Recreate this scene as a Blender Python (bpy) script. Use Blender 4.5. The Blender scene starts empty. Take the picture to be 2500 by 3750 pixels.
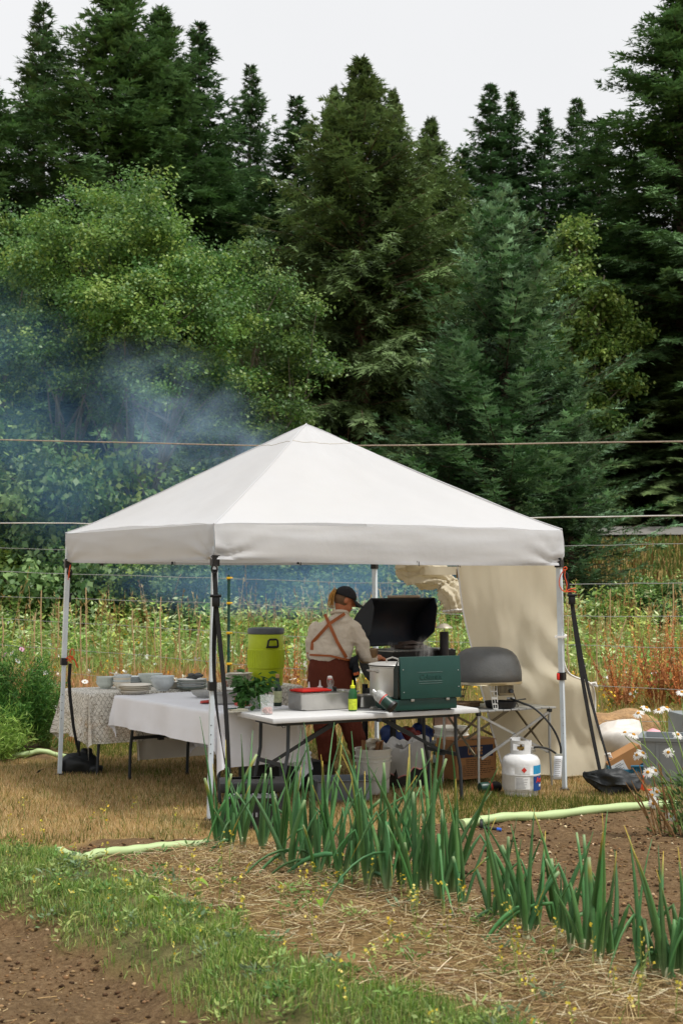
import bpy, bmesh, math, random
import numpy as np
from mathutils import Vector, Matrix, Euler

R = math.radians
random.seed(7)
RNG = np.random.default_rng(7)
SC = bpy.context.scene
COL = SC.collection

# ------------------------------------------------------------------ camera
CAM_H = 1.8
FPX = 5208.0                       # focal length in photo pixels (50 mm on a 24x36 frame, upright)
PITCH = math.atan(235.0 / FPX)
cam = bpy.data.cameras.new('camera')
cam.lens = 50.0
cam.sensor_width = 36.0
cam.sensor_fit = 'AUTO'
cam.clip_start = 0.1
cam.clip_end = 3000.0
cam.dof.use_dof = True
cam.dof.focus_distance = 11.8
cam.dof.aperture_fstop = 4.5
cam_o = bpy.data.objects.new('camera', cam)
cam_o.location = (0, 0, CAM_H)
cam_o.rotation_euler = (R(90) + PITCH, 0, 0)
COL.objects.link(cam_o)
SC.camera = cam_o

# ------------------------------------------------------------------ sky: a bright even overcast
SUN_EL, SUN_AZ = 64.0, 118.0        # azimuth clockwise from +Y (the view direction), so behind and to the right of the camera
w = bpy.data.worlds.new('World')
SC.world = w
w.use_nodes = True
nt = w.node_tree
nt.nodes.clear()
wo = nt.nodes.new('ShaderNodeOutputWorld')
bg = nt.nodes.new('ShaderNodeBackground')
sky = nt.nodes.new('ShaderNodeTexSky')
sky.sky_type = 'NISHITA'
sky.sun_disc = False
sky.sun_elevation = R(SUN_EL)
sky.sun_rotation = R(SUN_AZ)
sky.air_density = 1.0
sky.dust_density = 3.0
cl_n = nt.nodes.new('ShaderNodeTexNoise')
cl_n.inputs['Scale'].default_value = 2.2
cl_n.inputs['Detail'].default_value = 5.0
cl_r = nt.nodes.new('ShaderNodeValToRGB')
cl_r.color_ramp.elements[0].position = 0.3
cl_r.color_ramp.elements[0].color = (5.75, 5.75, 5.78, 1)
cl_r.color_ramp.elements[1].position = 0.75
cl_r.color_ramp.elements[1].color = (6.2, 6.2, 6.2, 1)
cl_m = nt.nodes.new('ShaderNodeMix')
cl_m.data_type = 'RGBA'
cl_m.inputs['Factor'].default_value = 0.93      # thick cloud cover over the blue
nt.links.new(cl_n.outputs['Fac'], cl_r.inputs['Fac'])
nt.links.new(sky.outputs['Color'], cl_m.inputs['A'])
nt.links.new(cl_r.outputs['Color'], cl_m.inputs['B'])
nt.links.new(cl_m.outputs['Result'], bg.inputs['Color'])
bg.inputs['Strength'].default_value = 0.1
nt.links.new(bg.outputs['Background'], wo.inputs['Surface'])

sun = bpy.data.lights.new('sun', 'SUN')
sun.energy = 2.5
sun.angle = R(9)
sun.color = (1.0, 0.97, 0.92)
sun_o = bpy.data.objects.new('sun', sun)
_az, _el = R(SUN_AZ), R(SUN_EL)
_to = Vector((math.sin(_az) * math.cos(_el), math.cos(_az) * math.cos(_el), math.sin(_el)))
sun_o.rotation_euler = _to.to_track_quat('Z', 'Y').to_euler()
COL.objects.link(sun_o)

SC.view_settings.view_transform = 'Standard'
SC.view_settings.look = 'None'
SC.view_settings.gamma = 1.0
SC.view_settings.exposure = 0.64
SC.view_settings.use_curve_mapping = False
SC.render.engine = 'CYCLES'
SC.cycles.use_denoising = True
SC.cycles.max_bounces = 8
SC.cycles.diffuse_bounces = 3
SC.cycles.glossy_bounces = 3
SC.cycles.transmission_bounces = 6
SC.cycles.transparent_max_bounces = 12
SC.cycles.volume_bounces = 1
SC.cycles.volume_step_rate = 3.0
SC.cycles.caustics_reflective = False
SC.cycles.caustics_refractive = False

# ------------------------------------------------------------------ photo pixel -> place
def ray(x, y):
    dx, dy = (x - 1250.0) / FPX, (1875.0 - y) / FPX
    c, s = math.cos(PITCH), math.sin(PITCH)
    return Vector((dx, c - dy * s, s + dy * c))
def P(x, y, z=0.0):                 # the point at height z that the pixel looks at
    d = ray(x, y); t = (z - CAM_H) / d.z
    return Vector((d.x * t, d.y * t, z))
def PD(x, y, D):                    # the point at distance D (along the ground) that the pixel looks at
    d = ray(x, y); t = D / d.y
    return Vector((d.x * t, D, CAM_H + d.z * t))

# ------------------------------------------------------------------ materials
MATS = {}
def lin(h):
    h = h.lstrip('#')
    out = []
    for i in (0, 2, 4):
        c = int(h[i:i + 2], 16) / 255.0
        out.append(c / 12.92 if c <= 0.04045 else ((c + 0.055) / 1.055) ** 2.4)
    return tuple(out)
def mat(name, col, rough=0.6, metal=0.0, var=0.12, scale=6.0, bump=0.0, bscale=60.0, dirt=None, dirt_amt=0.0,
        attr=False, transl=0.0, alpha=None, transm=0.0, ior=1.45, coat=0.0, spec=0.5, rvar=0.0, emit=None, objvar=0.0):
    if name in MATS:
        return MATS[name]
    m = bpy.data.materials.new(name)
    m.use_nodes = True
    n, l = m.node_tree.nodes, m.node_tree.links
    b = n['Principled BSDF']
    col = lin(col) if isinstance(col, str) else col
    b.inputs['Roughness'].default_value = rough
    b.inputs['Metallic'].default_value = metal
    b.inputs['Specular IOR Level'].default_value = spec
    b.inputs['IOR'].default_value = ior
    b.inputs['Transmission Weight'].default_value = transm
    b.inputs['Coat Weight'].default_value = coat
    tc = n.new('ShaderNodeTexCoord')
    if attr:
        src = n.new('ShaderNodeAttribute'); src.attribute_name = 'col'
        base = src.outputs['Color']
    else:
        src = n.new('ShaderNodeRGB'); src.outputs[0].default_value = (*col, 1)
        base = src.outputs[0]
    no = n.new('ShaderNodeTexNoise'); no.inputs['Scale'].default_value = scale
    no.inputs['Detail'].default_value = 6.0; no.inputs['Roughness'].default_value = 0.6
    l.new(tc.outputs['Object'], no.inputs['Vector'])
    if var > 0:
        mr = n.new('ShaderNodeMapRange')
        mr.inputs['From Min'].default_value = 0.3; mr.inputs['From Max'].default_value = 0.7
        mr.inputs['To Min'].default_value = 1 - var; mr.inputs['To Max'].default_value = 1 + var
        l.new(no.outputs['Fac'], mr.inputs['Value'])
        hs = n.new('ShaderNodeHueSaturation')
        l.new(mr.outputs['Result'], hs.inputs['Value']); l.new(base, hs.inputs['Color'])
        base = hs.outputs['Color']
        if objvar > 0:
            oi = n.new('ShaderNodeObjectInfo')
            m2 = n.new('ShaderNodeMapRange')
            m2.inputs['To Min'].default_value = 0.5 - objvar * 0.25; m2.inputs['To Max'].default_value = 0.5 + objvar * 0.25
            l.new(oi.outputs['Random'], m2.inputs['Value']); l.new(m2.outputs['Result'], hs.inputs['Hue'])
    if dirt is not None:
        dn = n.new('ShaderNodeTexNoise'); dn.inputs['Scale'].default_value = scale * 0.45; dn.inputs['Detail'].default_value = 9.0
        dn.inputs['Roughness'].default_value = 0.7
        l.new(tc.outputs['Object'], dn.inputs['Vector'])
        dr = n.new('ShaderNodeMapRange'); dr.inputs['From Min'].default_value = 0.48; dr.inputs['From Max'].default_value = 0.7
        dr.inputs['To Max'].default_value = dirt_amt
        l.new(dn.outputs['Fac'], dr.inputs['Value'])
        mx = n.new('ShaderNodeMix'); mx.data_type = 'RGBA'
        l.new(dr.outputs['Result'], mx.inputs['Factor']); l.new(base, mx.inputs['A'])
        mx.inputs['B'].default_value = (*(lin(dirt) if isinstance(dirt, str) else dirt), 1)
        base = mx.outputs['Result']
    l.new(base, b.inputs['Base Color'])
    if rvar > 0:
        rr = n.new('ShaderNodeMapRange'); rr.inputs['To Min'].default_value = max(0.02, rough - rvar); rr.inputs['To Max'].default_value = min(1, rough + rvar)
        l.new(no.outputs['Fac'], rr.inputs['Value']); l.new(rr.outputs['Result'], b.inputs['Roughness'])
    if bump > 0:
        bn = n.new('ShaderNodeTexNoise'); bn.inputs['Scale'].default_value = bscale; bn.inputs['Detail'].default_value = 5.0
        l.new(tc.outputs['Object'], bn.inputs['Vector'])
        bp = n.new('ShaderNodeBump'); bp.inputs['Strength'].default_value = bump; bp.inputs['Distance'].default_value = 0.02
        l.new(bn.outputs['Fac'], bp.inputs['Height']); l.new(bp.outputs['Normal'], b.inputs['Normal'])
    if alpha is not None:
        b.inputs['Alpha'].default_value = alpha
    if emit is not None:
        b.inputs['Emission Color'].default_value = (*(lin(emit[0])), 1); b.inputs['Emission Strength'].default_value = emit[1]
    if transl > 0:
        tr = n.new('ShaderNodeBsdfTranslucent'); l.new(base, tr.inputs['Color'])
        ms = n.new('ShaderNodeMixShader'); ms.inputs['Fac'].default_value = transl
        l.new(b.outputs['BSDF'], ms.inputs[1]); l.new(tr.outputs['BSDF'], ms.inputs[2])
        l.new(ms.outputs['Shader'], n['Material Output'].inputs['Surface'])
    MATS[name] = m
    return m

# ------------------------------------------------------------------ objects
def tag(o, label=None, cat=None, group=None, kind=None):
    if label: o['label'] = label
    if cat: o['category'] = cat
    if group: o['group'] = group
    if kind: o['kind'] = kind
    return o
def thing(name, label, cat, loc=(0, 0, 0), rotz=0.0, group=None):
    o = bpy.data.objects.new(name, None)
    o.empty_display_size = 0.1
    COL.objects.link(o)
    o.location = loc
    o.rotation_euler = (0, 0, rotz)
    return tag(o, label, cat, group)
def link(name, me, m=None, parent=None, loc=None, rot=None):
    o = bpy.data.objects.new(name, me)
    COL.objects.link(o)
    if m is not None and len(me.materials) == 0:
        me.materials.append(m)
    if parent is not None:
        o.parent = parent
    if loc is not None: o.location = loc
    if rot is not None: o.rotation_euler = rot
    return o
def copy_tree(o, parent=None):
    c = o.copy(); COL.objects.link(c); c.parent = parent
    for ch in list(o.children):
        copy_tree(ch, c)
    return c

def np_mesh(name, V, F, cols=None, smooth=False, uv=None):
    """V (n,3); F: list of int arrays (k, m), each with m corners a face"""
    me = bpy.data.meshes.new(name)
    V = np.asarray(V, dtype=np.float32)
    me.vertices.add(len(V)); me.vertices.foreach_set('co', V.ravel())
    F = [np.asarray(f, dtype=np.int32) for f in F if len(f)]
    nl = sum(f.size for f in F); npoly = sum(len(f) for f in F)
    me.loops.add(nl); me.loops.foreach_set('vertex_index', np.concatenate([f.ravel() for f in F]))
    starts, tot = [], 0
    for f in F:
        k, m = f.shape
        starts.append(tot + np.arange(k, dtype=np.int32) * m); tot += k * m
    me.polygons.add(npoly)
    me.polygons.foreach_set('loop_start', np.concatenate(starts).astype(np.int32))
    if smooth:
        me.polygons.foreach_set('use_smooth', np.ones(npoly, dtype=bool))
    if cols is not None:
        a = me.color_attributes.new('col', 'FLOAT_COLOR', 'POINT')
        c = np.ones((len(V), 4), dtype=np.float32); c[:, :3] = cols
        a.data.foreach_set('color', c.ravel())
    me.update(calc_edges=True)
    me.validate()
    if uv is not None:
        ul = me.uv_layers.new(name='UVMap')
        idx = np.empty(len(me.loops), dtype=np.int32); me.loops.foreach_get('vertex_index', idx)
        ul.data.foreach_set('uv', np.asarray(uv, dtype=np.float32)[idx].ravel())
    return me

class MB:
    """collects shapes into one mesh"""
    def __init__(s):
        s.v, s.f, s.m = [], [], []
    def add(s, V, F, mi=0):
        o = len(s.v)
        s.v += [tuple(p) for p in V]
        s.f += [tuple(i + o for i in f) for f in F]
        s.m += [mi] * len(F)
        return s
    def box(s, c, size, rot=None, mi=0, bev=0.0):
        hx, hy, hz = size[0] / 2, size[1] / 2, size[2] / 2
        if bev > 0:
            bm = bmesh.new(); bmesh.ops.create_cube(bm, size=1)
            bmesh.ops.scale(bm, vec=size, verts=bm.verts)
            bmesh.ops.bevel(bm, geom=bm.edges[:], offset=min(bev, min(size) * 0.45), segments=2, affect='EDGES', profile=0.6)
            bm.verts.index_update()
            V = [Vector(v.co) for v in bm.verts]; F = [[v.index for v in f.verts] for f in bm.faces]
            bm.free()
        else:
            V = [Vector((x, y, z)) for x in (-hx, hx) for y in (-hy, hy) for z in (-hz, hz)]
            F = [(0, 1, 3, 2), (4, 6, 7, 5), (0, 4, 5, 1), (2, 3, 7, 6), (0, 2, 6, 4), (1, 5, 7, 3)]
        if rot is not None:
            q = rot if isinstance(rot, Matrix) else Euler(rot).to_matrix()
            V = [q @ v for v in V]
        c = Vector(c)
        return s.add([v + c for v in V], F, mi)
    def bar(s, a, b, wx, wy=None, mi=0):
        a, b = Vector(a), Vector(b)
        d = b - a
        q = d.to_track_quat('Z', 'Y').to_matrix()
        return s.box((a + b) / 2, (wx, wy or wx, d.length), q, mi)
    def tube(s, pts, r, n=8, cap=True, mi=0, squash=None):
        pts = [Vector(p) for p in pts]
        rs = r if isinstance(r, (list, tuple)) else [r] * len(pts)
        V, F = [], []
        up = None
        for i, p in enumerate(pts):
            t = (pts[min(i + 1, len(pts) - 1)] - pts[max(i - 1, 0)])
            t = t.normalized() if t.length > 1e-9 else Vector((0, 0, 1))
            if up is None:
                up = Vector((0, 0, 1)) if abs(t.z) < 0.9 else Vector((0, 1, 0))
            x = t.cross(up)
            if x.length < 1e-4: x = t.orthogonal()
            x.normalize(); y = x.cross(t).normalized(); up = y
            for k in range(n):
                a = 2 * math.pi * k / n
                sx, sy = (1, 1) if squash is None else squash
                V.append(p + x * (math.cos(a) * rs[i] * sx) + y * (math.sin(a) * rs[i] * sy))
        for i in range(len(pts) - 1):
            for k in range(n):
                k2 = (k + 1) % n
                F.append((i * n + k, i * n + k2, (i + 1) * n + k2, (i + 1) * n + k))
        if cap:
            F.append(tuple(range(n))[::-1]); F.append(tuple((len(pts) - 1) * n + k for k in range(n)))
        return s.add(V, F, mi)
    def lathe(s, prof, n=24, c=(0, 0, 0), mi=0, cap0=True, cap1=True, sx=1.0, sy=1.0, power=2.0):
        """prof: [(radius, z)]; power > 2 squares the section off"""
        V, F = [], []
        c = Vector(c)
        for r_, z in prof:
            for k in range(n):
                a = 2 * math.pi * k / n
                ca, sa = math.cos(a), math.sin(a)
                if power != 2.0:
                    ca = math.copysign(abs(ca) ** (2 / power), ca); sa = math.copysign(abs(sa) ** (2 / power), sa)
                V.append(c + Vector((r_ * ca * sx, r_ * sa * sy, z)))
        for i in range(len(prof) - 1):
            for k in range(n):
                k2 = (k + 1) % n
                F.append((i * n + k, i * n + k2, (i + 1) * n + k2, (i + 1) * n + k))
        if cap0: F.append(tuple(range(n))[::-1])
        if cap1: F.append(tuple((len(prof) - 1) * n + k for k in range(n)))
        return s.add(V, F, mi)
    def prism(s, poly, axis_len, fn, mi=0):
        """poly: 2-D outline; fn(u, v, w) -> point, w is 0 or axis_len"""
        n = len(poly)
        V = [Vector(fn(u, v, 0)) for u, v in poly] + [Vector(fn(u, v, axis_len)) for u, v in poly]
        F = [tuple(range(n))[::-1], tuple(range(n, 2 * n))] + [(i, (i + 1) % n, n + (i + 1) % n, n + i) for i in range(n)]
        return s.add(V, F, mi)
    def grid(s, pts, mi=0):
        """pts[i][j] -> sheet"""
        nu, nv = len(pts), len(pts[0])
        V = [p for row in pts for p in row]
        F = [(i * nv + j, i * nv + j + 1, (i + 1) * nv + j + 1, (i + 1) * nv + j) for i in range(nu - 1) for j in range(nv - 1)]
        return s.add(V, F, mi)
    def build(s, name, m, parent=None, smooth=True, loc=None, rot=None, angle=40, solid=0.0, label=None, fix=True):
        me = bpy.data.meshes.new(name)
        me.from_pydata([tuple(v) for v in s.v], [], s.f)
        ms = m if isinstance(m, (list, tuple)) else [m]
        for k in ms: me.materials.append(k)
        if len(ms) > 1:
            me.polygons.foreach_set('material_index', np.array(s.m, dtype=np.int32))
        if fix:
            bm = bmesh.new(); bm.from_mesh(me)
            bmesh.ops.recalc_face_normals(bm, faces=bm.faces[:])
            bm.to_mesh(me); bm.free()
        if smooth:
            me.polygons.foreach_set('use_smooth', np.ones(len(me.polygons), dtype=bool))
            me.set_sharp_from_angle(angle=R(angle))
        me.update()
        o = link(name, me, None, parent, loc, rot)
        if solid:
            md = o.modifiers.new('thickness', 'SOLIDIFY'); md.thickness = solid; md.offset = 0
        if label: o['label'] = label
        return o

def text_mesh(name, body, size, m, parent, loc, rot, extrude=0.001, bold=0.0, sx=1.0):
    cu = bpy.data.curves.new(name, 'FONT')
    cu.body = body; cu.size = size; cu.extrude = extrude; cu.offset = bold
    cu.align_x = 'CENTER'; cu.align_y = 'CENTER'; cu.resolution_u = 3
    t = bpy.data.objects.new('tmp_text', cu)
    COL.objects.link(t)
    dg = bpy.context.evaluated_depsgraph_get()
    me = bpy.data.meshes.new_from_object(t.evaluated_get(dg))
    bpy.data.objects.remove(t); bpy.data.curves.remove(cu)
    me.name = name
    for v in me.vertices: v.co.x *= sx
    me.materials.clear(); me.materials.append(m)
    return link(name, me, None, parent, loc, rot)

# ------------------------------------------------------------------ value noise for shapes
_perm = np.random.default_rng(3).random((256, 256)).astype(np.float32)
def vnoise(x, y, seed=0):
    x = np.asarray(x, dtype=np.float64) + seed * 17.31; y = np.asarray(y, dtype=np.float64) + seed * 7.77
    xi, yi = np.floor(x).astype(int), np.floor(y).astype(int)
    fx, fy = x - xi, y - yi
    fx = fx * fx * (3 - 2 * fx); fy = fy * fy * (3 - 2 * fy)
    g = lambda a, b: _perm[a & 255, b & 255]
    return (g(xi, yi) * (1 - fx) + g(xi + 1, yi) * fx) * (1 - fy) + (g(xi, yi + 1) * (1 - fx) + g(xi + 1, yi + 1) * fx) * fy
def fbm(x, y, seed=0, oct=4):
    s, a, f = 0, 0.5, 1.0
    for k in range(oct):
        s = s + a * vnoise(np.asarray(x) * f, np.asarray(y) * f, seed + k); a *= 0.5; f *= 2.03
    return s
def inpoly(x, y, poly):
    x, y = np.asarray(x), np.asarray(y)
    ins = np.zeros(x.shape, dtype=bool)
    n = len(poly)
    for i in range(n):
        x1, y1 = poly[i]; x2, y2 = poly[(i + 1) % n]
        c = ((y1 > y) != (y2 > y)) & (x < (x2 - x1) * (y - y1) / (y2 - y1 + 1e-12) + x1)
        ins ^= c
    return ins
def smooth01(t):
    t = np.clip(t, 0, 1); return t * t * (3 - 2 * t)
# ================================================================== GROUND
def wpoly(px, z=0.0):
    return [tuple(P(x, y, z)[:2]) for x, y in px]
EDGE_SOIL = [(-900, 3180), (-300, 3215), (0, 3275), (120, 3300), (250, 3365), (330, 3425), (450, 3470), (560, 3535), (680, 3590), (780, 3640), (930, 3705), (1120, 3760), (1500, 3880)]
EDGE_GRASS = [(-900, 3090), (-300, 3100), (0, 3105), (120, 3110), (250, 3175), (420, 3205), (540, 3275), (700, 3335), (850, 3400), (1000, 3480), (1150, 3560), (1350, 3620), (1550, 3670), (1750, 3740), (2100, 3900)]
W_SOIL_L = wpoly(EDGE_SOIL + [(1500, 5200), (-2600, 5200), (-2600, 3180)])
W_PATH = wpoly(EDGE_GRASS + EDGE_SOIL[::-1])
W_STRAW = wpoly([(330, 3190), (560, 3150), (780, 3115), (1100, 3150), (1400, 3230), (1700, 3330), (2050, 3460), (2500, 3600), (3300, 3850), (3300, 5200), (1800, 5200), (2100, 3900), (1750, 3740), (1550, 3670), (1350, 3620), (1150, 3560), (1000, 3480), (850, 3400), (700, 3335), (540, 3275), (420, 3205)])
W_SOIL_R = wpoly([(760, 3105), (1200, 3065), (1700, 3015), (1900, 2985), (2150, 2970), (2470, 2945), (2900, 2925), (4000, 2960), (4000, 4000), (3300, 3850), (2500, 3600), (2050, 3460), (1700, 3330), (1400, 3230), (1100, 3150)])
W_SOIL_T = wpoly([(170, 3130), (330, 3085), (560, 3080), (760, 3075), (760, 3110), (560, 3150), (330, 3190)])

GX = np.arange(-6.0, 6.001, 0.05)
GY = np.arange(3.6, 17.01, 0.05)
gX, gY = np.meshgrid(GX, GY, indexing='ij')
_wx = gX + (fbm(gX * 3.1, gY * 3.1, 5) - 0.5) * 0.30
_wy = gY + (fbm(gX * 3.1, gY * 3.1, 9) - 0.5) * 0.30
def blur(a, n):
    for _ in range(n):
        p = np.pad(a, 1, mode='edge')
        a = (p[:-2, 1:-1] + p[2:, 1:-1] + p[1:-1, :-2] + p[1:-1, 2:] + 2 * p[1:-1, 1:-1]) / 6.0
    return a
M_SOIL_L = inpoly(_wx, _wy, W_SOIL_L).astype(float)
M_PATH = inpoly(_wx, _wy, W_PATH).astype(float)
M_STRAW = inpoly(_wx, _wy, W_STRAW).astype(float)
M_SOIL_R = np.maximum(inpoly(_wx, _wy, W_SOIL_R), inpoly(_wx, _wy, W_SOIL_T)).astype(float)
M_BEDL = inpoly(_wx, _wy, wpoly([(-1500, 2745), (140, 2740), (240, 2762), (200, 2788), (-1500, 2795)])).astype(float)   # flower bed beside the lawn
_h = -0.16 * blur(M_SOIL_L, 22) + 0.03 * blur(M_PATH, 4) + 0.05 * blur(M_STRAW, 14) + 0.015 * blur(M_SOIL_R, 4) + 0.06 * blur(M_BEDL, 5)
_soil_any = np.clip(blur(M_SOIL_L + M_SOIL_R + M_BEDL, 1), 0, 1)
_h += _soil_any * ((fbm(gX * 7, gY * 7, 21, 5) - 0.5) * 0.07 + (fbm(gX * 2, gY * 2, 31) - 0.5) * 0.06)
_h += (fbm(gX * 0.8, gY * 0.8, 41) - 0.5) * 0.03
_edge = smooth01((6.0 - np.abs(gX)) / 0.8) * smooth01((gY - 3.6) / 0.8) * smooth01((17.0 - gY) / 1.0)
GH = _h * _edge
M_SOIL = np.clip(blur(np.maximum.reduce([M_SOIL_L, M_SOIL_R, M_BEDL]), 1), 0, 1)
M_STR = np.clip(blur(M_STRAW, 1), 0, 1)
M_PTH = np.clip(blur(M_PATH, 1), 0, 1)
def samp(A, x, y):
    x, y = np.asarray(x, float), np.asarray(y, float)
    fx = np.clip((x + 6.0) / 0.05, 0, len(GX) - 1.001); fy = np.clip((y - 3.6) / 0.05, 0, len(GY) - 1.001)
    i, j = fx.astype(int), fy.astype(int); u, v = fx - i, fy - j
    return (A[i, j] * (1 - u) + A[i + 1, j] * u) * (1 - v) + (A[i, j + 1] * (1 - u) + A[i + 1, j + 1] * u) * v
def far_h(x, y):
    x, y = np.asarray(x, float), np.asarray(y, float)
    bank = (2.75 * smooth01((y - 25.5) / 13.0) + 0.14 * np.clip(y - 38.5, 0, 4.5)) * smooth01((x - 2.0) / 4.5)
    rest = 0.9 * smooth01((y - 30) / 25.0)
    return np.maximum(bank, rest * 0.6) + (fbm(x * 0.3, y * 0.3, 61) - 0.5) * 0.25 * smooth01((y - 16) / 4)
def gz(x, y):
    x, y = np.asarray(x, float), np.asarray(y, float)
    near = samp(GH, x, y)
    inside = (np.abs(x) < 6.0) & (y > 3.6) & (y < 17.0)
    return np.where(inside, near, 0) + far_h(x, y)
def gzs(x, y):
    return float(gz(np.array([x]), np.array([y]))[0])

xs = np.concatenate([-np.geomspace(600, 6.4, 26), np.arange(-6.0, 6.001, 0.05), np.geomspace(6.4, 600, 26)])
ys = np.concatenate([np.array([-300, -60, -10, 0, 2.0, 3.0]), np.arange(3.6, 17.01, 0.05), np.arange(17.5, 50, 0.6), np.geomspace(51, 900, 18)])
tX, tY = np.meshgrid(xs, ys, indexing='ij')
tZ = gz(tX, tY)
nx_, ny_ = tX.shape
ii, jj = np.meshgrid(np.arange(nx_ - 1), np.arange(ny_ - 1), indexing='ij')
q = np.stack([ii * ny_ + jj, (ii + 1) * ny_ + jj, (ii + 1) * ny_ + jj + 1, ii * ny_ + jj + 1], -1).reshape(-1, 4)
ins = (np.abs(tX) <= 6.0) & (tY >= 3.6) & (tY <= 17.0)
mcol = np.zeros((nx_, ny_, 3), np.float32)
mcol[..., 0] = np.where(ins, samp(M_SOIL, tX, tY), 0)
mcol[..., 1] = np.where(ins, samp(M_STR, tX, tY), 0)
mcol[..., 2] = np.where(ins, samp(M_PTH, tX, tY), 0)
me = np_mesh('ground', np.stack([tX, tY, tZ], -1).reshape(-1, 3), [q], cols=mcol.reshape(-1, 3), smooth=True)
gm = bpy.data.materials.new('ground_earth'); gm.use_nodes = True
n, l = gm.node_tree.nodes, gm.node_tree.links
b = n['Principled BSDF']; b.inputs['Roughness'].default_value = 0.95; b.inputs['Specular IOR Level'].default_value = 0.15
at = n.new('ShaderNodeAttribute'); at.attribute_name = 'col'
sp = n.new('ShaderNodeSeparateColor'); l.new(at.outputs['Color'], sp.inputs[0])
tc = n.new('ShaderNodeTexCoord')
def gnoise(scale, detail=8, rough=0.65):
    k = n.new('ShaderNodeTexNoise'); k.inputs['Scale'].default_value = scale; k.inputs['Detail'].default_value = detail; k.inputs['Roughness'].default_value = rough
    l.new(tc.outputs['Object'], k.inputs['Vector']); return k.outputs['Fac']
def gramp(src, stops):
    k = n.new('ShaderNodeValToRGB'); e = k.color_ramp.elements
    while len(e) < len(stops): e.new(0.5)
    for a, (p_, c_) in zip(e, stops): a.position = p_; a.color = (*lin(c_), 1)
    l.new(src, k.inputs['Fac']); return k.outputs['Color']
def gmix(f, a, b_):
    k = n.new('ShaderNodeMix'); k.data_type = 'RGBA'; l.new(f, k.inputs['Factor']); l.new(a, k.inputs['A']); l.new(b_, k.inputs['B']); return k.outputs['Result']
lawn_c = gramp(gnoise(1.3), [(0.32, '#806744'), (0.5, '#9a8052'), (0.68, '#726c40')])
soil_big = gnoise(1.1, 4)
soil_c = gmix(soil_big, gramp(gnoise(26, 10, 0.75), [(0.3, '#2c2217'), (0.52, '#584731'), (0.72, '#8a765a')]), gramp(gnoise(40, 10, 0.75), [(0.3, '#4a3926'), (0.52, '#7a6043'), (0.75, '#aa9272')]))
straw_c = gramp(gnoise(18, 9, 0.7), [(0.3, '#4a3824'), (0.5, '#7b6440'), (0.72, '#a48c5e')])
path_c = gramp(gnoise(9), [(0.35, '#4a4a2a'), (0.6, '#6a6440')])
c = gmix(sp.outputs[0], lawn_c, soil_c); c = gmix(sp.outputs[1], c, straw_c); c = gmix(sp.outputs[2], c, path_c)
l.new(c, b.inputs['Base Color'])
bp = n.new('ShaderNodeBump'); bp.inputs['Strength'].default_value = 0.9; bp.inputs['Distance'].default_value = 0.02
l.new(gnoise(55, 8, 0.7), bp.inputs['Height']); l.new(bp.outputs['Normal'], b.inputs['Normal'])
ground = link('ground', me, gm)
tag(ground, kind='structure')

# the country road on the bank behind the field
mb = MB()
rx = np.linspace(4.5, 45, 40)
mb.grid([[(x, 38.9 + 0.02 * (x - 6) + t * 2.4 - 0.002 * x * x, gzs(x, 38.9 + t * 2.4) + 0.10) for t in (0, 0.33, 0.66, 1.0)] for x in rx])
road = mb.build('road', mat('road_gravel', '#75736e', 0.9, var=0.15, scale=3, bump=0.4, bscale=30), None)
tag(road, kind='structure')

# ================================================================== small growth (too much of it to count)
def unit(v):
    return v / np.maximum(np.linalg.norm(v, axis=-1, keepdims=True), 1e-9)
def frustum_pts(N, d0, d1, margin=1.0, px0=-1e9, px1=1e9, power=1.0):
    """random ground points in the part of the place the picture can see"""
    D = d0 + (d1 - d0) * RNG.random(N) ** power
    hw = 1250.0 / FPX * D + margin
    X = (RNG.random(N) * 2 - 1) * hw
    px = 1250 + X / D * FPX
    k = (px >= px0) & (px <= px1)
    return X[k], D[k]
def blades(name, X, Y, H, W, C, lean=0.35, m=None, bend=True, zoff=-0.005, parent=None, Z=None):
    N = len(X)
    Z = gz(X, Y) + zoff if Z is None else Z
    base = np.stack([X, Y, Z], -1)
    az = RNG.random(N) * 2 * np.pi
    wd = np.stack([np.cos(az), np.sin(az), np.zeros(N)], -1) * (W / 2)[:, None]
    la = RNG.random(N) * 2 * np.pi
    ln = np.abs(RNG.normal(0, lean, N)) * H
    off = np.stack([np.cos(la) * ln, np.sin(la) * ln, np.zeros(N)], -1)
    up = np.stack([np.zeros(N), np.zeros(N), H], -1)
    shade = np.repeat(C[:, None, :], 5 if bend else 3, 1)
    if bend:
        V = np.stack([base - wd, base + wd, base + wd * 0.8 + off * 0.3 + up * 0.6, base - wd * 0.8 + off * 0.3 + up * 0.6, base + off + up * np.maximum(0.35, 1 - (ln / np.maximum(H, 1e-6)) * 0.45)[:, None]], 1)
        i = np.arange(N)[:, None] * 5
        F = [np.concatenate([i, i + 1, i + 2, i + 3], 1), np.concatenate([i + 3, i + 2, i + 4], 1)]
    else:
        V = np.stack([base - wd, base + wd, base + off + up], 1)
        i = np.arange(N)[:, None] * 3
        F = [np.concatenate([i, i + 1, i + 2], 1)]
    me = np_mesh(name, V.reshape(-1, 3), F, cols=shade.reshape(-1, 3))
    o = link(name, me, m, parent)
    return o
def pal(N, cols, wts=None, jit=0.18):
    cols = np.array([lin(c) if isinstance(c, str) else c for c in cols])
    k = RNG.choice(len(cols), N, p=None if wts is None else np.array(wts) / sum(wts))
    return cols[k] * (1 + (RNG.random((N, 1)) - 0.5) * 2 * jit) * (1 + (RNG.random((N, 3)) - 0.5) * 0.12)
M_GRASS = mat('grass_blades', (0.2, 0.2, 0.1), 0.7, attr=True, var=0.12, scale=1.5, transl=0.42, spec=0.25)

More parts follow.
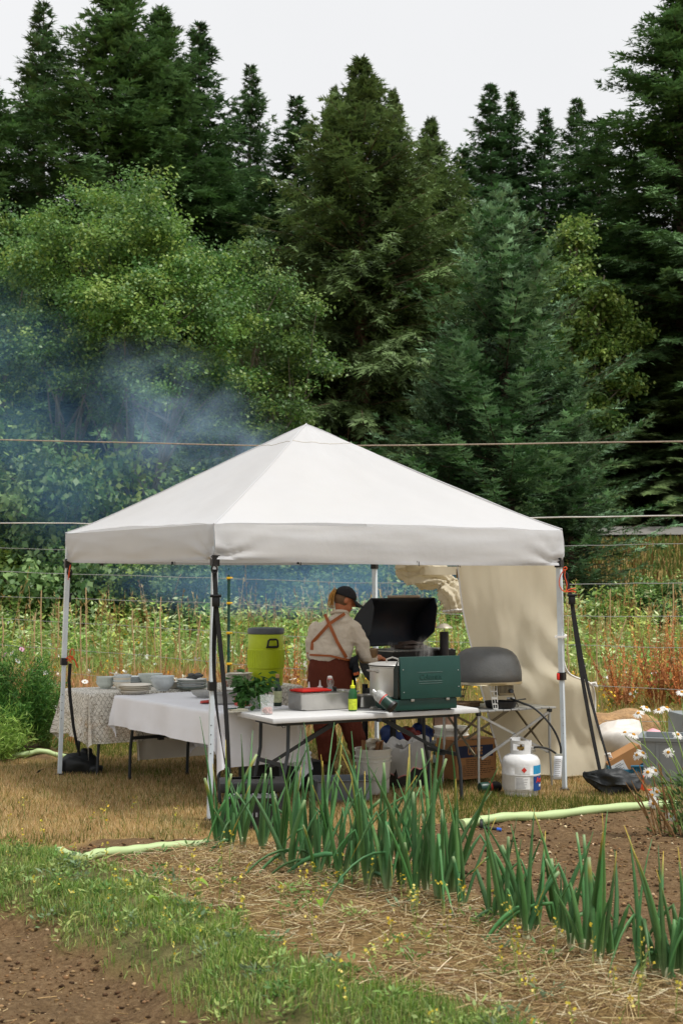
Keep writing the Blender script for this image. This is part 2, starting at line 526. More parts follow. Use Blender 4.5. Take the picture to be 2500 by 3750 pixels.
# the mown, sun-dried lawn under the canopy
X, Y = frustum_pts(230000, 9.2, 16.6, 0.9, power=0.8)
k = (samp(M_SOIL, X, Y) + samp(M_STR, X, Y) + samp(M_PTH, X, Y)) < RNG.random(len(X)) * 0.35 + 0.02
k &= RNG.random(len(X)) < 0.45 + 1.1 * fbm(X * 2.5, Y * 2.5, 77)
X, Y = X[k], Y[k]
px = 1250 + X / Y * FPX
gr = smooth01((fbm(X * 1.1, Y * 1.1, 70) - 0.45) * 5) * 0.45 + 0.9 * smooth01((px - 1550) / 250) * smooth01((12.05 - Y) / 0.7) + 0.5 * smooth01((10.2 - Y) / 0.6) + 0.8 * smooth01((Y - 14.0) / 1.0)
isg = RNG.random(len(X)) < np.clip(gr, 0.13, 0.85)
C = np.where(isg[:, None], pal(len(X), ['#5f6a2c', '#788039', '#4c5a26'], jit=0.2), pal(len(X), ['#cbb285', '#b69a6c', '#d8c298', '#a08456', '#c2a474'], jit=0.22))
o = blades('lawn_grass', X, Y, RNG.uniform(0.018, 0.055, len(X)) * (1 + 0.5 * isg), RNG.uniform(0.004, 0.008, len(X)), C, 0.5, M_GRASS, bend=False)
tag(o, 'short dry tan lawn grass with green patches under the canopy', 'grass', kind='stuff')

# the green strip between the dug soil and the straw
def in_region(M, N, x0, x1, y0, y1):
    X = RNG.uniform(x0, x1, N); Y = y0 + (y1 - y0) * RNG.random(N)
    k = samp(M, X, Y) > RNG.random(N) * 0.8 + 0.1
    k &= np.abs(X) < 0.24 * Y + 0.8
    return X[k], Y[k]
X, Y = in_region(blur(M_PATH, 2), 330000, -3.6, 1.8, 4.6, 9.7)
den = fbm(X * 4, Y * 4, 81)
k = RNG.random(len(X)) < 0.30 + 1.9 * (den - 0.38)
X, Y = X[k], Y[k]
C = pal(len(X), ['#6c8e3a', '#86a348', '#5a7e36', '#a3b26c', '#889e62', '#b2b26a'], [3, 3, 2.5, 3, 3, 2], jit=0.22)
H = RNG.uniform(0.035, 0.085, len(X)) * (0.55 + 0.9 * fbm(X * 5, Y * 5, 83))
o = blades('path_grass', X, Y, H, RNG.uniform(0.003, 0.0065, len(X)), C, 0.6, M_GRASS)
tag(o, 'green grassy strip of weeds between dug soil and straw', 'grass', kind='stuff')

def leaf_quads(base, d, nrm, L, W, C):
    """diamond leaves: base point, direction, face normal"""
    s = unit(np.cross(d, nrm))
    V = np.stack([base, base + d * (L * 0.45)[:, None] + s * (W / 2)[:, None], base + d * L[:, None], base + d * (L * 0.45)[:, None] - s * (W / 2)[:, None]], 1)
    return V, np.repeat(C[:, None, :], 4, 1)
def quad_mesh(name, V, C):
    N = len(V)
    F = (np.arange(N)[:, None] * 4 + np.arange(4)[None, :])
    return np_mesh(name, V.reshape(-1, 3), [F], cols=C.reshape(-1, 3))
def rand_dirs(N, up=0.0):
    d = RNG.normal(size=(N, 3)); d[:, 2] += up
    return unit(d)
M_LEAF = mat('leaf_green', (0.1, 0.2, 0.05), 0.55, attr=True, var=0.1, scale=2, transl=0.3, spec=0.4)
# low leafy weeds in the strip
cx, cy = in_region(blur(M_PATH, 2), 900, -3.4, 1.8, 4.8, 9.5)
sx_, sy_ = in_region(np.clip(blur(M_STRAW, 2), 0, 1), 170, -1.5, 3.0, 4.8, 9.2)
cx, cy = np.concatenate([cx, sx_]), np.concatenate([cy, sy_])
per = 26
ci = np.repeat(np.arange(len(cx)), per)
rad = np.abs(RNG.normal(0, 0.05, len(ci)))
a = RNG.random(len(ci)) * 6.283
bx_, by_ = cx[ci] + np.cos(a) * rad, cy[ci] + np.sin(a) * rad
base = np.stack([bx_, by_, gz(bx_, by_) + RNG.random(len(ci)) * 0.06], -1)
d = unit(np.stack([np.cos(a), np.sin(a), RNG.uniform(-0.1, 1.1, len(ci))], -1))
pc = pal(len(cx), ['#6a8a42', '#5a8040', '#8aa35c', '#9aa860', '#6f8460'], jit=0.15)
V, C = leaf_quads(base, d, unit(RNG.normal(size=(len(ci), 3)) * 0.5 + np.array([0, 0, 1.0])), RNG.uniform(0.02, 0.055, len(ci)), RNG.uniform(0.008, 0.02, len(ci)), pc[ci] * RNG.uniform(0.8, 1.2, (len(ci), 1)))
o = link('leafy_weeds', quad_mesh('leafy_weeds', V, C), M_LEAF)
tag(o, 'low broadleaf weeds among the grass strip', 'weeds', kind='stuff')

# straw mulch
def sticks(name, X, Y, Z, L, r, C, m, tilt=0.25, bendy=0.03):
    N = len(X)
    az = RNG.random(N) * np.pi * 2
    el = RNG.normal(0, tilt, N)
    d = np.stack([np.cos(az) * np.cos(el), np.sin(az) * np.cos(el), np.sin(el)], -1)
    s = unit(np.cross(d, np.array([0, 0, 1.0]))); t = np.cross(s, d)
    mid = np.stack([X, Y, Z], -1)
    k = t * (RNG.normal(0, bendy, N) * L)[:, None]
    a_, b_ = mid - d * (L / 2)[:, None], mid + d * (L / 2)[:, None]
    rr = r[:, None]
    V = []
    for p, kk in ((a_, 0), (mid + k, 1), (b_, 0)):
        V += [p + s * rr, p - s * rr * 0.5 + t * rr * 0.87, p - s * rr * 0.5 - t * rr * 0.87]
    V = np.stack(V, 1)
    i = np.arange(N)[:, None] * 9
    F = []
    for lv in (0, 3):
        for c_ in range(3):
            c2 = (c_ + 1) % 3
            F.append(np.concatenate([i + lv + c_, i + lv + c2, i + lv + 3 + c2, i + lv + 3 + c_], 1))
    me = np_mesh(name, V.reshape(-1, 3), F, cols=np.repeat(C[:, None, :], 9, 1).reshape(-1, 3), smooth=True)
    return link(name, me, m)
M_STRAW_M = mat('straw', (0.5, 0.4, 0.2), 0.55, attr=True, var=0.1, scale=3, transl=0.1, spec=0.4)
X, Y = in_region(np.clip(blur(M_STRAW, 3), 0, 1), 46000, -2.8, 3.6, 4.6, 9.7)
den = fbm(X * 3, Y * 3, 91)
k = RNG.random(len(X)) < 0.55 + 2.2 * (den - 0.36); X, Y = X[k], Y[k]
o = sticks('straw', X, Y, gz(X, Y) + RNG.random(len(X)) ** 2 * 0.05 + 0.004, RNG.uniform(0.04, 0.19, len(X)), RNG.uniform(0.0011, 0.0027, len(X)),
           pal(len(X), ['#bba679', '#a68d60', '#cdbd95', '#8f7550', '#7d6240', '#dccfac'], [3, 3, 2, 2.5, 2, 0.8], jit=0.15), M_STRAW_M, 0.22)
tag(o, 'loose pale straw mulch strewn over the onion bed', 'straw', kind='stuff')

# clods and wood chips on the bare soil
def clods(name, X, Y, S, C, m, flat=0.6):
    N = len(X)
    ico = np.array([(0, 0, 1), (0.9, 0, 0.35), (0.28, 0.85, 0.35), (-0.72, 0.53, 0.35), (-0.72, -0.53, 0.35), (0.28, -0.85, 0.35), (0.5, 0.5, -0.5), (-0.6, 0.1, -0.5), (0.2, -0.6, -0.5)])
    fc = np.array([(0, 1, 2), (0, 2, 3), (0, 3, 4), (0, 4, 5), (0, 5, 1), (1, 6, 2), (2, 6, 3), (3, 7, 4), (4, 8, 5), (5, 8, 1), (1, 8, 6), (6, 7, 3), (7, 8, 4)])
    V = ico[None] * RNG.uniform(0.6, 1.3, (N, 9, 1)) * S[:, None, None] * RNG.uniform(0.6, 1.4, (N, 1, 3))
    V[:, :, 2] *= flat
    az = RNG.random(N) * 6.283; c_, s_ = np.cos(az)[:, None], np.sin(az)[:, None]
    V = np.stack([V[:, :, 0] * c_ - V[:, :, 1] * s_, V[:, :, 0] * s_ + V[:, :, 1] * c_, V[:, :, 2]], -1)
    V += np.stack([X, Y, gz(X, Y) + S * 0.15], -1)[:, None, :]
    F = (np.arange(N)[:, None, None] * 9 + fc[None]).reshape(-1, 3)
    return link(name, np_mesh(name, V.reshape(-1, 3), [F], cols=np.repeat(C[:, None, :], 9, 1).reshape(-1, 3)), m)
M_CLOD = mat('soil_clods', (0.2, 0.13, 0.08), 0.95, attr=True, var=0.2, scale=30, spec=0.15)
X, Y = in_region(np.clip(blur(np.maximum(M_SOIL_L, M_SOIL_R), 2), 0, 1), 84000, -3.4, 3.6, 4.6, 11.6)
k = RNG.random(len(X)) < 0.2 + 1.5 * (fbm(X * 3.5, Y * 3.5, 95) - 0.3); X, Y = X[k], Y[k]
S = 0.003 + 0.017 * RNG.random(len(X)) ** 5
C = pal(len(X), ['#6b5339', '#4a3725', '#8b7050', '#b09a78', '#7a5e40', '#35271a', '#c0ad8e'], [4, 4, 3, 0.9, 3, 3, 0.4], jit=0.2)
o = clods('soil_clods', X, Y, S, C, M_CLOD)
tag(o, 'small clods and wood chips on the bare brown soil', 'soil', kind='stuff')
# a little straw litter on the soil
X, Y = in_region(np.clip(blur(np.maximum(M_SOIL_L, M_SOIL_R), 2), 0, 1), 2600, -3.4, 3.6, 4.6, 11.6)
o = sticks('chaff', X, Y, gz(X, Y) + 0.006, RNG.uniform(0.02, 0.09, len(X)), RNG.uniform(0.001, 0.0022, len(X)), pal(len(X), ['#b59a66', '#8b6c42', '#c9b283', '#6a4f30']), M_STRAW_M, 0.1)
tag(o, 'scattered chaff and straw bits on the bare soil', 'straw', kind='stuff')

# yellow-flowered weed stalks in the straw and the strip
def flower_stalks(name, X, Y, H, label, cols, n_heads=7, hs=0.010):
    N = len(X)
    Vs, Cs = [], []
    z = gz(X, Y)
    lean = RNG.normal(0, 0.16, (N, 2)) * H[:, None]
    for kx, ky in ((1, 0), (0, 1)):
        b0 = np.stack([X, Y, z], -1); t0 = b0 + np.concatenate([lean, H[:, None]], 1)
        mid = (b0 + t0) / 2 + RNG.normal(0, 0.02, (N, 3)) * H[:, None]
        w_ = np.array([kx, ky, 0]) * 0.0018
        Vs += [np.stack([b0 - w_, b0 + w_, mid + w_, mid - w_], 1), np.stack([mid - w_, mid + w_, t0 + w_ * 0.6, t0 - w_ * 0.6], 1)]
        Cs += [np.tile(np.array(lin('#8a9a50'))[None, None], (N, 4, 1))] * 2
    hi = np.repeat(np.arange(N), n_heads); M_ = len(hi)
    t = 1 - RNG.random(M_) ** 2.0 * 0.45
    hp = np.stack([X[hi], Y[hi], z[hi]], -1) + np.concatenate([lean[hi], H[hi, None]], 1) * t[:, None] + RNG.normal(0, 0.012, (M_, 3))
    S = hs * RNG.uniform(0.6, 1.4, M_)
    pc = pal(M_, cols, jit=0.15)
    for _ in range(2):
        V, C = leaf_quads(hp, rand_dirs(M_), rand_dirs(M_), S * 2, S * 2, pc); Vs.append(V); Cs.append(C)
    si = np.repeat(np.arange(N), 9); M2 = len(si)
    t = RNG.random(M2) * 0.8
    lp = np.stack([X[si], Y[si], z[si]], -1) + np.concatenate([lean[si], H[si, None]], 1) * t[:, None]
    V, C = leaf_quads(lp, rand_dirs(M2, 0.3), rand_dirs(M2), RNG.uniform(0.02, 0.05, M2), RNG.uniform(0.004, 0.009, M2), pal(M2, ['#7d9148', '#94a35a', '#6a7f3c'])); Vs.append(V); Cs.append(C)
    o = link(name, quad_mesh(name, np.concatenate(Vs), np.concatenate(Cs)), M_LEAF)
    return tag(o, label, 'weeds', kind='stuff')
X1, Y1 = in_region(np.clip(blur(M_STRAW, 2), 0, 1), 260, -1.0, 3.0, 4.9, 8.6)
X2, Y2 = in_region(np.clip(blur(M_PATH, 2), 0, 1), 150, -3.0, 1.5, 5.0, 9.6)
X3, Y3 = frustum_pts(30, 9.6, 11.2, 0.2, px0=-100, px1=760)
X, Y = np.concatenate([X1, X2, X3]), np.concatenate([Y1, Y2, Y3])
flower_stalks('yellow_weed_flowers', X, Y, RNG.uniform(0.07, 0.26, len(X)), 'thin yellow flowered weed stalks in the straw bed', ['#d9c84a', '#d2b83a', '#e2d678'], 5, 0.0065)
# ================================================================== MEADOW behind the canopy
def pxof(X, Y): return 1250 + X / Y * FPX
# ground layer of rust and tan grass in front
X, Y = frustum_pts(52000, 15.3, 22.5, 1.5, power=0.9)
p_ = pxof(X, Y)
left = smooth01((1500 - p_) / 500)
H = RNG.uniform(0.15, 0.45, len(X)) * (0.7 + 0.4 * left) * (0.5 + fbm(X * 1.2, Y * 1.2, 101)) * (0.45 + 0.55 * smooth01((Y - 15.3) / 1.5)) + 0.05
C = np.where((RNG.random(len(X)) < left * 0.8)[:, None], pal(len(X), ['#c99a6e', '#ba8458', '#d6ae82', '#c68f66', '#b39a64']), pal(len(X), ['#b8a46e', '#a38c58', '#c8b580', '#8f9150', '#a49a58']))
isg = RNG.random(len(X)) < 0.05 + 0.22 * smooth01((fbm(X * 0.9, Y * 0.9, 103) - 0.5) * 6)
C = np.where(isg[:, None], pal(len(X), ['#7f9a3c', '#6b8a3a', '#93a84e']), C)
o = blades('dry_meadow_grass', X, Y, H, RNG.uniform(0.008, 0.018, len(X)), C, 0.35, M_GRASS)
tag(o, 'rust and tan dry grass at the front of the meadow', 'grass', kind='stuff')
# tall green growth
X, Y = frustum_pts(64000, 21.6, 29.0, 2.0, power=0.9)
p_ = pxof(X, Y)
hh = 0.50 + 0.74 * smooth01((Y - 20.0) / 6.5)
H = hh * RNG.uniform(0.45, 1.05, len(X)) * (0.55 + 0.75 * fbm(X * 0.7, Y * 0.7, 111))
rightt = smooth01((p_ - 1900) / 150) * smooth01((Y - 23.5) / 1.5)
C = pal(len(X), ['#b7cb74', '#a2bc62', '#cad792', '#8aaa56', '#c4c284', '#7a9a54'], [3, 3, 2.2, 2.5, 1.4, 1.5], jit=0.2)
tanm = RNG.random(len(X)) < 0.20 + 0.45 * rightt + 0.25 * smooth01((fbm(X * 0.5, Y * 0.5, 113) - 0.56) * 8)
C = np.where(tanm[:, None], pal(len(X), ['#c4b072', '#d4c28c', '#b59c60', '#aa8c56']), C)
o = blades('tall_meadow_grass', X, Y, H, RNG.uniform(0.014, 0.036, len(X)), C, 0.34, M_GRASS)
tag(o, 'tall lush green meadow grass behind the wire fence', 'grass', kind='stuff')
# leafy herbs in it
N = 2700
cx, cy = frustum_pts(N, 22.0, 29.0, 1.8, power=0.85)
N = len(cx); per = 34
ci = np.repeat(np.arange(N), per)
hc = (0.45 + 0.9 * smooth01((cy - 20.0) / 6.5)) * RNG.uniform(0.5, 1.15, N)
t = RNG.random(len(ci)) ** 0.7
az = RNG.random(len(ci)) * 6.283; rr = 0.02 + 0.16 * RNG.random(len(ci)) * (1.1 - t)
bx_, by_ = cx[ci] + np.cos(az) * rr, cy[ci] + np.sin(az) * rr
base = np.stack([bx_, by_, gz(bx_, by_) + hc[ci] * t], -1)
pc = pal(N, ['#b0c47a', '#94b45a', '#c6d4a0', '#82a452', '#6f9048', '#bccb68'], jit=0.2)
d = unit(np.stack([np.cos(az), np.sin(az), RNG.uniform(-0.3, 0.9, len(ci))], -1))
V, C = leaf_quads(base, d, rand_dirs(len(ci), 1.2), RNG.uniform(0.06, 0.16, len(ci)), RNG.uniform(0.02, 0.055, len(ci)), pc[ci] * RNG.uniform(0.75, 1.2, (len(ci), 1)))
o = link('meadow_herbs', quad_mesh('meadow_herbs', V, C), M_LEAF)
tag(o, 'leafy herbs and shrubby weeds in the tall meadow', 'weeds', kind='stuff')
# tan seed stalks that stand above the rest
X, Y = frustum_pts(900, 17.5, 28.5, 1.5, power=0.55)
hh = np.where(Y > 21, RNG.uniform(0.9, 1.5, len(X)) + 0.55 * RNG.random(len(X)) ** 3, RNG.uniform(0.5, 0.95, len(X)))
N = len(X); z = gz(X, Y)
lean = RNG.normal(0, 0.12, (N, 2)) * hh[:, None]
b0 = np.stack([X, Y, z], -1); t0 = b0 + np.concatenate([lean, hh[:, None]], 1); mid = (b0 + t0) / 2 - np.concatenate([lean * 0.15, np.zeros((N, 1))], 1)
Vs, Cs = [], []
pc = pal(N, ['#cdb380', '#bd9d63', '#a98655', '#d8c596', '#b58f60'], jit=0.12)
for kx, ky in ((1, 0), (0.3, 0.9)):
    w_ = np.array([kx, ky, 0]) * 0.0042
    Vs += [np.stack([b0 - w_, b0 + w_, mid + w_, mid - w_], 1), np.stack([mid - w_, mid + w_, t0 + w_ * 0.5, t0 - w_ * 0.5], 1)]
    Cs += [np.repeat(pc[:, None], 4, 1)] * 2
hi = np.repeat(np.arange(N), 9)
t = 1 - RNG.random(len(hi)) * 0.2
hp = b0[hi] * (1 - t)[:, None] + t0[hi] * t[:, None]
V, C = leaf_quads(hp, unit(np.concatenate([lean, hh[:, None]], 1))[hi] * 0.9 + RNG.normal(0, 0.35, (len(hi), 3)), rand_dirs(len(hi)), RNG.uniform(0.03, 0.085, len(hi)), RNG.uniform(0.010, 0.022, len(hi)), pc[hi]); Vs.append(V); Cs.append(C)
o = link('seed_stalks', quad_mesh('seed_stalks', np.concatenate(Vs), np.concatenate(Cs)), M_GRASS)
tag(o, 'tall tan grass stalks with nodding seed heads above the meadow', 'grass', kind='stuff')
# yellow and white meadow flowers
def dots(name, X, Y, Z, S, cols, label):
    hi = np.repeat(np.arange(len(X)), 4)
    p = np.stack([X, Y, Z], -1)[hi] + RNG.normal(0, 1, (len(hi), 3)) * (S[hi] * 0.6)[:, None]
    V, C = leaf_quads(p, rand_dirs(len(hi)), rand_dirs(len(hi), 1.0), S[hi] * 1.3, S[hi] * 1.3, pal(len(hi), cols, jit=0.1))
    o = link(name, quad_mesh(name, V, C), M_LEAF)
    return tag(o, label, 'flowers', kind='stuff')
X, Y = frustum_pts(900, 15.9, 25.0, 1.2)
hgt = np.where(Y > 20.5, 0.35 + 0.75 * smooth01((Y - 20.0) / 6.5), 0.38) * RNG.uniform(0.5, 1.05, len(X)) + 0.05
k = RNG.random(len(X)) < fbm(X * 0.8, Y * 0.8, 121) * 1.1; X, Y, hgt = X[k], Y[k], hgt[k]
dots('yellow_meadow_flowers', X, Y, gz(X, Y) + hgt, RNG.uniform(0.014, 0.03, len(X)), ['#e8b820', '#e0a510', '#f0cc40'], 'small yellow flowers dotted through the meadow')
X, Y = frustum_pts(110, 17, 25.0, 1.2)
hgt = np.where(Y > 20.5, 0.45 + 0.75 * smooth01((Y - 20.0) / 6.5), 0.45) * RNG.uniform(0.7, 1.05, len(X))
dots('white_meadow_flowers', X, Y, gz(X, Y) + hgt, RNG.uniform(0.02, 0.045, len(X)), ['#e8e8e0', '#d8dcd0'], 'small white flower heads dotted through the meadow')
# growth on the bank below the road
X = RNG.uniform(2.2, 14, 15000); Y = RNG.uniform(28, 37.8, 15000)
o = blades('bank_grass', X, Y, RNG.uniform(0.15, 0.5, len(X)) * (1 - 0.5 * smooth01((Y - 34) / 4)), RNG.uniform(0.02, 0.05, len(X)), pal(len(X), ['#7f7a45', '#6c7f3e', '#8f8048', '#557238', '#7a5f3c', '#5f763a'], jit=0.2), 0.4, M_GRASS)
tag(o, 'rough green and brown grass on the bank below the road', 'grass', kind='stuff')

# rust-brown dock plants: each its own plant
M_DOCK = mat('dock_seed', (0.25, 0.09, 0.04), 0.8, attr=True, var=0.15, scale=6, transl=0.15, spec=0.2)
def dock_mesh(seed, ns=16, h=1.0):
    rg = np.random.default_rng(seed)
    Vs, Cs = [], []
    for s in range(ns):
        a = rg.random() * 6.283; sp_ = rg.random() ** 0.7 * 0.46
        H = h * rg.uniform(0.6, 1.05); tip = np.array([math.cos(a) * sp_, math.sin(a) * sp_, H]); b0 = np.array([math.cos(a), math.sin(a), 0]) * 0.04
        M = 80
        t = 0.28 + 0.72 * rg.random(M)
        p = b0 + (tip - b0) * t[:, None] * np.array([1, 1, 1]) + rg.normal(0, 0.008, (M, 3))
        col = np.array(lin('#b57d52')) * rg.uniform(0.6, 1.5) * np.array([1, rg.uniform(0.85, 1.3), rg.uniform(0.8, 1.2)])
        L = (0.042 * (1.08 - t) + 0.012) * rg.uniform(0.7, 1.3, M)
        V, C = leaf_quads(p, unit(rg.normal(size=(M, 3)) * 0.6 + np.array([0, 0, 1.0])), unit(rg.normal(size=(M, 3))), L, L * 0.45, np.tile(col, (M, 1)) * rg.uniform(0.75, 1.25, (M, 1)))
        Vs.append(V); Cs.append(C)
        w_ = np.array([0.004, 0, 0]); V = np.stack([b0 - w_, b0 + w_, tip + w_ * 0.4, tip - w_ * 0.4])[None]
        Vs.append(V); Cs.append(np.tile(col, (1, 4, 1)))
    return quad_mesh('seed_spikes', np.concatenate(Vs), np.concatenate(Cs))
def dock_leaves(seed):
    rg = np.random.default_rng(seed); M = 26
    a = rg.random(M) * 6.283; t = rg.random(M) * 0.3
    d = unit(np.stack([np.cos(a), np.sin(a), rg.uniform(0.1, 1.2, M)], -1))
    V, C = leaf_quads(np.stack([np.cos(a) * 0.05, np.sin(a) * 0.05, t], -1), d, unit(rg.normal(size=(M, 3)) + np.array([0, 0, 1.5])), rg.uniform(0.12, 0.26, M), rg.uniform(0.03, 0.06, M), np.tile(lin('#7d8a3e'), (M, 1)) * rg.uniform(0.6, 1.4, (M, 1)))
    return quad_mesh('leaf_rosette', V, C)
dmesh = [dock_mesh(s, n) for s, n in ((1, 13), (2, 9), (3, 26))]
dleaf = [dock_leaves(s) for s in (5, 6)]
DOCKS = [  # pixel x, depth, height, which, label
    (455, 21.2, 0.8, 1, 'slim rust brown dock plant behind the stacked dishes'),
    (430, 20.3, 0.55, 1, 'short rust brown dock plant behind the lace covered table'),
    (590, 20.6, 0.7, 1, 'rust brown dock plant beside a tall bamboo stake'),
    (875, 19.6, 0.95, 0, 'broad rust brown dock plant beside the green fence post'),
    (1085, 19.4, 1.05, 0, 'tall rust brown dock plant between the yellow cooler and the person'),
    (1010, 22.0, 0.8, 1, 'rust brown dock plant showing above the yellow cooler'),
    (1672, 20.5, 0.95, 1, 'small red brown dock plant seen past the smoker chimney'),
    (2275, 18.2, 1.15, 2, 'rust brown dock plant leaning over near the ratchet strap'),
    (2405, 18.4, 1.45, 2, 'largest rust brown dock plant with tall pointed spikes'),
    (2510, 18.0, 1.2, 2, 'rust brown dock plant behind the white daisies'),
    (2155, 26.0, 1.4, 1, 'red brown dock plant standing in tan grass under the spruce'),
    (2100, 25.5, 1.3, 1, 'thin red brown dock plant beside the canopy strap buckle'),
]
for px, D, h, wch, lab in DOCKS:
    X = (px - 1250) / FPX * D
    t = thing('dock_plant', lab, 'plant', (X, D, gzs(X, D)), random.random() * 6, 'rust brown dock plants in the meadow')
    t.scale = (h, h, h)
    link('seed_spikes', dmesh[wch], M_DOCK, t); link('leaf_rosette', dleaf[wch % 2], M_LEAF, t)

# bamboo stakes
M_STAKE = mat('bamboo', '#b39a72', 0.7, var=0.2, scale=9, bump=0.2, bscale=30)
STAKES = [((154, 2161), 22.0, 0), ((315, 2152), 21.6, -0.02), ((297, 2221), 22.0, 0), ((129, 2244), 20.8, 0), ((12, 2257), 20.6, 0), ((484, 2235), 21.5, -0.06), ((589, 2186), 21.0, 0), ((654, 2212), 21.3, -0.04), ((569, 2264), 22.6, -0.02), ((538, 2284), 22.8, 0.0),
          ((2461, 2135), 19.6, 0), ((2078, 2256), 19.8, 0), ((2233, 2156), 24.5, 0.02), ((2290, 2265), 20.5, 0.32), ((2183, 2317), 20.4, 0), ((215, 2205), 23.0, 0.0), ((735, 2250), 21.5, 0.12)]
SLAB = ['bamboo stake at the meadow edge nearest the feathery bush', 'tallest bamboo stake beside the canopy leg with orange twine', 'bamboo stake paired close to a taller stake']
for i, ((px, py), D, ln) in enumerate(STAKES):
    top = PD(px, py, D)
    g = gzs(top.x, D)
    b_ = Vector((top.x - ln * (top.z - g), D, g - 0.05))
    mb = MB(); L = (top - b_)
    pts = [b_ + L * k / 6 + Vector((random.gauss(0, 0.006), 0, 0)) for k in range(7)]
    mb.tube(pts, [0.0125 - 0.0006 * k for k in range(7)], 6)
    o = mb.build('bamboo_stake', M_STAKE)
    tag(o, 'leaning grey bamboo stake tilted over in the grass' if ln > 0.3 else 'slim upright bamboo stake standing in the meadow behind the fence', 'stake', None if ln > 0.3 else 'bamboo stakes in the meadow')

# ================================================================== WIRE FENCE
def fdepth(px): return 20.0 + (14.6 - 20.0) * (px / 2500.0)
WIRES = [([(-700, 1596), (0, 1610), (930, 1632), (1500, 1631), (2500, 1616), (3200, 1604)], 0.0115, 'rope'),
         ([(-700, 1913), (0, 1915), (330, 1917), (1250, 1910), (1970, 1896), (2500, 1888), (3200, 1876)], 0.0105, 'tape'),
         ([(-700, 2000), (0, 2007), (265, 2013), (1200, 2014), (2068, 2000), (2500, 1991), (3200, 1980)], 0.0045, 'wire'),
         ([(-700, 2080), (0, 2093), (280, 2103), (785, 2116), (1300, 2135), (1600, 2136), (2090, 2138), (2500, 2135), (3200, 2132)], 0.0055, 'wire'),
         ([(-700, 2164), (0, 2184), (780, 2208), (1060, 2221), (1330, 2235), (1600, 2247), (2070, 2256), (2500, 2257), (3200, 2256)], 0.0045, 'wire'),
         ([(-700, 2225), (0, 2265), (790, 2311), (1060, 2330), (1620, 2351), (2070, 2361), (2500, 2374), (3200, 2392)], 0.0038, 'wire'),
         ([(-700, 2310), (100, 2368), (550, 2402), (838, 2430), (1080, 2448), (1640, 2480), (2165, 2510), (2500, 2527), (3200, 2560)], 0.0038, 'wire'),
         ([(-700, 2395), (100, 2450), (550, 2495), (1080, 2550), (1640, 2595), (2165, 2637), (2500, 2646), (3200, 2680)], 0.003, 'wire')]
fl = P(838, 2700); FD = fdepth(838)
fx = (838 - 1250) / FPX * FD
fence = thing('wire_fence', 'tall deer fence of white wires with a green metal post', 'fence', (fx, FD, 0))
M_WIRE = {'rope': mat('fence_rope', '#9d8f80', 0.8, var=0.3, scale=40), 'tape': mat('fence_tape', '#cfcdc6', 0.5), 'wire': mat('fence_wire', '#9fa3a0', 0.4)}
for pts, r_, kd in WIRES:
    p3 = [PD(x, y, fdepth(x)) - Vector((fx, FD, 0)) for x, y in pts]
    dense = []
    for i in range(len(p3) - 1):
        for k in range(5): 
            dense.append(p3[i].lerp(p3[i + 1], k / 5) + Vector((0, 0, random.gauss(0, 0.0025))))
    dense.append(p3[-1])
    mb = MB(); mb.tube(dense, r_ * 0.8, 6); mb.build({'rope': 'rope', 'tape': 'tape', 'wire': 'wire'}[kd], M_WIRE[kd], fence)
mb = MB()
ptop = PD(839, 2108, FD).z
mb.box((0, 0.03, ptop / 2 - 0.15), (0.035, 0.008, ptop + 0.3)); mb.box((0, 0.05, ptop / 2 - 0.15), (0.007, 0.034, ptop + 0.3))
for k in range(24): mb.box((0, 0.023, 0.08 * k + 0.05), (0.014, 0.008, 0.02))
post = mb.build('metal_post', mat('post_green', '#1f4a3d', 0.5, var=0.2, scale=12), fence, smooth=False)
for py in (2117, 2209, 2318, 2431, 2523):
    z = PD(839, py, FD).z
    mb = MB(); mb.box((0, 0.0, z), (0.052, 0.05, 0.028), bev=0.006); mb.tube([(0.025, -0.005, z), (0.05, -0.01, z)], 0.013, 8)
    mb.build('insulator', mat('insulator_yellow', '#e0b41e', 0.45), post)
# ================================================================== TREES
M_NEEDLE = mat('needles', (0.05, 0.09, 0.04), 0.6, attr=True, var=0.18, scale=0.8, transl=0.15, spec=0.3, objvar=0.03)
M_BROAD = mat('broad_leaves', (0.1, 0.18, 0.05), 0.45, attr=True, var=0.15, scale=0.7, transl=0.35, spec=0.45, objvar=0.02)
M_BARK = mat('conifer_bark', '#4a3b30', 0.95, var=0.3, scale=4, bump=0.8, bscale=12)
M_BARKG = mat('alder_bark', '#7d766c', 0.9, var=0.35, scale=3, bump=0.5, bscale=10)

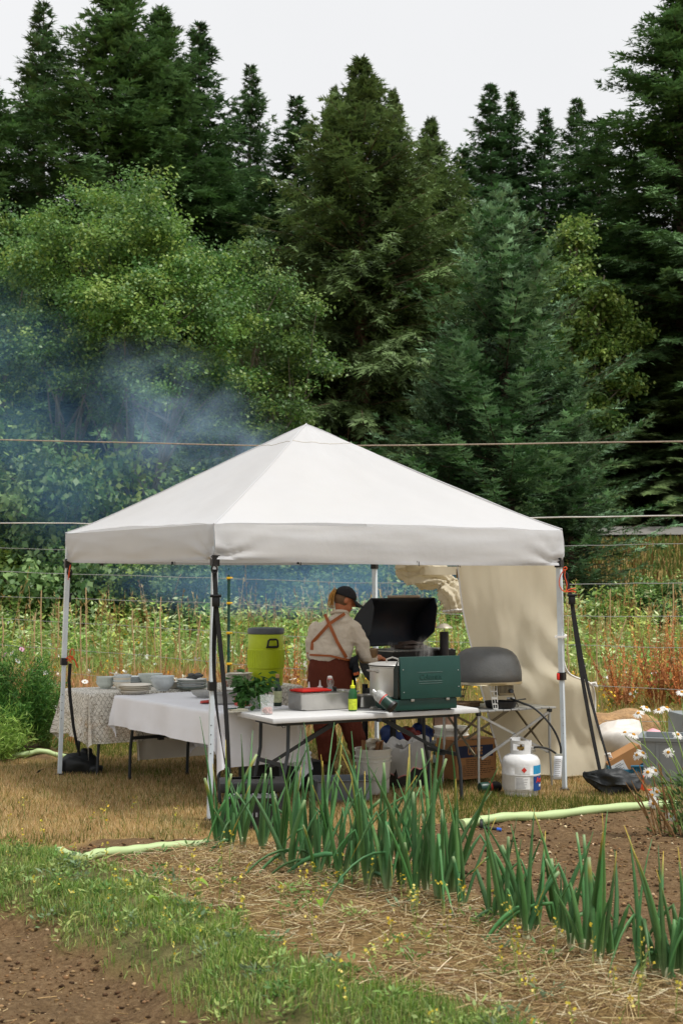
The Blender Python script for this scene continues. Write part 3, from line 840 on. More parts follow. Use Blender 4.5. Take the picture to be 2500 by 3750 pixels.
def conifer(seed, H, r0, z0, whorl=0.36, nb=6, extra=0.4, el_top=35, el_bot=-8, droop=0.10, upturn=0.05, spacing=0.12, twig=0.42, hang=0.0, leaf=0.10, ragged=0.25, prof=0.8,
            c_in='#2c3a22', c_out='#5d7350', c_alt='#4a5a34', skip=0.0, wid=0.42, K=4):
    rg = np.random.default_rng(seed)
    zs = []
    z = z0
    while z < H - 0.15:
        zs += [z + rg.normal(0, 0.05) for _ in range(nb)]
        if extra > 0: zs += [z + rg.random() * whorl for _ in range(int(nb * extra + rg.random()))]
        z += whorl * rg.uniform(0.8, 1.2) * (0.55 + 0.45 * (1 - (z - z0) / (H - z0)))
    zs = np.clip(np.array(zs), z0, H - 0.05)
    zs = zs[rg.random(len(zs)) > skip]
    t = (zs - z0) / (H - z0)
    az = rg.random(len(zs)) * 6.283
    L = (r0 * np.minimum((1 - t) ** prof, (1 - t) * 1.35) * np.minimum(1, 0.55 + t * 3.0) + 0.08) * (1 + rg.normal(0, ragged, len(zs))).clip(0.35, 1.6)
    el = np.radians(el_bot + (el_top - el_bot) * t ** 1.2 + rg.normal(0, 7, len(zs)))
    # stations along the branches
    ns = np.maximum(2, (L / spacing).astype(int))
    bi = np.repeat(np.arange(len(zs)), ns)
    first = np.cumsum(ns) - ns
    s = (np.arange(len(bi)) - first[bi] + rg.random(len(bi))) / ns[bi]
    s = 0.12 + 0.88 * s
    d = s * L[bi]
    def pos(bi, d):
        rad = d * np.cos(el[bi]); zz = zs[bi] + d * np.sin(el[bi]) - droop * d * d + upturn * (d / np.maximum(L[bi], .1)) ** 3 * L[bi]
        return np.stack([np.cos(az[bi]) * rad, np.sin(az[bi]) * rad, zz], -1)
    p = pos(bi, d); tang = unit(pos(bi, d + 0.05) - p)
    side = unit(np.cross(tang, np.array([0, 0, 1.0])))
    upv = np.cross(side, tang)
    # twigs, both sides
    sg = np.where(rg.random(len(bi)) < 0.5, 1.0, -1.0)
    P2 = np.concatenate([p, p]); T2 = np.concatenate([tang, tang]); S2 = np.concatenate([side * sg[:, None], -side * sg[:, None]]); U2 = np.concatenate([upv, upv])
    B2 = np.concatenate([bi, bi]); s2 = np.concatenate([s, s])
    M = len(P2)
    ang = np.radians(rg.uniform(30, 65, M))
    dv = T2 * np.cos(ang)[:, None] + S2 * np.sin(ang)[:, None] + U2 * rg.normal(0.05, 0.28, M)[:, None] + np.array([0, 0, -1.0]) * (hang * rg.random(M))[:, None]
    dv = unit(dv)
    tl = twig * (0.35 + 0.65 * (1 - s2)) * rg.uniform(0.5, 1.25, M) * np.minimum(1, 0.12 + L[B2] / 1.3)
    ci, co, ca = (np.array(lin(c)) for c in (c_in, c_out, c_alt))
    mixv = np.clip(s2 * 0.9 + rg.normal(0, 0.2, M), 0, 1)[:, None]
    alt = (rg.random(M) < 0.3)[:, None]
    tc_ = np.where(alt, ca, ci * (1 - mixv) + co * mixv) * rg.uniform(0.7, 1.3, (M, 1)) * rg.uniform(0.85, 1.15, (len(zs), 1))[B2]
    # needle sprays: slim pointed faces feathered along each twig
    Vs, Cs = [], []
    perp = unit(np.cross(dv, U2 + rg.normal(0, 0.25, (M, 3))))
    for k in range(K):
        a0 = (k + 0.2 * rg.random(M)) / K
        b0 = P2 + dv * (tl * a0)[:, None] - np.array([0, 0, 1.0]) * (tl * a0 * a0 * 0.25)[:, None]
        lf = leaf * rg.uniform(0.7, 1.35, M) * (1.15 - 0.5 * a0)
        for sgn in (1, -1):
            dd = unit(dv * 0.85 + perp * (sgn * 0.75) + rg.normal(0, 0.22, (M, 3)))
            ww = dv * (lf * wid)[:, None]
            Vs.append(np.stack([b0, b0 + ww, b0 + dd * lf[:, None] + ww * 0.3], 1)); Cs.append(tc_)
    e = P2 + dv * (tl * 0.8)[:, None] - np.array([0, 0, 1.0]) * (tl * 0.16)[:, None]
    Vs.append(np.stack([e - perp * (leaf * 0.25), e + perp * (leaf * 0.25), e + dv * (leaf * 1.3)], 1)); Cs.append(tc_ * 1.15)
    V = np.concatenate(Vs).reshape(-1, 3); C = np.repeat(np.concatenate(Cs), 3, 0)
    F = np.arange(len(V)).reshape(-1, 3)
    crown = np_mesh('crown', V, [F], cols=C)
    # trunk with its limbs
    mb = MB()
    mb.tube([(0.04 * math.sin(zz), 0.03 * math.cos(zz * 1.3), zz) for zz in np.linspace(-0.3, H, 14)], [max(0.012, 0.020 * (H - zz)) for zz in np.linspace(-0.3, H, 14)], 8)
    for i in range(0, len(zs), 2):
        q_ = pos(np.array([i] * 4), L[i] * np.array([0, 0.3, 0.65, 0.97])); mb.tube(q_.tolist(), [0.012 + 0.010 * L[i] / 2, 0.012 + 0.004 * L[i], 0.009, 0.004], 4, cap=False)
    return crown, mb
def bark_mesh(mb, m):
    o = mb.build('trunk', m); me = o.data; bpy.data.objects.remove(o); return me

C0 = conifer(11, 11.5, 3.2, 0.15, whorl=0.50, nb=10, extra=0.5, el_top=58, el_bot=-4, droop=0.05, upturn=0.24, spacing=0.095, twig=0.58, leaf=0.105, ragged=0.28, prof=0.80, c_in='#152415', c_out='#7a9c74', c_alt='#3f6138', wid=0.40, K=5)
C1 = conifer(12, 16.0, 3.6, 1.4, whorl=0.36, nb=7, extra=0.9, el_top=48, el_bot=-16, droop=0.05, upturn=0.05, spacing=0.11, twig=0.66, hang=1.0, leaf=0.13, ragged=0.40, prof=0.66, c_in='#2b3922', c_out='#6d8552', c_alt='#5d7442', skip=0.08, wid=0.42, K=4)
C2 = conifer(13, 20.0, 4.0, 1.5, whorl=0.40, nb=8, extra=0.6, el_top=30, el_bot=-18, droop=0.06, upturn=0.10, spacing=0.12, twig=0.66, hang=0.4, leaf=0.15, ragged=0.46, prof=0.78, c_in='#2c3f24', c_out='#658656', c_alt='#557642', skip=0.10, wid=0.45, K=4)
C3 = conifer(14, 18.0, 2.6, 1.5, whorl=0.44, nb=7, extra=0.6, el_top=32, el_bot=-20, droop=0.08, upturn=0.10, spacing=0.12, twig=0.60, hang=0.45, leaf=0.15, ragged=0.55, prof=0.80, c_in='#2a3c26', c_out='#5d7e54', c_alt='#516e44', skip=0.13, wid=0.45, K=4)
# dead hanging twigs low on the old spruce
rg = np.random.default_rng(5)
for i in range(150):
    z = rg.uniform(0.8, 6.0); a = rg.random() * 6.283; L = rg.uniform(0.6, 2.2)
    p0 = Vector((0, 0, z)); d = Vector((math.cos(a), math.sin(a), rg.uniform(-0.15, 0.25)))
    pts = [p0 + d * (L * k / 3) - Vector((0, 0, 0.12 * (L * k / 3) ** 2)) for k in range(4)]
    C1[1].tube(pts, [0.022, 0.015, 0.010, 0.004], 4, cap=False)
    for j in range(4):
        q0 = pts[1 + j % 3]; e = Vector((rg.normal(0, 0.22), rg.normal(0, 0.22), -rg.uniform(0.2, 0.8)))
        C1[1].tube([q0, q0 + e * 0.5 + Vector((rg.normal(0, .06), rg.normal(0, .06), 0)), q0 + e], [0.010, 0.007, 0.003], 3, cap=False)
TK = [bark_mesh(C0[1], M_BARK), bark_mesh(C1[1], mat('old_spruce_bark', '#6b5544', 0.95, var=0.4, scale=3, bump=0.6, bscale=10)), bark_mesh(C2[1], M_BARK), bark_mesh(C3[1], mat('grey_fir_bark', '#6d665c', 0.95, var=0.3, scale=3))]
CR = [C0[0], C1[0], C2[0], C3[0]]
CH, CRAD = [11.5, 16.0, 20.0, 18.0], [3.2, 3.6, 4.0, 2.6]
def put_conifer(px, ytop, D, kind, rpx, label, name='conifer_tree', group=None, rot=None, ground=None):
    top = PD(px, ytop, D)
    g = gzs(top.x, D) - 0.1
    t = thing(name, label, 'tree', (top.x, D, g), random.random() * 6.28 if rot is None else rot, group)
    h = (top.z - g) / CH[kind]; r_ = rpx / FPX * D / CRAD[kind] * (1.15, 1.40, 1.60, 1.55)[kind]
    t.scale = (r_, r_, h)
    link('trunk', TK[kind], None, t)
    link('crown', CR[kind], M_NEEDLE, t)
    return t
G_BACK = 'conifers along the forest edge'
put_conifer(-70, 230, 45, 2, 330, 'dark conifer behind the pale green alder, its top bare of neighbours', 'fir_tree')
put_conifer(160, 25, 50, 3, 250, 'slim pointed conifer next to the huge double topped fir', 'fir_tree')
put_conifer(425, -90, 46, 2, 400, 'tallest dark fir of the wood, towering over the alders', 'fir_tree')
put_conifer(590, 20, 47, 2, 330, 'second tall dark fir leaning close to the tallest fir', 'fir_tree')
put_conifer(727, 95, 52, 3, 260, 'thin topped fir with a pale bare trunk', 'fir_tree')
put_conifer(918, 245, 56, 3, 190, 'narrow dark fir standing free against the sky', 'fir_tree')
put_conifer(800, 520, 49, 2, 260, 'lower fir filling the gap below the thin topped fir', 'fir_tree')
put_conifer(1085, 360, 47, 3, 230, 'small feathery fir pressed against the big drooping spruce', 'fir_tree')
put_conifer(1320, 225, 38, 1, 430, 'big drooping dark spruce directly above the canopy peak', 'spruce_tree')
put_conifer(1225, 330, 38.6, 1, 230, 'slender leader growing up beside the big drooping spruce', 'spruce_tree')
put_conifer(1440, 340, 38.8, 1, 250, 'ragged spruce squeezed between the drooping spruce and the olive one', 'spruce_tree')
put_conifer(1575, 440, 41, 1, 300, 'olive green spruce shouldering the big drooping spruce', 'spruce_tree')
put_conifer(1690, 560, 52, 3, 220, 'small spiky fir between the drooping spruce and the distant firs', 'fir_tree')
for px, yt, D, r_, lab in ((1795, 320, 60, 200, 'tallest of the distant firs behind the blue green spruce'), (1868, 345, 61, 170, 'distant fir close against the tallest distant fir'),
                           (1990, 405, 60, 180, 'distant fir in the middle of the far row'), (2110, 372, 62, 180, 'distant fir with an open airy top'),
                           (2190, 440, 60, 180, 'distant pointed fir at the end of the far row'), (2300, 640, 58, 190, 'low distant fir beside the tall bare edged fir')):
    put_conifer(px, yt, D, 3, r_, lab, 'fir_tree')
put_conifer(2490, -60, 46.5, 2, 400, 'tall dark fir with long level boughs above the roadside bank', 'fir_tree')
put_conifer(2640, 300, 50, 2, 330, 'dark fir half hidden behind the long boughed fir', 'fir_tree')
put_conifer(1845, 680, 31, 0, 530, 'full blue green spruce with upturned branch tips behind the canopy', 'spruce_tree')
put_conifer(2085, 1320, 30.5, 0, 200, 'young spruce at the foot of the full blue green spruce', 'spruce_tree')
put_conifer(1640, 1180, 32.5, 0, 260, 'small spruce tucked under the full blue green spruce', 'spruce_tree')
for px, yt, D, kd in ((-150, 800, 56, 2), (120, 700, 57, 2), (330, 640, 58, 3), (620, 620, 57, 2), (980, 720, 57, 2), (1130, 820, 52, 1), (1230, 700, 58, 2), (1450, 640, 58, 2), (1620, 900, 50, 1), (1720, 760, 57, 2),
                      (1930, 900, 54, 2), (2080, 980, 52, 2), (2240, 1000, 49, 2), (2390, 940, 50, 2), (2560, 900, 47, 2), (2320, 1250, 46, 1), (2480, 1300, 45, 1), (1010, 1050, 44, 1), (1330, 1000, 46, 2), (1180, 1300, 42, 1), (1480, 1250, 41, 1)):
    put_conifer(px, yt, D, kd, 330, 'dark conifer deep in the wood behind the front trees', 'fir_tree', 'conifers deep in the wood')

# ---------------- broadleaved trees
def leafy(seed, lobes, per_lobe, per_cluster, leaf=(0.07, 0.095), cl_r=0.16, cols=('#7f9a48', '#5f8038', '#4a6a30', '#93a858'), shell=(0.55, 1.05)):
    rg = np.random.default_rng(seed)
    Cc, Nn = [], []
    for (cx, cy, cz, rx, ry, rz) in lobes:
        # boughs: smaller tufts set on the lobe's outside, leafy on their upper side
        nb_ = 17
        d0 = unit(rg.normal(size=(nb_, 3))); d0[:, 2] = np.where(d0[:, 2] < -0.45, -d0[:, 2], d0[:, 2]); d0 = unit(d0)
        for k in range(nb_):
            bc = np.array([cx, cy, cz]) + d0[k] * np.array([rx, ry, rz]) * rg.uniform(0.45, 0.95)
            br = rg.uniform(0.20, 0.40) * min(rx, rz)
            n = max(4, int(per_lobe * (rx * rz) / 2.2 / nb_ * 1.15))
            d = unit(rg.normal(size=(n, 3)) + np.array([0, 0, 0.35]) + d0[k] * 0.5)
            Cc.append(bc + d * (br * rg.uniform(0.6, 1.1, n) * np.where(rg.random(n) < 0.1, 1.35, 1.0))[:, None] * np.array([1.25, 1.25, 0.7])); Nn.append(d)
    Cc, Nn = np.concatenate(Cc), np.concatenate(Nn)
    n = len(Cc)
    pc = np.array([lin(c) for c in cols])[rg.integers(0, len(cols), n)] * rg.uniform(0.8, 1.2, (n, 1))
    ci = np.repeat(np.arange(n), per_cluster); M = len(ci)
    sp_ = unit(np.cross(Nn, np.array([0.1, 0, 1.0])))
    p = Cc[ci] + rg.normal(0, cl_r, (M, 3)) * np.array([1, 1, 0.55])
    nrm = unit(Nn[ci] * 0.5 + rg.normal(0, 0.6, (M, 3)) + np.array([0, 0, 0.7]))
    d = unit(np.cross(nrm, rg.normal(size=(M, 3)))); d[:, 2] -= 0.25; d = unit(d)
    L = rg.uniform(leaf[0] * 0.6, leaf[1] * 1.15, M)
    V, C = leaf_quads(p, d, nrm, L, L * rg.uniform(0.55, 0.8, M), pc[ci] * rg.uniform(0.86, 1.14, (M, 1)))
    return quad_mesh('crown', V, C), Cc
def limbs(seed, base_pts, targets, r_=0.12, n=26):
    """trunks from the ground that fork towards points of the crown"""
    rg = np.random.default_rng(seed); mb = MB()
    for bx_, top, rad in base_pts:
        b_, tp = Vector(bx_), Vector(top)
        mid = b_.lerp(tp, 0.5) + Vector((rg.normal(0, .2), rg.normal(0, .2), 0))
        pts = [b_, b_.lerp(mid, 0.5), mid, mid.lerp(tp, 0.5), tp]
        mb.tube(pts, [rad, rad * .85, rad * .7, rad * .5, rad * .25], 7)
        for k in range(n):
            j = targets[rg.integers(0, len(targets))]; j = Vector(j)
            s0 = b_.lerp(tp, rg.uniform(0.3, 0.95))
            if (j - s0).length > 4.5 or j.z < s0.z - 0.3: continue
            c1 = s0.lerp(j, 0.5) + Vector((rg.normal(0, .15), rg.normal(0, .15), rg.normal(0.1, .15)))
            mb.tube([s0, c1, j], [rad * 0.3, rad * 0.18, 0.008], 5, cap=False)
    return bark_mesh(mb, M_BARKG)
def put_leafy(name, label, loc, crown, trunk, group=None, rotz=0, sc=(1, 1, 1)):
    t = thing(name, label, 'tree' if 'tree' in name else 'shrub', loc, rotz, group); t.scale = sc
    if trunk is not None: link('trunk', trunk, None, t)
    link('crown', crown, M_BROAD, t)
    return t
AL = ('#769648', '#5f843e', '#4a7036', '#8aa250', '#688a50')
def lb(px, py, D, rpx, bx0, bD, squash=1.0, ry=None):   # a lobe from its place in the photo
    p = PD(px, py, D); r_ = rpx / FPX * D
    return (p.x - bx0, D - bD, p.z - gzs(bx0, bD), r_, ry or r_, r_ * squash)
x0 = (430 - 1250) / FPX * 30
lobes = [lb(470, 900, 30, 250, x0, 30), lb(300, 1000, 29.6, 230, x0, 30), lb(650, 1000, 30, 220, x0, 30), lb(420, 1250, 29, 300, x0, 30), lb(680, 1230, 29.4, 270, x0, 30), lb(250, 1350, 29.3, 270, x0, 30), lb(520, 1500, 29, 300, x0, 30, 0.8), lb(780, 1480, 29.5, 230, x0, 30, 0.8)]
cr, cc = leafy(21, lobes, 190, 52, cols=AL)
tk = limbs(22, [((0.2, 0, -0.1), (0.3, 0.2, 7.8), 0.15), ((-0.9, 0.3, -0.1), (-1.3, 0.1, 6.8), 0.12), ((-0.3, -0.3, -0.1), (1.6, -0.2, 6.4), 0.10)], cc)
put_leafy('alder_tree', 'big pale green alder with a rounded crown behind the smoke', (x0, 30, gzs(x0, 30)), cr, tk)
x0 = (-30 - 1250) / FPX * 31
lobes = [lb(-20, 900, 31, 190, x0, 31), lb(60, 1120, 30.4, 200, x0, 31), lb(-120, 1150, 31, 220, x0, 31), lb(0, 1400, 30.2, 230, x0, 31), lb(70, 1650, 30, 220, x0, 31, 0.8)]
cr, cc = leafy(23, lobes, 170, 46, cols=AL)
put_leafy('alder_tree', 'yellowing alder crowding the big rounded alder', (x0, 31, gzs(x0, 31)), cr, limbs(24, [((0, 0, -0.1), (0.2, 0, 7.5), 0.13)], cc))
x0 = (900 - 1250) / FPX * 31.5
lobes = [lb(850, 1030, 31.5, 180, x0, 31.5, 0.8), lb(1000, 1150, 31, 190, x0, 31.5, 0.7), lb(1080, 1340, 31, 180, x0, 31.5, 0.6), lb(900, 1330, 30.8, 230, x0, 31.5, 0.7), lb(1000, 1500, 30.6, 210, x0, 31.5, 0.6), lb(850, 1600, 30.5, 220, x0, 31.5, 0.6), lb(1060, 1640, 31, 150, x0, 31.5, 0.6)]
cr, cc = leafy(25, lobes, 170, 46, cols=('#6c8a44', '#557a3c', '#426332', '#7f9852', '#628250'))
put_leafy('alder_tree', 'layered alder with sweeping branches beside the canopy peak', (x0, 31.5, gzs(x0, 31.5)), cr, limbs(26, [((0, 0, -0.1), (0.2, 0, 7.0), 0.13), ((0.5, 0.2, 0), (0.9, 0, 5.5), 0.08)], cc))
x0 = (2110 - 1250) / FPX * 43
lobes = [lb(2105, 880, 43, 55, x0, 43, 1.4), lb(2090, 1020, 43, 85, x0, 43), lb(2150, 1120, 42.6, 95, x0, 43), lb(2010, 1100, 43, 75, x0, 43), lb(2230, 1160, 43, 80, x0, 43, .8), lb(2100, 1250, 42.6, 100, x0, 43), lb(2200, 1300, 42.6, 90, x0, 43, .8), lb(2060, 1380, 42.6, 90, x0, 43), lb(2240, 1430, 42.6, 95, x0, 43, .8), lb(2150, 1530, 42.4, 110, x0, 43, .8), lb(2300, 1240, 43, 70, x0, 43, .8)]
cr, cc = leafy(27, lobes, 110, 30, leaf=(0.09, 0.15), cl_r=0.2, cols=('#7f9c4c', '#6c8c46', '#92a858', '#5c7c40'))
put_leafy('alder_tree', 'slender yellow green alder peeping out behind the blue green spruce', (x0, 43, gzs(x0, 43)), cr, limbs(28, [((0, 0, -0.1), (0.1, 0, 9.2), 0.13), ((0.3, 0, 0), (0.9, 0, 7.6), 0.09)], cc))
# understory shrubs: three shapes, copied
SH = []
for sd, cols in ((31, ('#6f8e46', '#567a3a', '#87a052', '#44652f')), (32, ('#5f7d48', '#4a6a38', '#768f58')), (33, ('#7f9a44', '#5f8238', '#94a850'))):
    rg = np.random.default_rng(sd)
    lobes = [(rg.normal(0, .6), rg.normal(0, .4), rg.uniform(0.7, 2.2), rg.uniform(.7, 1.1), rg.uniform(.6, .9), rg.uniform(.55, .9)) for _ in range(6)]
    cr, cc = leafy(sd, lobes, 60, 26, leaf=(0.07, 0.13), cl_r=0.16, cols=cols)
    SH.append((cr, limbs(sd + 5, [((0, 0, -0.1), (0.2, 0, 1.8), 0.05), ((0.1, 0, 0), (-0.6, 0.1, 1.5), 0.04)], cc, n=20)))
SHR = [(40, 1560, 28.6, 0, 1.3), (230, 1600, 28.5, 1, 1.25), (430, 1580, 28.8, 2, 1.25), (640, 1600, 29.0, 1, 1.2), (820, 1800, 28.6, 0, 1.0), (1010, 1850, 29.0, 1, 1.0), (1180, 1900, 29.5, 2, 1.0), (1380, 1900, 30.0, 1, 1.1), (100, 1960, 27.8, 2, 0.9), (340, 1990, 27.6, 0, 0.9), (560, 1980, 27.9, 2, 0.9), (760, 2000, 27.8, 1, 0.85), (940, 2010, 28.0, 0, 0.85), (1120, 2020, 28.3, 1, 0.85), (1300, 2020, 28.5, 2, 0.85), (1520, 2010, 28.8, 0, 0.9), (-120, 1820, 28.5, 1, 1.2),
       (2160, 2150, 27.5, 1, 0.5), (2300, 2140, 27.5, 0, 0.6), (2430, 2120, 27.6, 2, 0.6), (2540, 2105, 28.0, 1, 0.7), (2480, 2175, 26.8, 1, 0.5), (2230, 2180, 26.6, 2, 0.45)]
for px, yt, D, kd, sc in SHR:
    top = PD(px, yt, D); g = gzs(top.x, D)
    h = max(0.4, (top.z - g) / 2.9)
    put_leafy('shrub', 'leafy green shrub on the roadside bank' if px > 2000 else 'leafy green understory shrub at the foot of the alders', (top.x, D, g), SH[kd][0], SH[kd][1], 'shrubs on the roadside bank' if px > 2000 else 'understory shrubs at the forest edge', random.random() * 6.28, (sc, sc, h))
# ================================================================== CANOPY
def pin(o):
    """the mesh is in world coordinates: keep it there under its (unscaled) parent"""
    p = o.parent
    if p is not None and p.parent is None:
        o.matrix_parent_inverse = (Matrix.Translation(p.location) @ p.rotation_euler.to_matrix().to_4x4()).inverted()
    return o
cF, cR, cL, cB = Vector((-0.934, 10.42, 0)), Vector((1.862, 12.0, 0)), Vector((-2.525, 13.02, 0)), Vector((0.345, 14.6, 0))
ZT, ZB, ZP = 2.185, 1.925, 3.14
cen = (cF + cR + cL + cB) / 4
CAN = thing('pop_up_canopy', 'off white pop up canopy tent with four light grey legs', 'canopy', (cen.x, cen.y, 0))
M_TENT = mat('tent_fabric', '#d6d7d9', 0.8, var=0.03, scale=1.5, bump=0.3, bscale=6, transl=0.40, spec=0.2, dirt='#cfc8bb', dirt_amt=0.10)
M_SEAM = mat('seam_thread', '#b9b5ac', 0.8)
M_LEGM = mat('leg_paint', '#d0dae1', 0.4, var=0.06, scale=8, dirt='#8d8a80', dirt_amt=0.25)
M_BLKP = mat('black_plastic', '#1b1b1c', 0.5, var=0.15, scale=10)
corners = [cF, cR, cB, cL]
peak = Vector((-0.31, 12.5, ZP))
def out_of(i):
    a, b_ = corners[i], corners[(i + 1) % 4]
    d = (b_ - a).normalized()
    return Vector((d.y, -d.x, 0))
for i in range(4):
    a, b_ = corners[i] + Vector((0, 0, ZT)), corners[(i + 1) % 4] + Vector((0, 0, ZT))
    nrm = out_of(i)
    NS, NT = 22, 30
    rows = []
    for si in range(NS + 1):
        s = si / NS
        row = []
        for ti in range(NT + 1):
            t = ti / NT
            p = a.lerp(b_, t).lerp(peak, s)
            w_ = 4 * t * (1 - t)
            sag = 0.030 * math.sin(math.pi * s ** 0.75) * (0.55 + 0.75 * w_) - 0.02 * w_ * (1 - s) ** 4
            wr = 0.014 * (vnoise(t * 6 + i * 9, s * 5, 3) - 0.5) + 0.008 * (vnoise(t * 17 + i * 9, s * 6 + t * 5, 4) - 0.5) + 0.010 * math.sin(t * 26 + i) * math.exp(-((s) / 0.10) ** 2) * (1 - w_) ** 1.5
            wr += 0.006 * math.sin(40 * abs(t - 0.5) * (1 - s)) * math.exp(-((s - 0.93) / 0.10) ** 2)
            p = p + Vector((0, 0, -sag * 1.1 + float(wr)))
            row.append(p)
        rows.append(row)
    seam = rows[18]; side_ = [r_[0] for r_ in rows]
    mb = MB(); mb.grid(rows); pnl = pin(mb.build('roof_panel', M_TENT, CAN, angle=80))
    mb = MB(); mb.tube([p_ + Vector((0, 0, 0.001)) for p_ in seam], 0.0035, 5); pin(mb.build('stitched_seam', M_SEAM, pnl)); mb = MB(); mb.tube([p_ + Vector((0, 0, 0.002)) for p_ in side_], 0.006, 6); pin(mb.build('stitched_seam', M_TENT, pnl))
    rows = []
    for v in range(15):
        k = v / 14
        row = []
        for ti in range(61):
            t = ti / 60
            p = a.lerp(b_, t)
            dc = min(t, 1 - t) * (b_ - a).length
            droop = 0.018 * math.sin(t * math.pi) * k + (0.035 if i in (0, 1) else 0.0) * t * k * (i == 0) 
            fan = math.exp(-dc / 0.30) * 0.030 * math.sin(math.atan2(1.02 - k, dc * 3.2 + 0.02) * 13 + i) * k
            wv = 0.008 * math.sin(t * 9 + i * 2) * k + 0.010 * float(vnoise(t * 14 + i * 5, k * 1.6, 8) - 0.5) * k + 0.005 * float(vnoise(t * 7 + i * 5, k * 9, 8) - 0.5)
            p = p + nrm * (0.010 * math.sin(k * math.pi) + fan + wv - 0.012 * k * k) - Vector((0, 0, (ZT - ZB) * k + droop))
            p = p + (b_ - a).normalized() * ((0.5 - t) * 0.012 * k)
            row.append(p)
        rows.append(row)
    mb = MB(); mb.grid(rows)
    # hem band
    hem = [[p + nrm * 0.003 for p in rows[-2]], [p + nrm * 0.004 for p in rows[-1]], [p - nrm * 0.004 + Vector((0, 0, 0.022)) for p in rows[-1]]]
    mb.grid(hem)
    pin(mb.build('valance', M_TENT, CAN, angle=80))
mb = MB(); mb.tube([(peak.x, peak.y, 2.35), (peak.x, peak.y, ZP - 0.03)], 0.02, 8); pin(mb.build('centre_pole', M_LEGM, CAN))
# legs: a square outer tube, a slider collar and a thinner inner tube
feet = [P(767, 3005), P(2066, 2893), Vector((0.36, 14.55, 0)), P(219, 2838)]
for i, (c, f) in enumerate(zip(corners, feet)):
    ins_ = (cen - c).normalized() * 0.035; ins_.z = 0
    top = c + ins_ + Vector((0, 0, ZT - 0.01)); f = f.copy(); f.z = gzs(f.x, f.y)
    mid = top.lerp(f, {0: 0.545, 1: 0.56, 2: 0.55, 3: 0.53}[i])
    mb = MB(); mb.bar(mid, top, 0.041); leg = pin(mb.build('leg', M_LEGM, CAN, smooth=False))
    mb = MB(); mb.bar(f, mid, 0.033); pin(mb.build('inner_tube', M_LEGM, leg, smooth=False))
    mb = MB(); u_ = (top - mid).normalized()
    mb.bar(mid - u_ * 0.03, mid + u_ * 0.035, 0.056)
    pin(mb.build('slider_collar', M_BLKP, leg, smooth=False))
    if i == 1:
        mb = MB(); mb.box(mid + Vector((-0.035, -0.02, 0.0)), (0.022, 0.03, 0.055), bev=0.005); pin(mb.build('release_button', mat('red_plastic', '#d12a1e', 0.45), leg))
    mb = MB(); mb.bar(top - u_ * 0.30, top - u_ * 0.22, 0.058); pin(mb.build('corner_bracket', M_BLKP, leg, smooth=False))
    mb = MB(); mb.box(f + Vector((0, 0, 0.01)), (0.07, 0.07, 0.012)); pin(mb.build('foot_plate', mat('foot_steel', '#3a3a3a', 0.5, 0.6), leg, smooth=False))
    mb = MB()
    for h_ in (0.2, 0.27, 0.34, 0.41): mb.box(f.lerp(mid, h_ + 0.3) + Vector((0.0, -0.018, 0)), (0.008, 0.002, 0.008))
    pin(mb.build('pin_hole', M_BLKP, leg, smooth=False))
for i in range(4):       # scissor bars under the eaves
    a, b_ = corners[i].lerp(cen, 0.025), corners[(i + 1) % 4].lerp(cen, 0.025)
    m_ = a.lerp(b_, 0.5)
    for p0, p1 in ((a, m_), (m_, b_)):
        for z0_, z1_, o_ in ((ZT - 0.03, ZB + 0.06, 0.0), (ZB + 0.06, ZT - 0.03, 0.016)):
            mb = MB(); off = -out_of(i) * (0.01 + o_)
            mb.bar(p0 + off + Vector((0, 0, z0_)), p1 + off + Vector((0, 0, z1_)), 0.012, 0.024); pin(mb.build('truss_bar', M_LEGM, CAN, smooth=False))
for i, t in ((0, 0.22), (0, 0.55), (3, 0.28), (3, 0.75), (1, 0.5)):   # hook-and-loop toggles under the hem
    a, b_ = corners[i], corners[(i + 1) % 4]
    p = a.lerp(b_, t) - out_of(i) * 0.02
    mb = MB(); mb.box(p + Vector((0, 0, ZB - 0.020)), (0.018, 0.012, 0.03)); mb.tube([p + Vector((0.006, 0, ZB - 0.03)), p + Vector((0.022, 0, ZB - 0.045)), p + Vector((0.02, 0, ZB - 0.01))], 0.003, 5)
    pin(mb.build('hem_clip', M_BLKP, CAN))

# ---------------- hanging side wall
M_WALLF = mat('side_wall_fabric', '#dcd3bc', 0.85, var=0.05, scale=2, bump=0.15, bscale=5, transl=0.45, spec=0.15)
SW = thing('canopy_side_wall', 'beige fabric side wall hanging from the canopy and pulled towards a strap', 'side wall', (cR.x, cR.y, 0))
rows = []
NU, NV = 44, 46
lft = [PD(1674, 2058, 13.42), PD(1690, 2210, 13.25), PD(1714, 2330, 13.05), PD(1750, 2480, 12.85), PD(1790, 2630, 12.68), PD(1812, 2720, 12.58), Vector((1.43, 12.52, 0.06))]
rgt = [Vector((1.855, 12.13, 2.0)), PD(2046, 2200, 12.20), PD(2052, 2330, 12.26), PD(2075, 2455, 12.34), PD(2166, 2512, 12.75), PD(2182, 2640, 12.9), PD(2212, 2740, 12.95), PD(2228, 2842, 12.92)]
def poly_at(pts, t):
    x = t * (len(pts) - 1); i = min(int(x), len(pts) - 2); u = x - i
    p0, p1, p2, p3 = pts[max(i - 1, 0)], pts[i], pts[i + 1], pts[min(i + 2, len(pts) - 1)]
    return 0.5 * ((2 * p1) + (p2 - p0) * u + (2 * p0 - 5 * p1 + 4 * p2 - p3) * u * u + (3 * p1 - p0 - 3 * p2 + p3) * u ** 3)
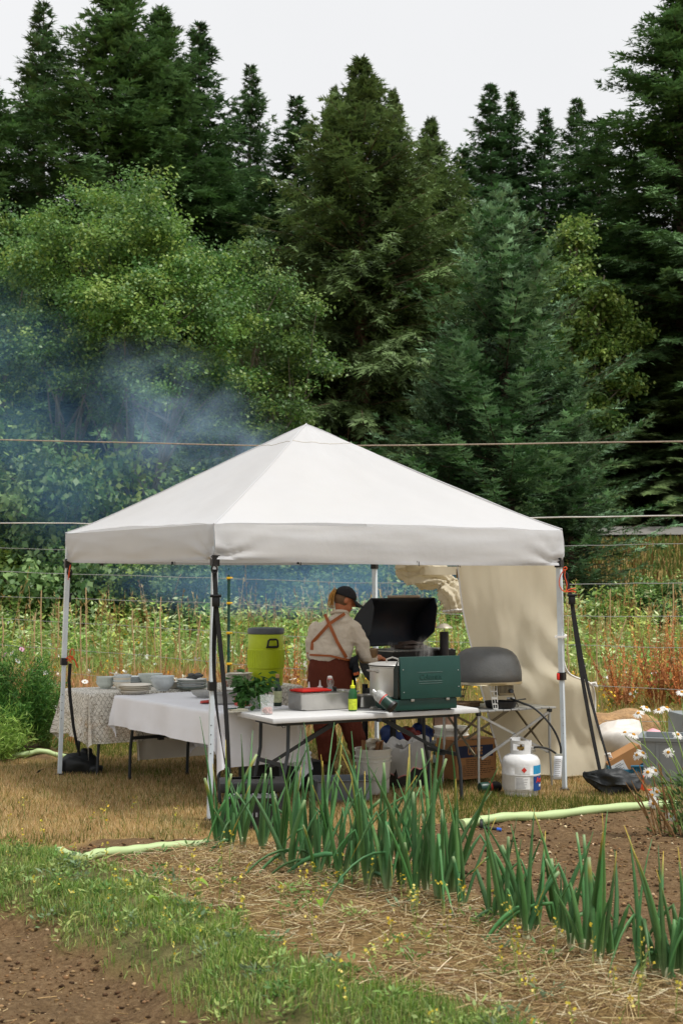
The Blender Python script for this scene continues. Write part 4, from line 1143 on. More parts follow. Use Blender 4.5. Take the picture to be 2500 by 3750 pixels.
for vi in range(NV + 1):
    v = vi / NV
    l_, r__ = poly_at(lft, v), poly_at(rgt, v)
    row = []
    for ui in range(NU + 1):
        u = ui / NU
        p = l_.lerp(r__, u)
        belly = 0.10 * math.sin(math.pi * u) * math.sin(math.pi * min(1, v * 1.1)) 
        fold = 0.045 * math.sin(u * 15 + 4.0 * v + 1.5 * math.sin(v * 5)) * (0.25 + v) * math.sin(math.pi * u) ** 0.5 + 0.09 * float(fbm(u * 6 + v * 3, v * 4, 55) - 0.5)
        tens = 0.045 * math.sin((v - 0.55 + 0.5 * (1 - u)) * 24) * math.exp(-((u - 1) / 0.35) ** 2) * math.exp(-((v - 0.42) / 0.3) ** 2)
        row.append(p + Vector((0.3, 0.95, 0)) * (belly * 0.8 + fold + tens))
    rows.append(row)
mb = MB(); mb.grid(rows); pin(mb.build('fabric_sheet', M_WALLF, SW, angle=80))
M_PIPE = mat('white_binding', '#e2e0dc', 0.7, var=0.05)
for ed, nm in (([r[0] for r in rows], 'edge_binding'), ([r[-1] for r in rows], 'edge_binding')):
    mb = MB(); mb.tube(ed, 0.009, 6); pin(mb.build(nm, M_PIPE, SW))
mb = MB(); mb.tube([p + Vector((0, -0.006, 0.0)) for p in rows[-1]], 0.005, 5); pin(mb.build('hem', mat('hem_thread', '#8d7f62', 0.8), SW))
for vi, nm in ((int(NV * 0.30), 'tie_band'),):
    p = rows[vi][-1]; lp = corners[1].lerp(cen, 0.012)
    mb = MB(); mb.tube([p, p + Vector((0.03, -0.10, 0.005)), Vector((lp.x + 0.035, lp.y - 0.03, p.z)), Vector((lp.x - 0.04, lp.y - 0.035, p.z)), p], 0.012, 6); pin(mb.build(nm, M_PIPE, SW))
for vi in (int(NV * 0.575), int(NV * 0.90)):
    p = rows[vi][-1]; mb = MB(); mb.tube([p + Vector((-0.01, 0, 0.01)), p + Vector((0.035, -0.02, 0.02)), p + Vector((0.05, -0.02, -0.01)), p], 0.013, 6); pin(mb.build('tie_band', M_PIPE, SW))

# ---------------- the other side wall, bunched up under the eave
RW = thing('rolled_side_wall', 'bunched up beige side wall tied under the canopy eave behind the smoker', 'side wall', (0.6, 14.0, 0))
ctr = [PD(1455, 2078, 14.25), PD(1520, 2090, 14.15), PD(1585, 2108, 14.0), PD(1625, 2128, 13.9), PD(1645, 2160, 13.85), PD(1660, 2195, 13.8), PD(1664, 2238, 13.78)]
rad = [0.05, 0.14, 0.13, 0.075, 0.10, 0.11, 0.085]
mb = MB(); rows2 = []
for k in range(85):
    t = k / 84
    c = poly_at(ctr, t); x = t * (len(rad) - 1); i = min(int(x), len(rad) - 2); r_ = rad[i] + (rad[i + 1] - rad[i]) * (x - i)
    tg = (poly_at(ctr, min(1, t + 0.02)) - poly_at(ctr, max(0, t - 0.02))).normalized()
    sx = tg.cross(Vector((0, 1, 0))).normalized(); sy = tg.cross(sx).normalized()
    row = []
    for a_ in range(49):
        an = a_ / 48 * 2 * math.pi
        rr = r_ * (1 + 0.20 * math.sin(5 * an + 6 * t) + 0.45 * float(vnoise(math.cos(an) * 2 + 9, math.sin(an) * 2 + t * 9, 4) - 0.5) + 0.13 * math.sin(11 * an + 24 * t) + 0.22 * float(vnoise(math.cos(an) * 5 + 9, math.sin(an) * 5 + t * 30, 7) - 0.5))
        row.append(c + sx * (math.cos(an) * rr) + sy * (math.sin(an) * rr))
    rows2.append(row)
mb.grid(rows2); pin(mb.build('bunched_fabric', M_WALLF, RW, angle=75))
mb = MB(); mb.tube(rows2[-1], 0.012, 6); pin(mb.build('edge_binding', M_PIPE, RW))
mb = MB(); mb.tube([rows2[48][a_] * 1.0 for a_ in range(49)], 0.014, 6); pin(mb.build('tie_band', M_WALLF, RW))
mb = MB(); mb.grid([[PD(x, 2078 + 10 * j - 3, 14.3 + (x - 1455) / 225 * -0.9) + Vector((0, 0.02 * math.sin(x * 0.06), 0)) for x in range(1455, 1700, 12)] for j in range(4)]); pin(mb.build('hanging_strip', M_WALLF, RW))
mb = MB(); mb.box(PD(1674, 2100, 13.4), (0.022, 0.02, 0.085)); pin(mb.build('wooden_toggle', mat('toggle_wood', '#8c6d3f', 0.7), RW))

# ---------------- ratchet straps
M_WEB = mat('black_webbing', '#141415', 0.75, var=0.2, scale=40, bump=0.3, bscale=200)
M_BUCK = mat('buckle_steel', '#2a2a2b', 0.4, 0.7, var=0.2)
def ribbon(mb, pts, w_, th=0.003, tw=0.0):
    n_ = len(pts); rowsA, rowsB = [], []
    for i, p in enumerate(pts):
        a_ = tw * i / max(1, n_ - 1) + 0.25
        d = Vector((math.cos(a_), math.sin(a_), 0)) * (w_ / 2); nn = Vector((-math.sin(a_), math.cos(a_), 0)) * th
        rowsA.append([p - d - nn, p + d - nn, p + d + nn, p - d + nn, p - d - nn])
    mb.grid(rowsA)
def lerp_pts(a, b_, n_, sag=Vector((0, 0, 0))):
    return [a.lerp(b_, k / n_) + sag * math.sin(math.pi * k / n_) for k in range(n_ + 1)]
def strap(label, top, buckle, ends, wdt=0.03, name='ratchet_strap', hook=True):
    t = thing(name, label, 'strap', (buckle.x, buckle.y, 0))
    mb = MB(); ribbon(mb, lerp_pts(top, buckle, 4), wdt); pin(mb.build('upper_webbing', M_WEB, t))
    d = (top - buckle).normalized()
    mb = MB()
    mb.box(buckle, (0.055, 0.028, 0.085), bev=0.006); mb.tube([buckle + Vector((-0.04, -0.012, 0.035)), buckle + Vector((0.04, -0.012, 0.035))], 0.011, 8)
    mb.box(buckle + Vector((0, -0.022, -0.012)), (0.034, 0.012, 0.06), bev=0.004)
    pin(mb.build('ratchet_buckle', M_BUCK, t))
    if hook:
        mb = MB(); mb.tube([top + Vector((0.02 * math.sin(a_ * 1.0), -0.01, 0.03 * math.cos(a_))) for a_ in np.linspace(0.3, 5.2, 9)] + [top + Vector((0.0, -0.01, 0.07))], 0.007, 7)
        pin(mb.build('hook', M_BUCK, t))
    for e, tw, sg in ends:
        mb = MB(); ribbon(mb, lerp_pts(buckle - Vector((0, 0, 0.03)), e, 14, sg), wdt, tw=tw); pin(mb.build('strap_tail', M_WEB, t))
    return t
strap('black ratchet strap hooked at the top of the front canopy leg', PD(786, 2085, 10.30), PD(791, 2200, 10.30), [(PD(842, 2900, 10.42), 0.6, Vector((0.015, 0, 0))), (PD(826, 2800, 10.40), 1.6, Vector((-0.045, 0.02, 0)))], 0.034)
strap('black ratchet strap running from the side wall corner to the black sandbag', PD(2068, 2110, 11.98), PD(2092, 2195, 11.98), [(PD(2202, 2855, 12.05), 0.3, Vector((-0.02, 0, 0))), (PD(2242, 2838, 12.15), 0.9, Vector((-0.03, 0.02, 0)))], 0.034)
strap('slack black strap behind the leg with orange twine', PD(257, 2095, 12.98), PD(251, 2190, 13.06), [(PD(245, 2420, 13.15), 0.5, Vector((-0.02, 0, 0)))], 0.022)
t = thing('loose_strap', 'loose black strap hanging from the twine collar to the black dry bag', 'strap', tuple(PD(259, 2440, 12.86)))
mb = MB(); ribbon(mb, [PD(x, y, 12.86) for x, y in ((258, 2430), (254, 2490), (257, 2545), (263, 2600), (270, 2660), (280, 2715), (293, 2768))], 0.03, tw=0.9); pin(mb.build('webbing', M_WEB, t))

M_ORNG = mat('orange_twine', '#d0552c', 0.8, var=0.2, scale=30)
def twine(label, pts_list, loc):
    t = thing('orange_twine', label, 'twine', tuple(loc))
    for pts in pts_list:
        mb = MB(); mb.tube([poly_at(pts, k / 12) for k in range(13)], 0.0045, 5); pin(mb.build('strand', M_ORNG, t))
D_ = 12.80
w_ = lambda x, y: PD(x, y, D_)
twine('orange twine knotted round the collar of the canopy leg by the feathery bush', [[w_(243, 2412), w_(253, 2404), w_(266, 2408), w_(262, 2418), w_(246, 2420)], [w_(244, 2408), w_(256, 2414), w_(270, 2406), w_(256, 2402)], [w_(258, 2404), w_(259, 2385), w_(266, 2376), w_(272, 2384), w_(272, 2400)],
       [w_(266, 2408), w_(276, 2418), w_(283, 2436), w_(287, 2446)], [w_(264, 2408), w_(278, 2424), w_(281, 2440)], [w_(250, 2410), w_(256, 2420), w_(266, 2428)]], w_(256, 2410))
D2_ = 11.9
w2 = lambda x, y: PD(x, y, D2_)
twine('orange twine looped at the top of the canopy leg beside the side wall', [[w2(2062, 2080), w2(2070, 2076), w2(2074, 2084), w2(2064, 2088), w2(2060, 2082)], [w2(2064, 2086), w2(2050, 2110), w2(2046, 2140), w2(2056, 2160), w2(2072, 2168), w2(2100, 2162)],
       [w2(2068, 2086), w2(2066, 2110), w2(2074, 2140), w2(2070, 2164)], [w2(2070, 2166), w2(2085, 2158), w2(2106, 2154)], [w2(2068, 2168), w2(2088, 2166), w2(2108, 2168)]], w2(2066, 2080))
w3 = lambda x, y: PD(x, y, 12.93)
twine('short orange cord dangling at the top of the canopy leg by the feathery bush', [[w3(259, 2068), w3(256, 2085), w3(254, 2105), w3(250, 2124)], [w3(257, 2072), w3(253, 2100), w3(251, 2120)]], w3(256, 2090))

# ---------------- weight bags
M_BAG = mat('black_bag', '#1d2021', 0.58, var=0.25, scale=5, bump=0.5, bscale=9, rvar=0.15)
def lump(mb, c, size, seed, rz=0.0, n=26, m=14, amp=0.2, pw=2.6, crease=0.0):
    rows = []
    rot = Matrix.Rotation(rz, 3, 'Z')
    for j in range(m + 1):
        ph = -math.pi / 2 + math.pi * j / m
        row = []
        for i in range(n + 1):
            th = 2 * math.pi * (i % n) / n
            d = Vector((math.cos(ph) * math.cos(th), math.cos(ph) * math.sin(th), math.sin(ph)))
            k = (abs(d.x) ** pw + abs(d.y) ** pw + abs(d.z) ** pw) ** (-1 / pw)
            f = 1 + amp * float(vnoise(d.x * 1.7 + seed, d.y * 1.7 + d.z * 2.1, seed) - 0.5) * 2
            f += crease * math.sin(th * 7 + 5 * float(vnoise(d.z * 2 + seed, th, seed + 2))) * math.cos(ph)
            v = Vector((d.x * size[0] / 2, d.y * size[1] / 2, d.z * size[2] / 2)) * (k * f)
            row.append(Vector(c) + rot @ v)
        rows.append(row)
    mb.grid(rows)
p = P(272, 2838); t = thing('dry_bag', 'black dry bag weighing down the canopy leg under the lace tablecloth', 'bag', (p.x, p.y, gzs(p.x, p.y)))
mb = MB(); lump(mb, (0.03, 0.12, 0.085), (0.34, 0.22, 0.20), 3, 0.1, amp=0.15); lump(mb, (0.17, 0.10, 0.04), (0.14, 0.18, 0.10), 7, 0.3, amp=0.2); mb.build('bag_body', M_BAG, t, angle=80)
mb = MB(); ribbon(mb, [Vector((-0.10, 0.06, 0.19)), Vector((0.0, 0.0, 0.17)), Vector((0.10, -0.01, 0.13)), Vector((0.17, 0.02, 0.10))], 0.022, tw=0.4); mb.build('strap', M_WEB, t)
mb = MB(); ribbon(mb, [Vector((-0.12, 0.06, 0.05)), Vector((-0.20, 0.03, 0.06)), Vector((-0.27, 0.02, 0.055)), Vector((-0.31, 0.0, 0.045)), Vector((-0.33, 0.0, 0.02))], 0.03, tw=0.9); mb.build('strap', M_WEB, t)
lump_mb = MB(); lump(lump_mb, (0.09, 0.14, 0.19), (0.11, 0.08, 0.07), 9, 0.5); lump_mb.build('roll_top', M_BAG, t, angle=80)
p = P(2245, 2905); t = thing('sandbag', 'black plastic sandbag tied with orange cord under the strap ends', 'bag', (p.x, p.y, gzs(p.x, p.y)))
mb = MB(); ctr = [Vector((-0.25, 0.02, 0.15)), Vector((-0.18, 0, 0.13)), Vector((-0.06, -0.02, 0.10)), Vector((0.08, 0, 0.095)), Vector((0.20, 0.02, 0.10)), Vector((0.245, 0.04, 0.135))]
rr_ = [0.015, 0.06, 0.105, 0.10, 0.075, 0.02]
rows = []
for k in range(31):
    t_ = k / 30; c = poly_at(ctr, t_); x = t_ * 5; i = min(int(x), 4); r_ = rr_[i] + (rr_[i + 1] - rr_[i]) * (x - i)
    rows.append([c + Vector((0.10 * r_ * math.sin(7 * a_ + 3 * t_), math.cos(a_) * r_ * 1.15, math.sin(a_) * r_ * 0.95)) * (1 + 0.13 * math.sin(9 * a_ + 8 * t_) + 0.55 * float(vnoise(math.cos(a_) * 2 + 5, math.sin(a_) * 2 + t_ * 8, 6) - 0.5) + 0.2 * float(vnoise(math.cos(a_) * 5 + 5, math.sin(a_) * 5 + t_ * 24, 6) - 0.5)) for a_ in np.linspace(0, 2 * math.pi, 29)])
mb.grid(rows); mb.build('bag_body', M_BAG, t, angle=80)
mb = MB()
for k in range(7):
    a0 = Vector((0.235, 0.03, 0.14)); mb.tube([a0, a0 + Vector((0.004 * k - 0.01, -0.01, -0.05)), a0 + Vector((0.008 * k - 0.03, -0.015, -0.10 - 0.004 * k))], 0.0035, 4)
mb.tube([Vector((0.245, 0.04, 0.03)), Vector((0.28, 0.0, 0.03)), Vector((0.34, 0.01, 0.02)), Vector((0.40, -0.03, 0.015))], 0.009, 6); mb.tube([Vector((0.225, 0.03, 0.145)), Vector((0.25, 0.02, 0.13)), Vector((0.27, 0.05, 0.17)), Vector((0.28, 0.06, 0.18))], 0.007, 6)
mb.build('cord', M_ORNG, t)
# ================================================================== TABLES AND CLOTHS
TH = math.atan2(0.86, 1.61)                      # the front table's direction
M_TOPW = mat('white_table_plastic', '#c6c6c6', 0.45, var=0.04, scale=10, bump=0.12, bscale=160, dirt='#a8a296', dirt_amt=0.18)
M_TLEG = mat('grey_leg_steel', '#34383b', 0.45, 0.3, var=0.15, scale=8)
def fold_table(name, label, loc, rotz, L, W, h, rot_legs=True, top=True):
    t = thing(name, label, 'table', loc, rotz)
    if top:
        mb = MB(); mb.box((L / 2, W / 2, h - 0.02), (L, W, 0.04), bev=0.012); mb.build('table_top', M_TOPW, t)
        mb = MB(); mb.box((L / 2, W / 2, h - 0.058), (L - 0.2, W - 0.26, 0.03)); mb.build('apron', M_TLEG, t, smooth=False)
    for sx in (0, 1):
        x = 0.17 if sx == 0 else L - 0.17; dx = -0.045 if sx == 0 else 0.045
        for sy in (0.085, W - 0.085):
            mb = MB(); mb.tube([(x, sy, h - 0.04), (x + dx * 0.1, sy, h * 0.62), (x + dx * 0.5, sy, h * 0.5), (x + dx, sy, h * 0.36), (x + dx * 1.3, sy, 0.0)], 0.0145, 8); lg = mb.build('leg', M_TLEG, t)
            mb = MB(); mb.tube([(x + dx * 1.3, sy, 0.0), (x + dx * 1.3, sy, 0.02)], 0.019, 8); mb.build('rubber_foot', M_BLKP, lg)
        mb = MB(); mb.box((x + dx * 0.5, W / 2, h * 0.50), (0.022, W - 0.17, 0.028)); mb.box((x + dx * 0.5, W / 2, h * 0.50 - 0.022), (0.04, 0.05, 0.02)); mb.build('cross_bar', M_TLEG, t, smooth=False)
        m_ = L / 2 + (-0.14 if sx == 0 else 0.14)
        mb = MB(); a_, b_ = Vector((x + dx * 0.5, W / 2, h * 0.50)), Vector((m_, W / 2, h - 0.05)); mb.bar(a_, b_, 0.014, 0.024); mb.bar(a_.lerp(b_, 0.45), b_, 0.022, 0.034); mb.build('diagonal_brace', M_TLEG, t, smooth=False)
    return t
FT0 = Vector((-0.51, 10.64, 0)); FTH = 0.74; FTL, FTW = 1.83, 0.66
ft = fold_table('folding_table', 'white plastic folding table crowded with cooking things', FT0, TH, FTL, FTW, FTH)
for x, y in ((0.10, 0.01), (0.28, 0.005), (FTL / 2, 0.0)):
    mb = MB()
    if x > 0.5: mb.box((x, 0.016, FTH - 0.052), (0.03, 0.03, 0.03)); mb.build('hinge', M_TLEG, ft, smooth=False)
    else: mb.tube([(x - 0.012, 0.03, FTH - 0.045), (x - 0.014, 0.02, FTH - 0.065), (x - 0.004, 0.02, FTH - 0.075)], 0.003, 5); mb.tube([(x + 0.012, 0.03, FTH - 0.045), (x + 0.014, 0.02, FTH - 0.065), (x + 0.004, 0.02, FTH - 0.075)], 0.003, 5); mb.build('catch', M_TLEG, ft)

def drape(name, label, origin, rotz, L, W, h, over, m, res=0.022, seed=1, wave=0.018, cat='tablecloth', hemw=None, uvs=1.0, tails=None):
    """cloth over a table top; over = overhang at (x0, x1, y0, y1)"""
    ox0, ox1, oy0, oy1 = over
    us = np.arange(-ox0, L + ox1 + 1e-6, res); vs = np.arange(-oy0, W + oy1 + 1e-6, res)
    U, Vv = np.meshgrid(us, vs, indexing='ij')
    cxu, cyv = np.clip(U, 0, L), np.clip(Vv, 0, W)
    ex, ey = U - cxu, Vv - cyv
    d = np.hypot(ex, ey)
    nx, ny = np.where(d > 1e-9, ex / np.maximum(d, 1e-9), 0), np.where(d > 1e-9, ey / np.maximum(d, 1e-9), 0)
    along = cxu + cyv * 1.3
    ang = np.arctan2(ey, ex)
    both = (np.abs(ex) > 1e-6) & (np.abs(ey) > 1e-6)
    w_ = wave * (np.sin(along * 8.0 + seed) + 0.6 * np.sin(along * 17 + seed * 2.1)) * np.clip(d / 0.35, 0, 1)
    w_ += np.where(both, 0.10 * np.cos(4 * (ang - np.pi / 4)) * -1 * np.clip(d / 0.4, 0, 1.3), 0) * 0.55
    w_ += (fbm(U * 4, Vv * 4, seed) - 0.5) * 0.035 * np.clip(d / 0.3, 0, 1)
    flare = 0.012 * np.clip(d / 0.02, 0, 1) + 0.10 * d
    drop = np.maximum(0, d - 0.012) * 0.985
    X = cxu + nx * (flare + w_); Y = cyv + ny * (flare + w_)
    Z = h + 0.004 - drop + (fbm(U * 3, Vv * 3, seed + 5) - 0.5) * 0.004
    Z = np.maximum(Z, 0.05)
    nu, nv = U.shape
    a, b_ = np.meshgrid(np.arange(nu - 1), np.arange(nv - 1), indexing='ij')
    F = np.stack([a * nv + b_, (a + 1) * nv + b_, (a + 1) * nv + b_ + 1, a * nv + b_ + 1], -1).reshape(-1, 4)
    me = np_mesh(name, np.stack([X, Y, Z], -1).reshape(-1, 3), [F], smooth=True, uv=np.stack([U, Vv], -1).reshape(-1, 2))
    o = link(name, me, m); o.location = origin; o.rotation_euler = (0, 0, rotz)
    return tag(o, label, cat)
# the table under the white cloth: its long side runs along the canopy's open side
WT0 = Vector((-0.97, 11.18, 0)); wt1 = Vector((-2.03, 12.78, 0))
wdir = (wt1 - WT0).normalized(); wrot = math.atan2(wdir.y, wdir.x)
# local x from the near corner to the far one; local -y is the inner side, so lay the table to the other side
WL, WW, WH = 1.88, 0.74, 0.735
wperp = Vector((wdir.y, -wdir.x, 0))
wo_ = WT0 + wperp * WW
fold_table('folding_table', 'folding table hidden under the plain white cloth', wo_, wrot, WL, WW, WH)
M_CLOTH = mat('white_linen', '#eff0f5', 0.85, var=0.03, scale=3, bump=0.25, bscale=220, transl=0.12, spec=0.2)
drape('tablecloth', 'plain white tablecloth with hanging pointed corners', wo_, wrot, WL, WW, WH, (0.45, 0.30, 0.52, 0.30), M_CLOTH, seed=2)
# the buffet table with the lace cloth
LT0 = Vector((-2.27, 12.86, 0)); lrot = math.atan2(0.483, 0.876); LL, LW, LH = 2.15, 0.72, 0.735
fold_table('folding_table', 'buffet folding table hidden under the lace cloth', LT0, lrot, LL, LW, LH)
lm = bpy.data.materials.new('lace'); lm.use_nodes = True
n, l = lm.node_tree.nodes, lm.node_tree.links
b = n['Principled BSDF']; b.inputs['Roughness'].default_value = 0.9
tc = n.new('ShaderNodeTexCoord'); sep = n.new('ShaderNodeSeparateXYZ'); l.new(tc.outputs['UV'], sep.inputs[0])
def mth(op, a, b_=None):
    k = n.new('ShaderNodeMath'); k.operation = op
    for i, s_ in enumerate((a, b_)):
        if s_ is None: continue
        if isinstance(s_, (int, float)): k.inputs[i].default_value = s_
        else: l.new(s_, k.inputs[i])
    return k.outputs[0]
SCL = 30.0
vr = mth('MULTIPLY', sep.outputs[1], SCL); row_ = mth('FLOOR', vr); fv = mth('FRACT', vr)
par = mth('MULTIPLY', mth('FRACT', mth('MULTIPLY', row_, 0.5)), 1.0)
fu = mth('SUBTRACT', mth('FRACT', mth('ADD', mth('MULTIPLY', sep.outputs[0], SCL * 0.8), par)), 0.5)
dist = mth('SQRT', mth('ADD', mth('POWER', fu, 2.0), mth('POWER', mth('MULTIPLY', mth('SUBTRACT', fv, 0.05), 0.55), 2.0)))
ring = mth('LESS_THAN', mth('ABSOLUTE', mth('SUBTRACT', dist, 0.46)), 0.034)
big = n.new('ShaderNodeTexNoise'); big.inputs['Scale'].default_value = 13; big.inputs['Detail'].default_value = 3; big.inputs['Distortion'].default_value = 1.5; l.new(tc.outputs['UV'], big.inputs['Vector'])
flor = mth('LESS_THAN', mth('ABSOLUTE', mth('SUBTRACT', big.outputs['Fac'], 0.5)), 0.018)
hole = mth('MAXIMUM', ring, flor)
mx = n.new('ShaderNodeMix'); mx.data_type = 'RGBA'; l.new(hole, mx.inputs['Factor']); mx.inputs['A'].default_value = (*lin('#dedad0'), 1); mx.inputs['B'].default_value = (*lin('#a39b8a'), 1)
l.new(mx.outputs['Result'], b.inputs['Base Color'])
al = mth('SUBTRACT', 0.97, mth('MULTIPLY', hole, 0.35)); l.new(al, b.inputs['Alpha'])
drape('lace_tablecloth', 'cream lace tablecloth with scalloped pattern under the dishes', LT0, lrot, LL, LW, LH, (0.42, 0.25, 0.46, 0.3), lm, seed=6, wave=0.03)
ud = Vector((math.cos(lrot), math.sin(lrot), 0))
drape('under_cloth', 'plain beige cloth hanging low beneath the lace of the buffet table', LT0 + ud * 0.45 + Vector((-0.482, 0.876, 0)) * 0.03, lrot, LL - 0.5, LW - 0.05, LH - 0.012, (0.02, 0.1, 0.62, 0.1), mat('beige_cotton', '#cfc7ba', 0.9, var=0.04, bump=0.2, bscale=120, transl=0.2), seed=12, wave=0.012)
# a second shorter lace layer over its corner
o = drape('lace_overlay', 'short second layer of lace draped over the corner of the buffet table', LT0 + Vector((0, 0, 0.004)), lrot, 1.2, LW, LH, (0.22, 0.0, 0.27, 0.1), lm, seed=9, wave=0.02)

# ---------------- roll-top camp table
CT0 = P(1752, 2900); CTR = TH + 0.02; CTL, CTW, CTH = 0.74, 0.52, 0.68
M_ALU = mat('aluminium', '#b4b6b5', 0.38, 0.75, var=0.12, scale=10, rvar=0.1)
ct = thing('camp_table', 'aluminium roll top camp table with crossed braces', 'table', (CT0.x, CT0.y, 0), CTR)
ns = 11
for k in range(ns):
    x = -0.08 + (CTL + 0.14) * k / ns
    mb = MB(); mb.box((x + 0.035, CTW / 2, CTH - 0.012 + 0.002 * (k % 2)), ((CTL + 0.14) / ns - 0.006, CTW + 0.06, 0.016), bev=0.003); mb.build('slat', M_ALU, ct)
for x, y, fx_, fy_ in ((0, 0, 0.0, 0.0), (CTL, 0, CTL + 0.02, -0.0), (0, CTW, -0.02, CTW), (CTL, CTW, CTL, CTW)):
    mb = MB(); mb.tube([(fx_, fy_, 0), (x, y, CTH * 0.55)], 0.0095, 8); mb.tube([(x, y, CTH * 0.5), (x, y, CTH - 0.02)], 0.0125, 8); lg = mb.build('leg', M_ALU, ct)
    mb = MB(); mb.box((x, y, CTH - 0.035), (0.035, 0.035, 0.03), bev=0.006); mb.build('joint', M_TLEG, lg)
M_ALU2 = mat('brace_bronze', '#7d7460', 0.45, 0.6, var=0.15)
for y, mm in ((0, M_ALU), (CTW, M_ALU2)):
    mb = MB(); mb.bar((0.02, y - 0.012, CTH * 0.40), (CTL - 0.02, y - 0.012, CTH - 0.05), 0.010, 0.020); mb.build('brace', mm, ct, smooth=False)
    mb = MB(); mb.bar((0.02, y + 0.012, CTH - 0.05), (CTL, y + 0.012, CTH * 0.42), 0.010, 0.020); mb.build('brace', mm, ct, smooth=False)
for x in (0, CTL):
    mb = MB(); mb.bar((x - 0.012, 0.02, CTH * 0.42), (x - 0.012, CTW - 0.02, CTH - 0.05), 0.010, 0.018); mb.build('brace', M_ALU2, ct, smooth=False)
    mb = MB(); mb.bar((x + 0.012, 0.02, CTH - 0.05), (x + 0.012, CTW - 0.02, CTH * 0.42), 0.010, 0.018); mb.build('brace', M_ALU2, ct, smooth=False)

# ================================================================== THINGS ON THE FRONT TABLE
def on(px, py, z): return P(px, py, z)
M_STEEL = mat('steel', '#b9b7b2', 0.33, 0.9, var=0.08, scale=12, rvar=0.1, bump=0.05, bscale=40)
M_CLEAR = mat('clear_plastic', '#dfe6e4', 0.12, var=0.0, alpha=0.16)
M_GLASS = mat('clear_glass', '#e6efec', 0.04, var=0.0, alpha=0.18)
M_WHITEP = mat('milky_plastic', '#dfe0df', 0.4, var=0.04, transl=0.2)
def pan(name, label, loc, rotz, L, W, h, m, lip=0.018, wall=0.003, rad=0.04, group=None, cat='pan'):
    t = thing(name, label, cat, loc, rotz, group)
    mb = MB()
    def rect(l_, w2_, z, rd, n_=6):
        pts = []
        for cx_, cy_, a0 in ((l_ / 2 - rd, w2_ / 2 - rd, 0), (-l_ / 2 + rd, w2_ / 2 - rd, 90), (-l_ / 2 + rd, -w2_ / 2 + rd, 180), (l_ / 2 - rd, -w2_ / 2 + rd, 270)):
            for k in range(n_ + 1):
                a = R(a0 + 90 * k / n_); pts.append(Vector((cx_ + rd * math.cos(a), cy_ + rd * math.sin(a), z)))
        return pts + [pts[0]]
    tp = 0.93
    rings = [rect(L * tp * .9, W * tp * .9, 0.004, rad), rect(L * tp - .02, W * tp - .02, 0.001, rad), rect(L * tp, W * tp, 0.012, rad), rect(L - lip * 1.6, W - lip * 1.6, h - 0.012, rad), rect(L - lip, W - lip, h - 0.003, rad), rect(L, W, h, rad), rect(L, W, h + 0.004, rad), rect(L - lip * 2, W - lip * 2, h + 0.003, rad), rect(L - lip * 2.4, W - lip * 2.4, h - 0.012, rad), rect(L * tp - 0.01, W * tp - 0.01, 0.014, rad), rect(L * tp * .85, W * tp * .85, 0.008, rad)]
    mb.grid(rings); nn = len(rings[0]) - 1
    mb.add(rings[0][:-1], [tuple(range(nn))[::-1]]); mb.add(rings[-1][:-1], [tuple(range(nn))])
    mb.build('pan_body', m, t, angle=50)
    return t
# deep steel hotel pan
pp = on(1182, 2595, FTH); hp = pan('hotel_pan', 'deep stainless steel catering pan holding sauces', 0 * pp + Vector((pp.x, pp.y, FTH)), TH + 0.02, 0.545, 0.30, 0.135, M_STEEL, group=None)
hc = Vector((pp.x, pp.y, FTH)); hr = Matrix.Rotation(TH + 0.02, 3, 'Z')
def hpan(x, y, z): return hc + hr @ Vector((x, y, z))
M_RED = mat('red_lid', '#e0281c', 0.4, var=0.06, scale=8, transl=0.15)
t = thing('food_container', 'clear food tub with a bright red lid standing in the steel pan', 'food tub', hpan(-0.10, 0.02, 0.012), TH + 0.10)
mb = MB(); mb.box((0, 0, 0.065), (0.25, 0.17, 0.13), bev=0.02); mb.build('tub', M_CLEAR, t)
mb = MB(); mb.box((0, 0, 0.05), (0.22, 0.145, 0.08), bev=0.02); mb.build('contents', mat('pink_relish', '#b98a80', 0.6, var=0.3, scale=60), t)
mb = MB(); mb.box((0, 0, 0.138), (0.275, 0.195, 0.016), bev=0.006); mb.box((0, 0, 0.148), (0.235, 0.155, 0.008), bev=0.004); mb.build('lid', M_RED, t)
def squeeze(label, loc, body_m, cap_m, h=0.15, r_=0.033, group=None, conical=True, liquid=None, name='squeeze_bottle'):
    t = thing(name, label, 'bottle', loc, 0, group)
    mb = MB(); mb.lathe([(r_ * .9, 0), (r_, 0.008), (r_, h * .62), (r_ * .93, h * .72), (r_ * .55, h * .78)], 20); mb.build('bottle_body', body_m, t)
    mb = MB(); mb.lathe([(r_ * .62, h * .77), (r_ * .62, h * .85), (r_ * .25, h * .87), (r_ * .10, h * 1.12)], 16); mb.build('nozzle_cap', cap_m, t)
    return t
squeeze('milky squeeze bottle with a pointed cap beside the swing top bottle', hpan(0.03, 0.105, 0.012), M_WHITEP, M_WHITEP, 0.185, 0.036)
squeeze('milky squeeze bottle partly hidden behind the red lid', hpan(-0.06, 0.125, 0.012), M_WHITEP, M_WHITEP, 0.175, 0.036)
t = thing('swing_top_bottle', 'conical clear glass bottle with a white swing top stopper', 'bottle', hpan(0.075, 0.02, 0.012), 0.3)
mb = MB(); mb.lathe([(0.045, 0), (0.048, 0.01), (0.046, 0.06), (0.018, 0.165), (0.0165, 0.21), (0.019, 0.215), (0.019, 0.225)], 20); mb.build('glass_body', M_GLASS, t)
mb = MB(); mb.lathe([(0.016, 0.222), (0.02, 0.228), (0.02, 0.238), (0.012, 0.246)], 16); mb.build('stopper', mat('porcelain', '#e6e4e0', 0.3), t)
mb = MB(); mb.lathe([(0.017, 0.216), (0.019, 0.222), (0.017, 0.226)], 14); mb.build('gasket', M_RED, t)
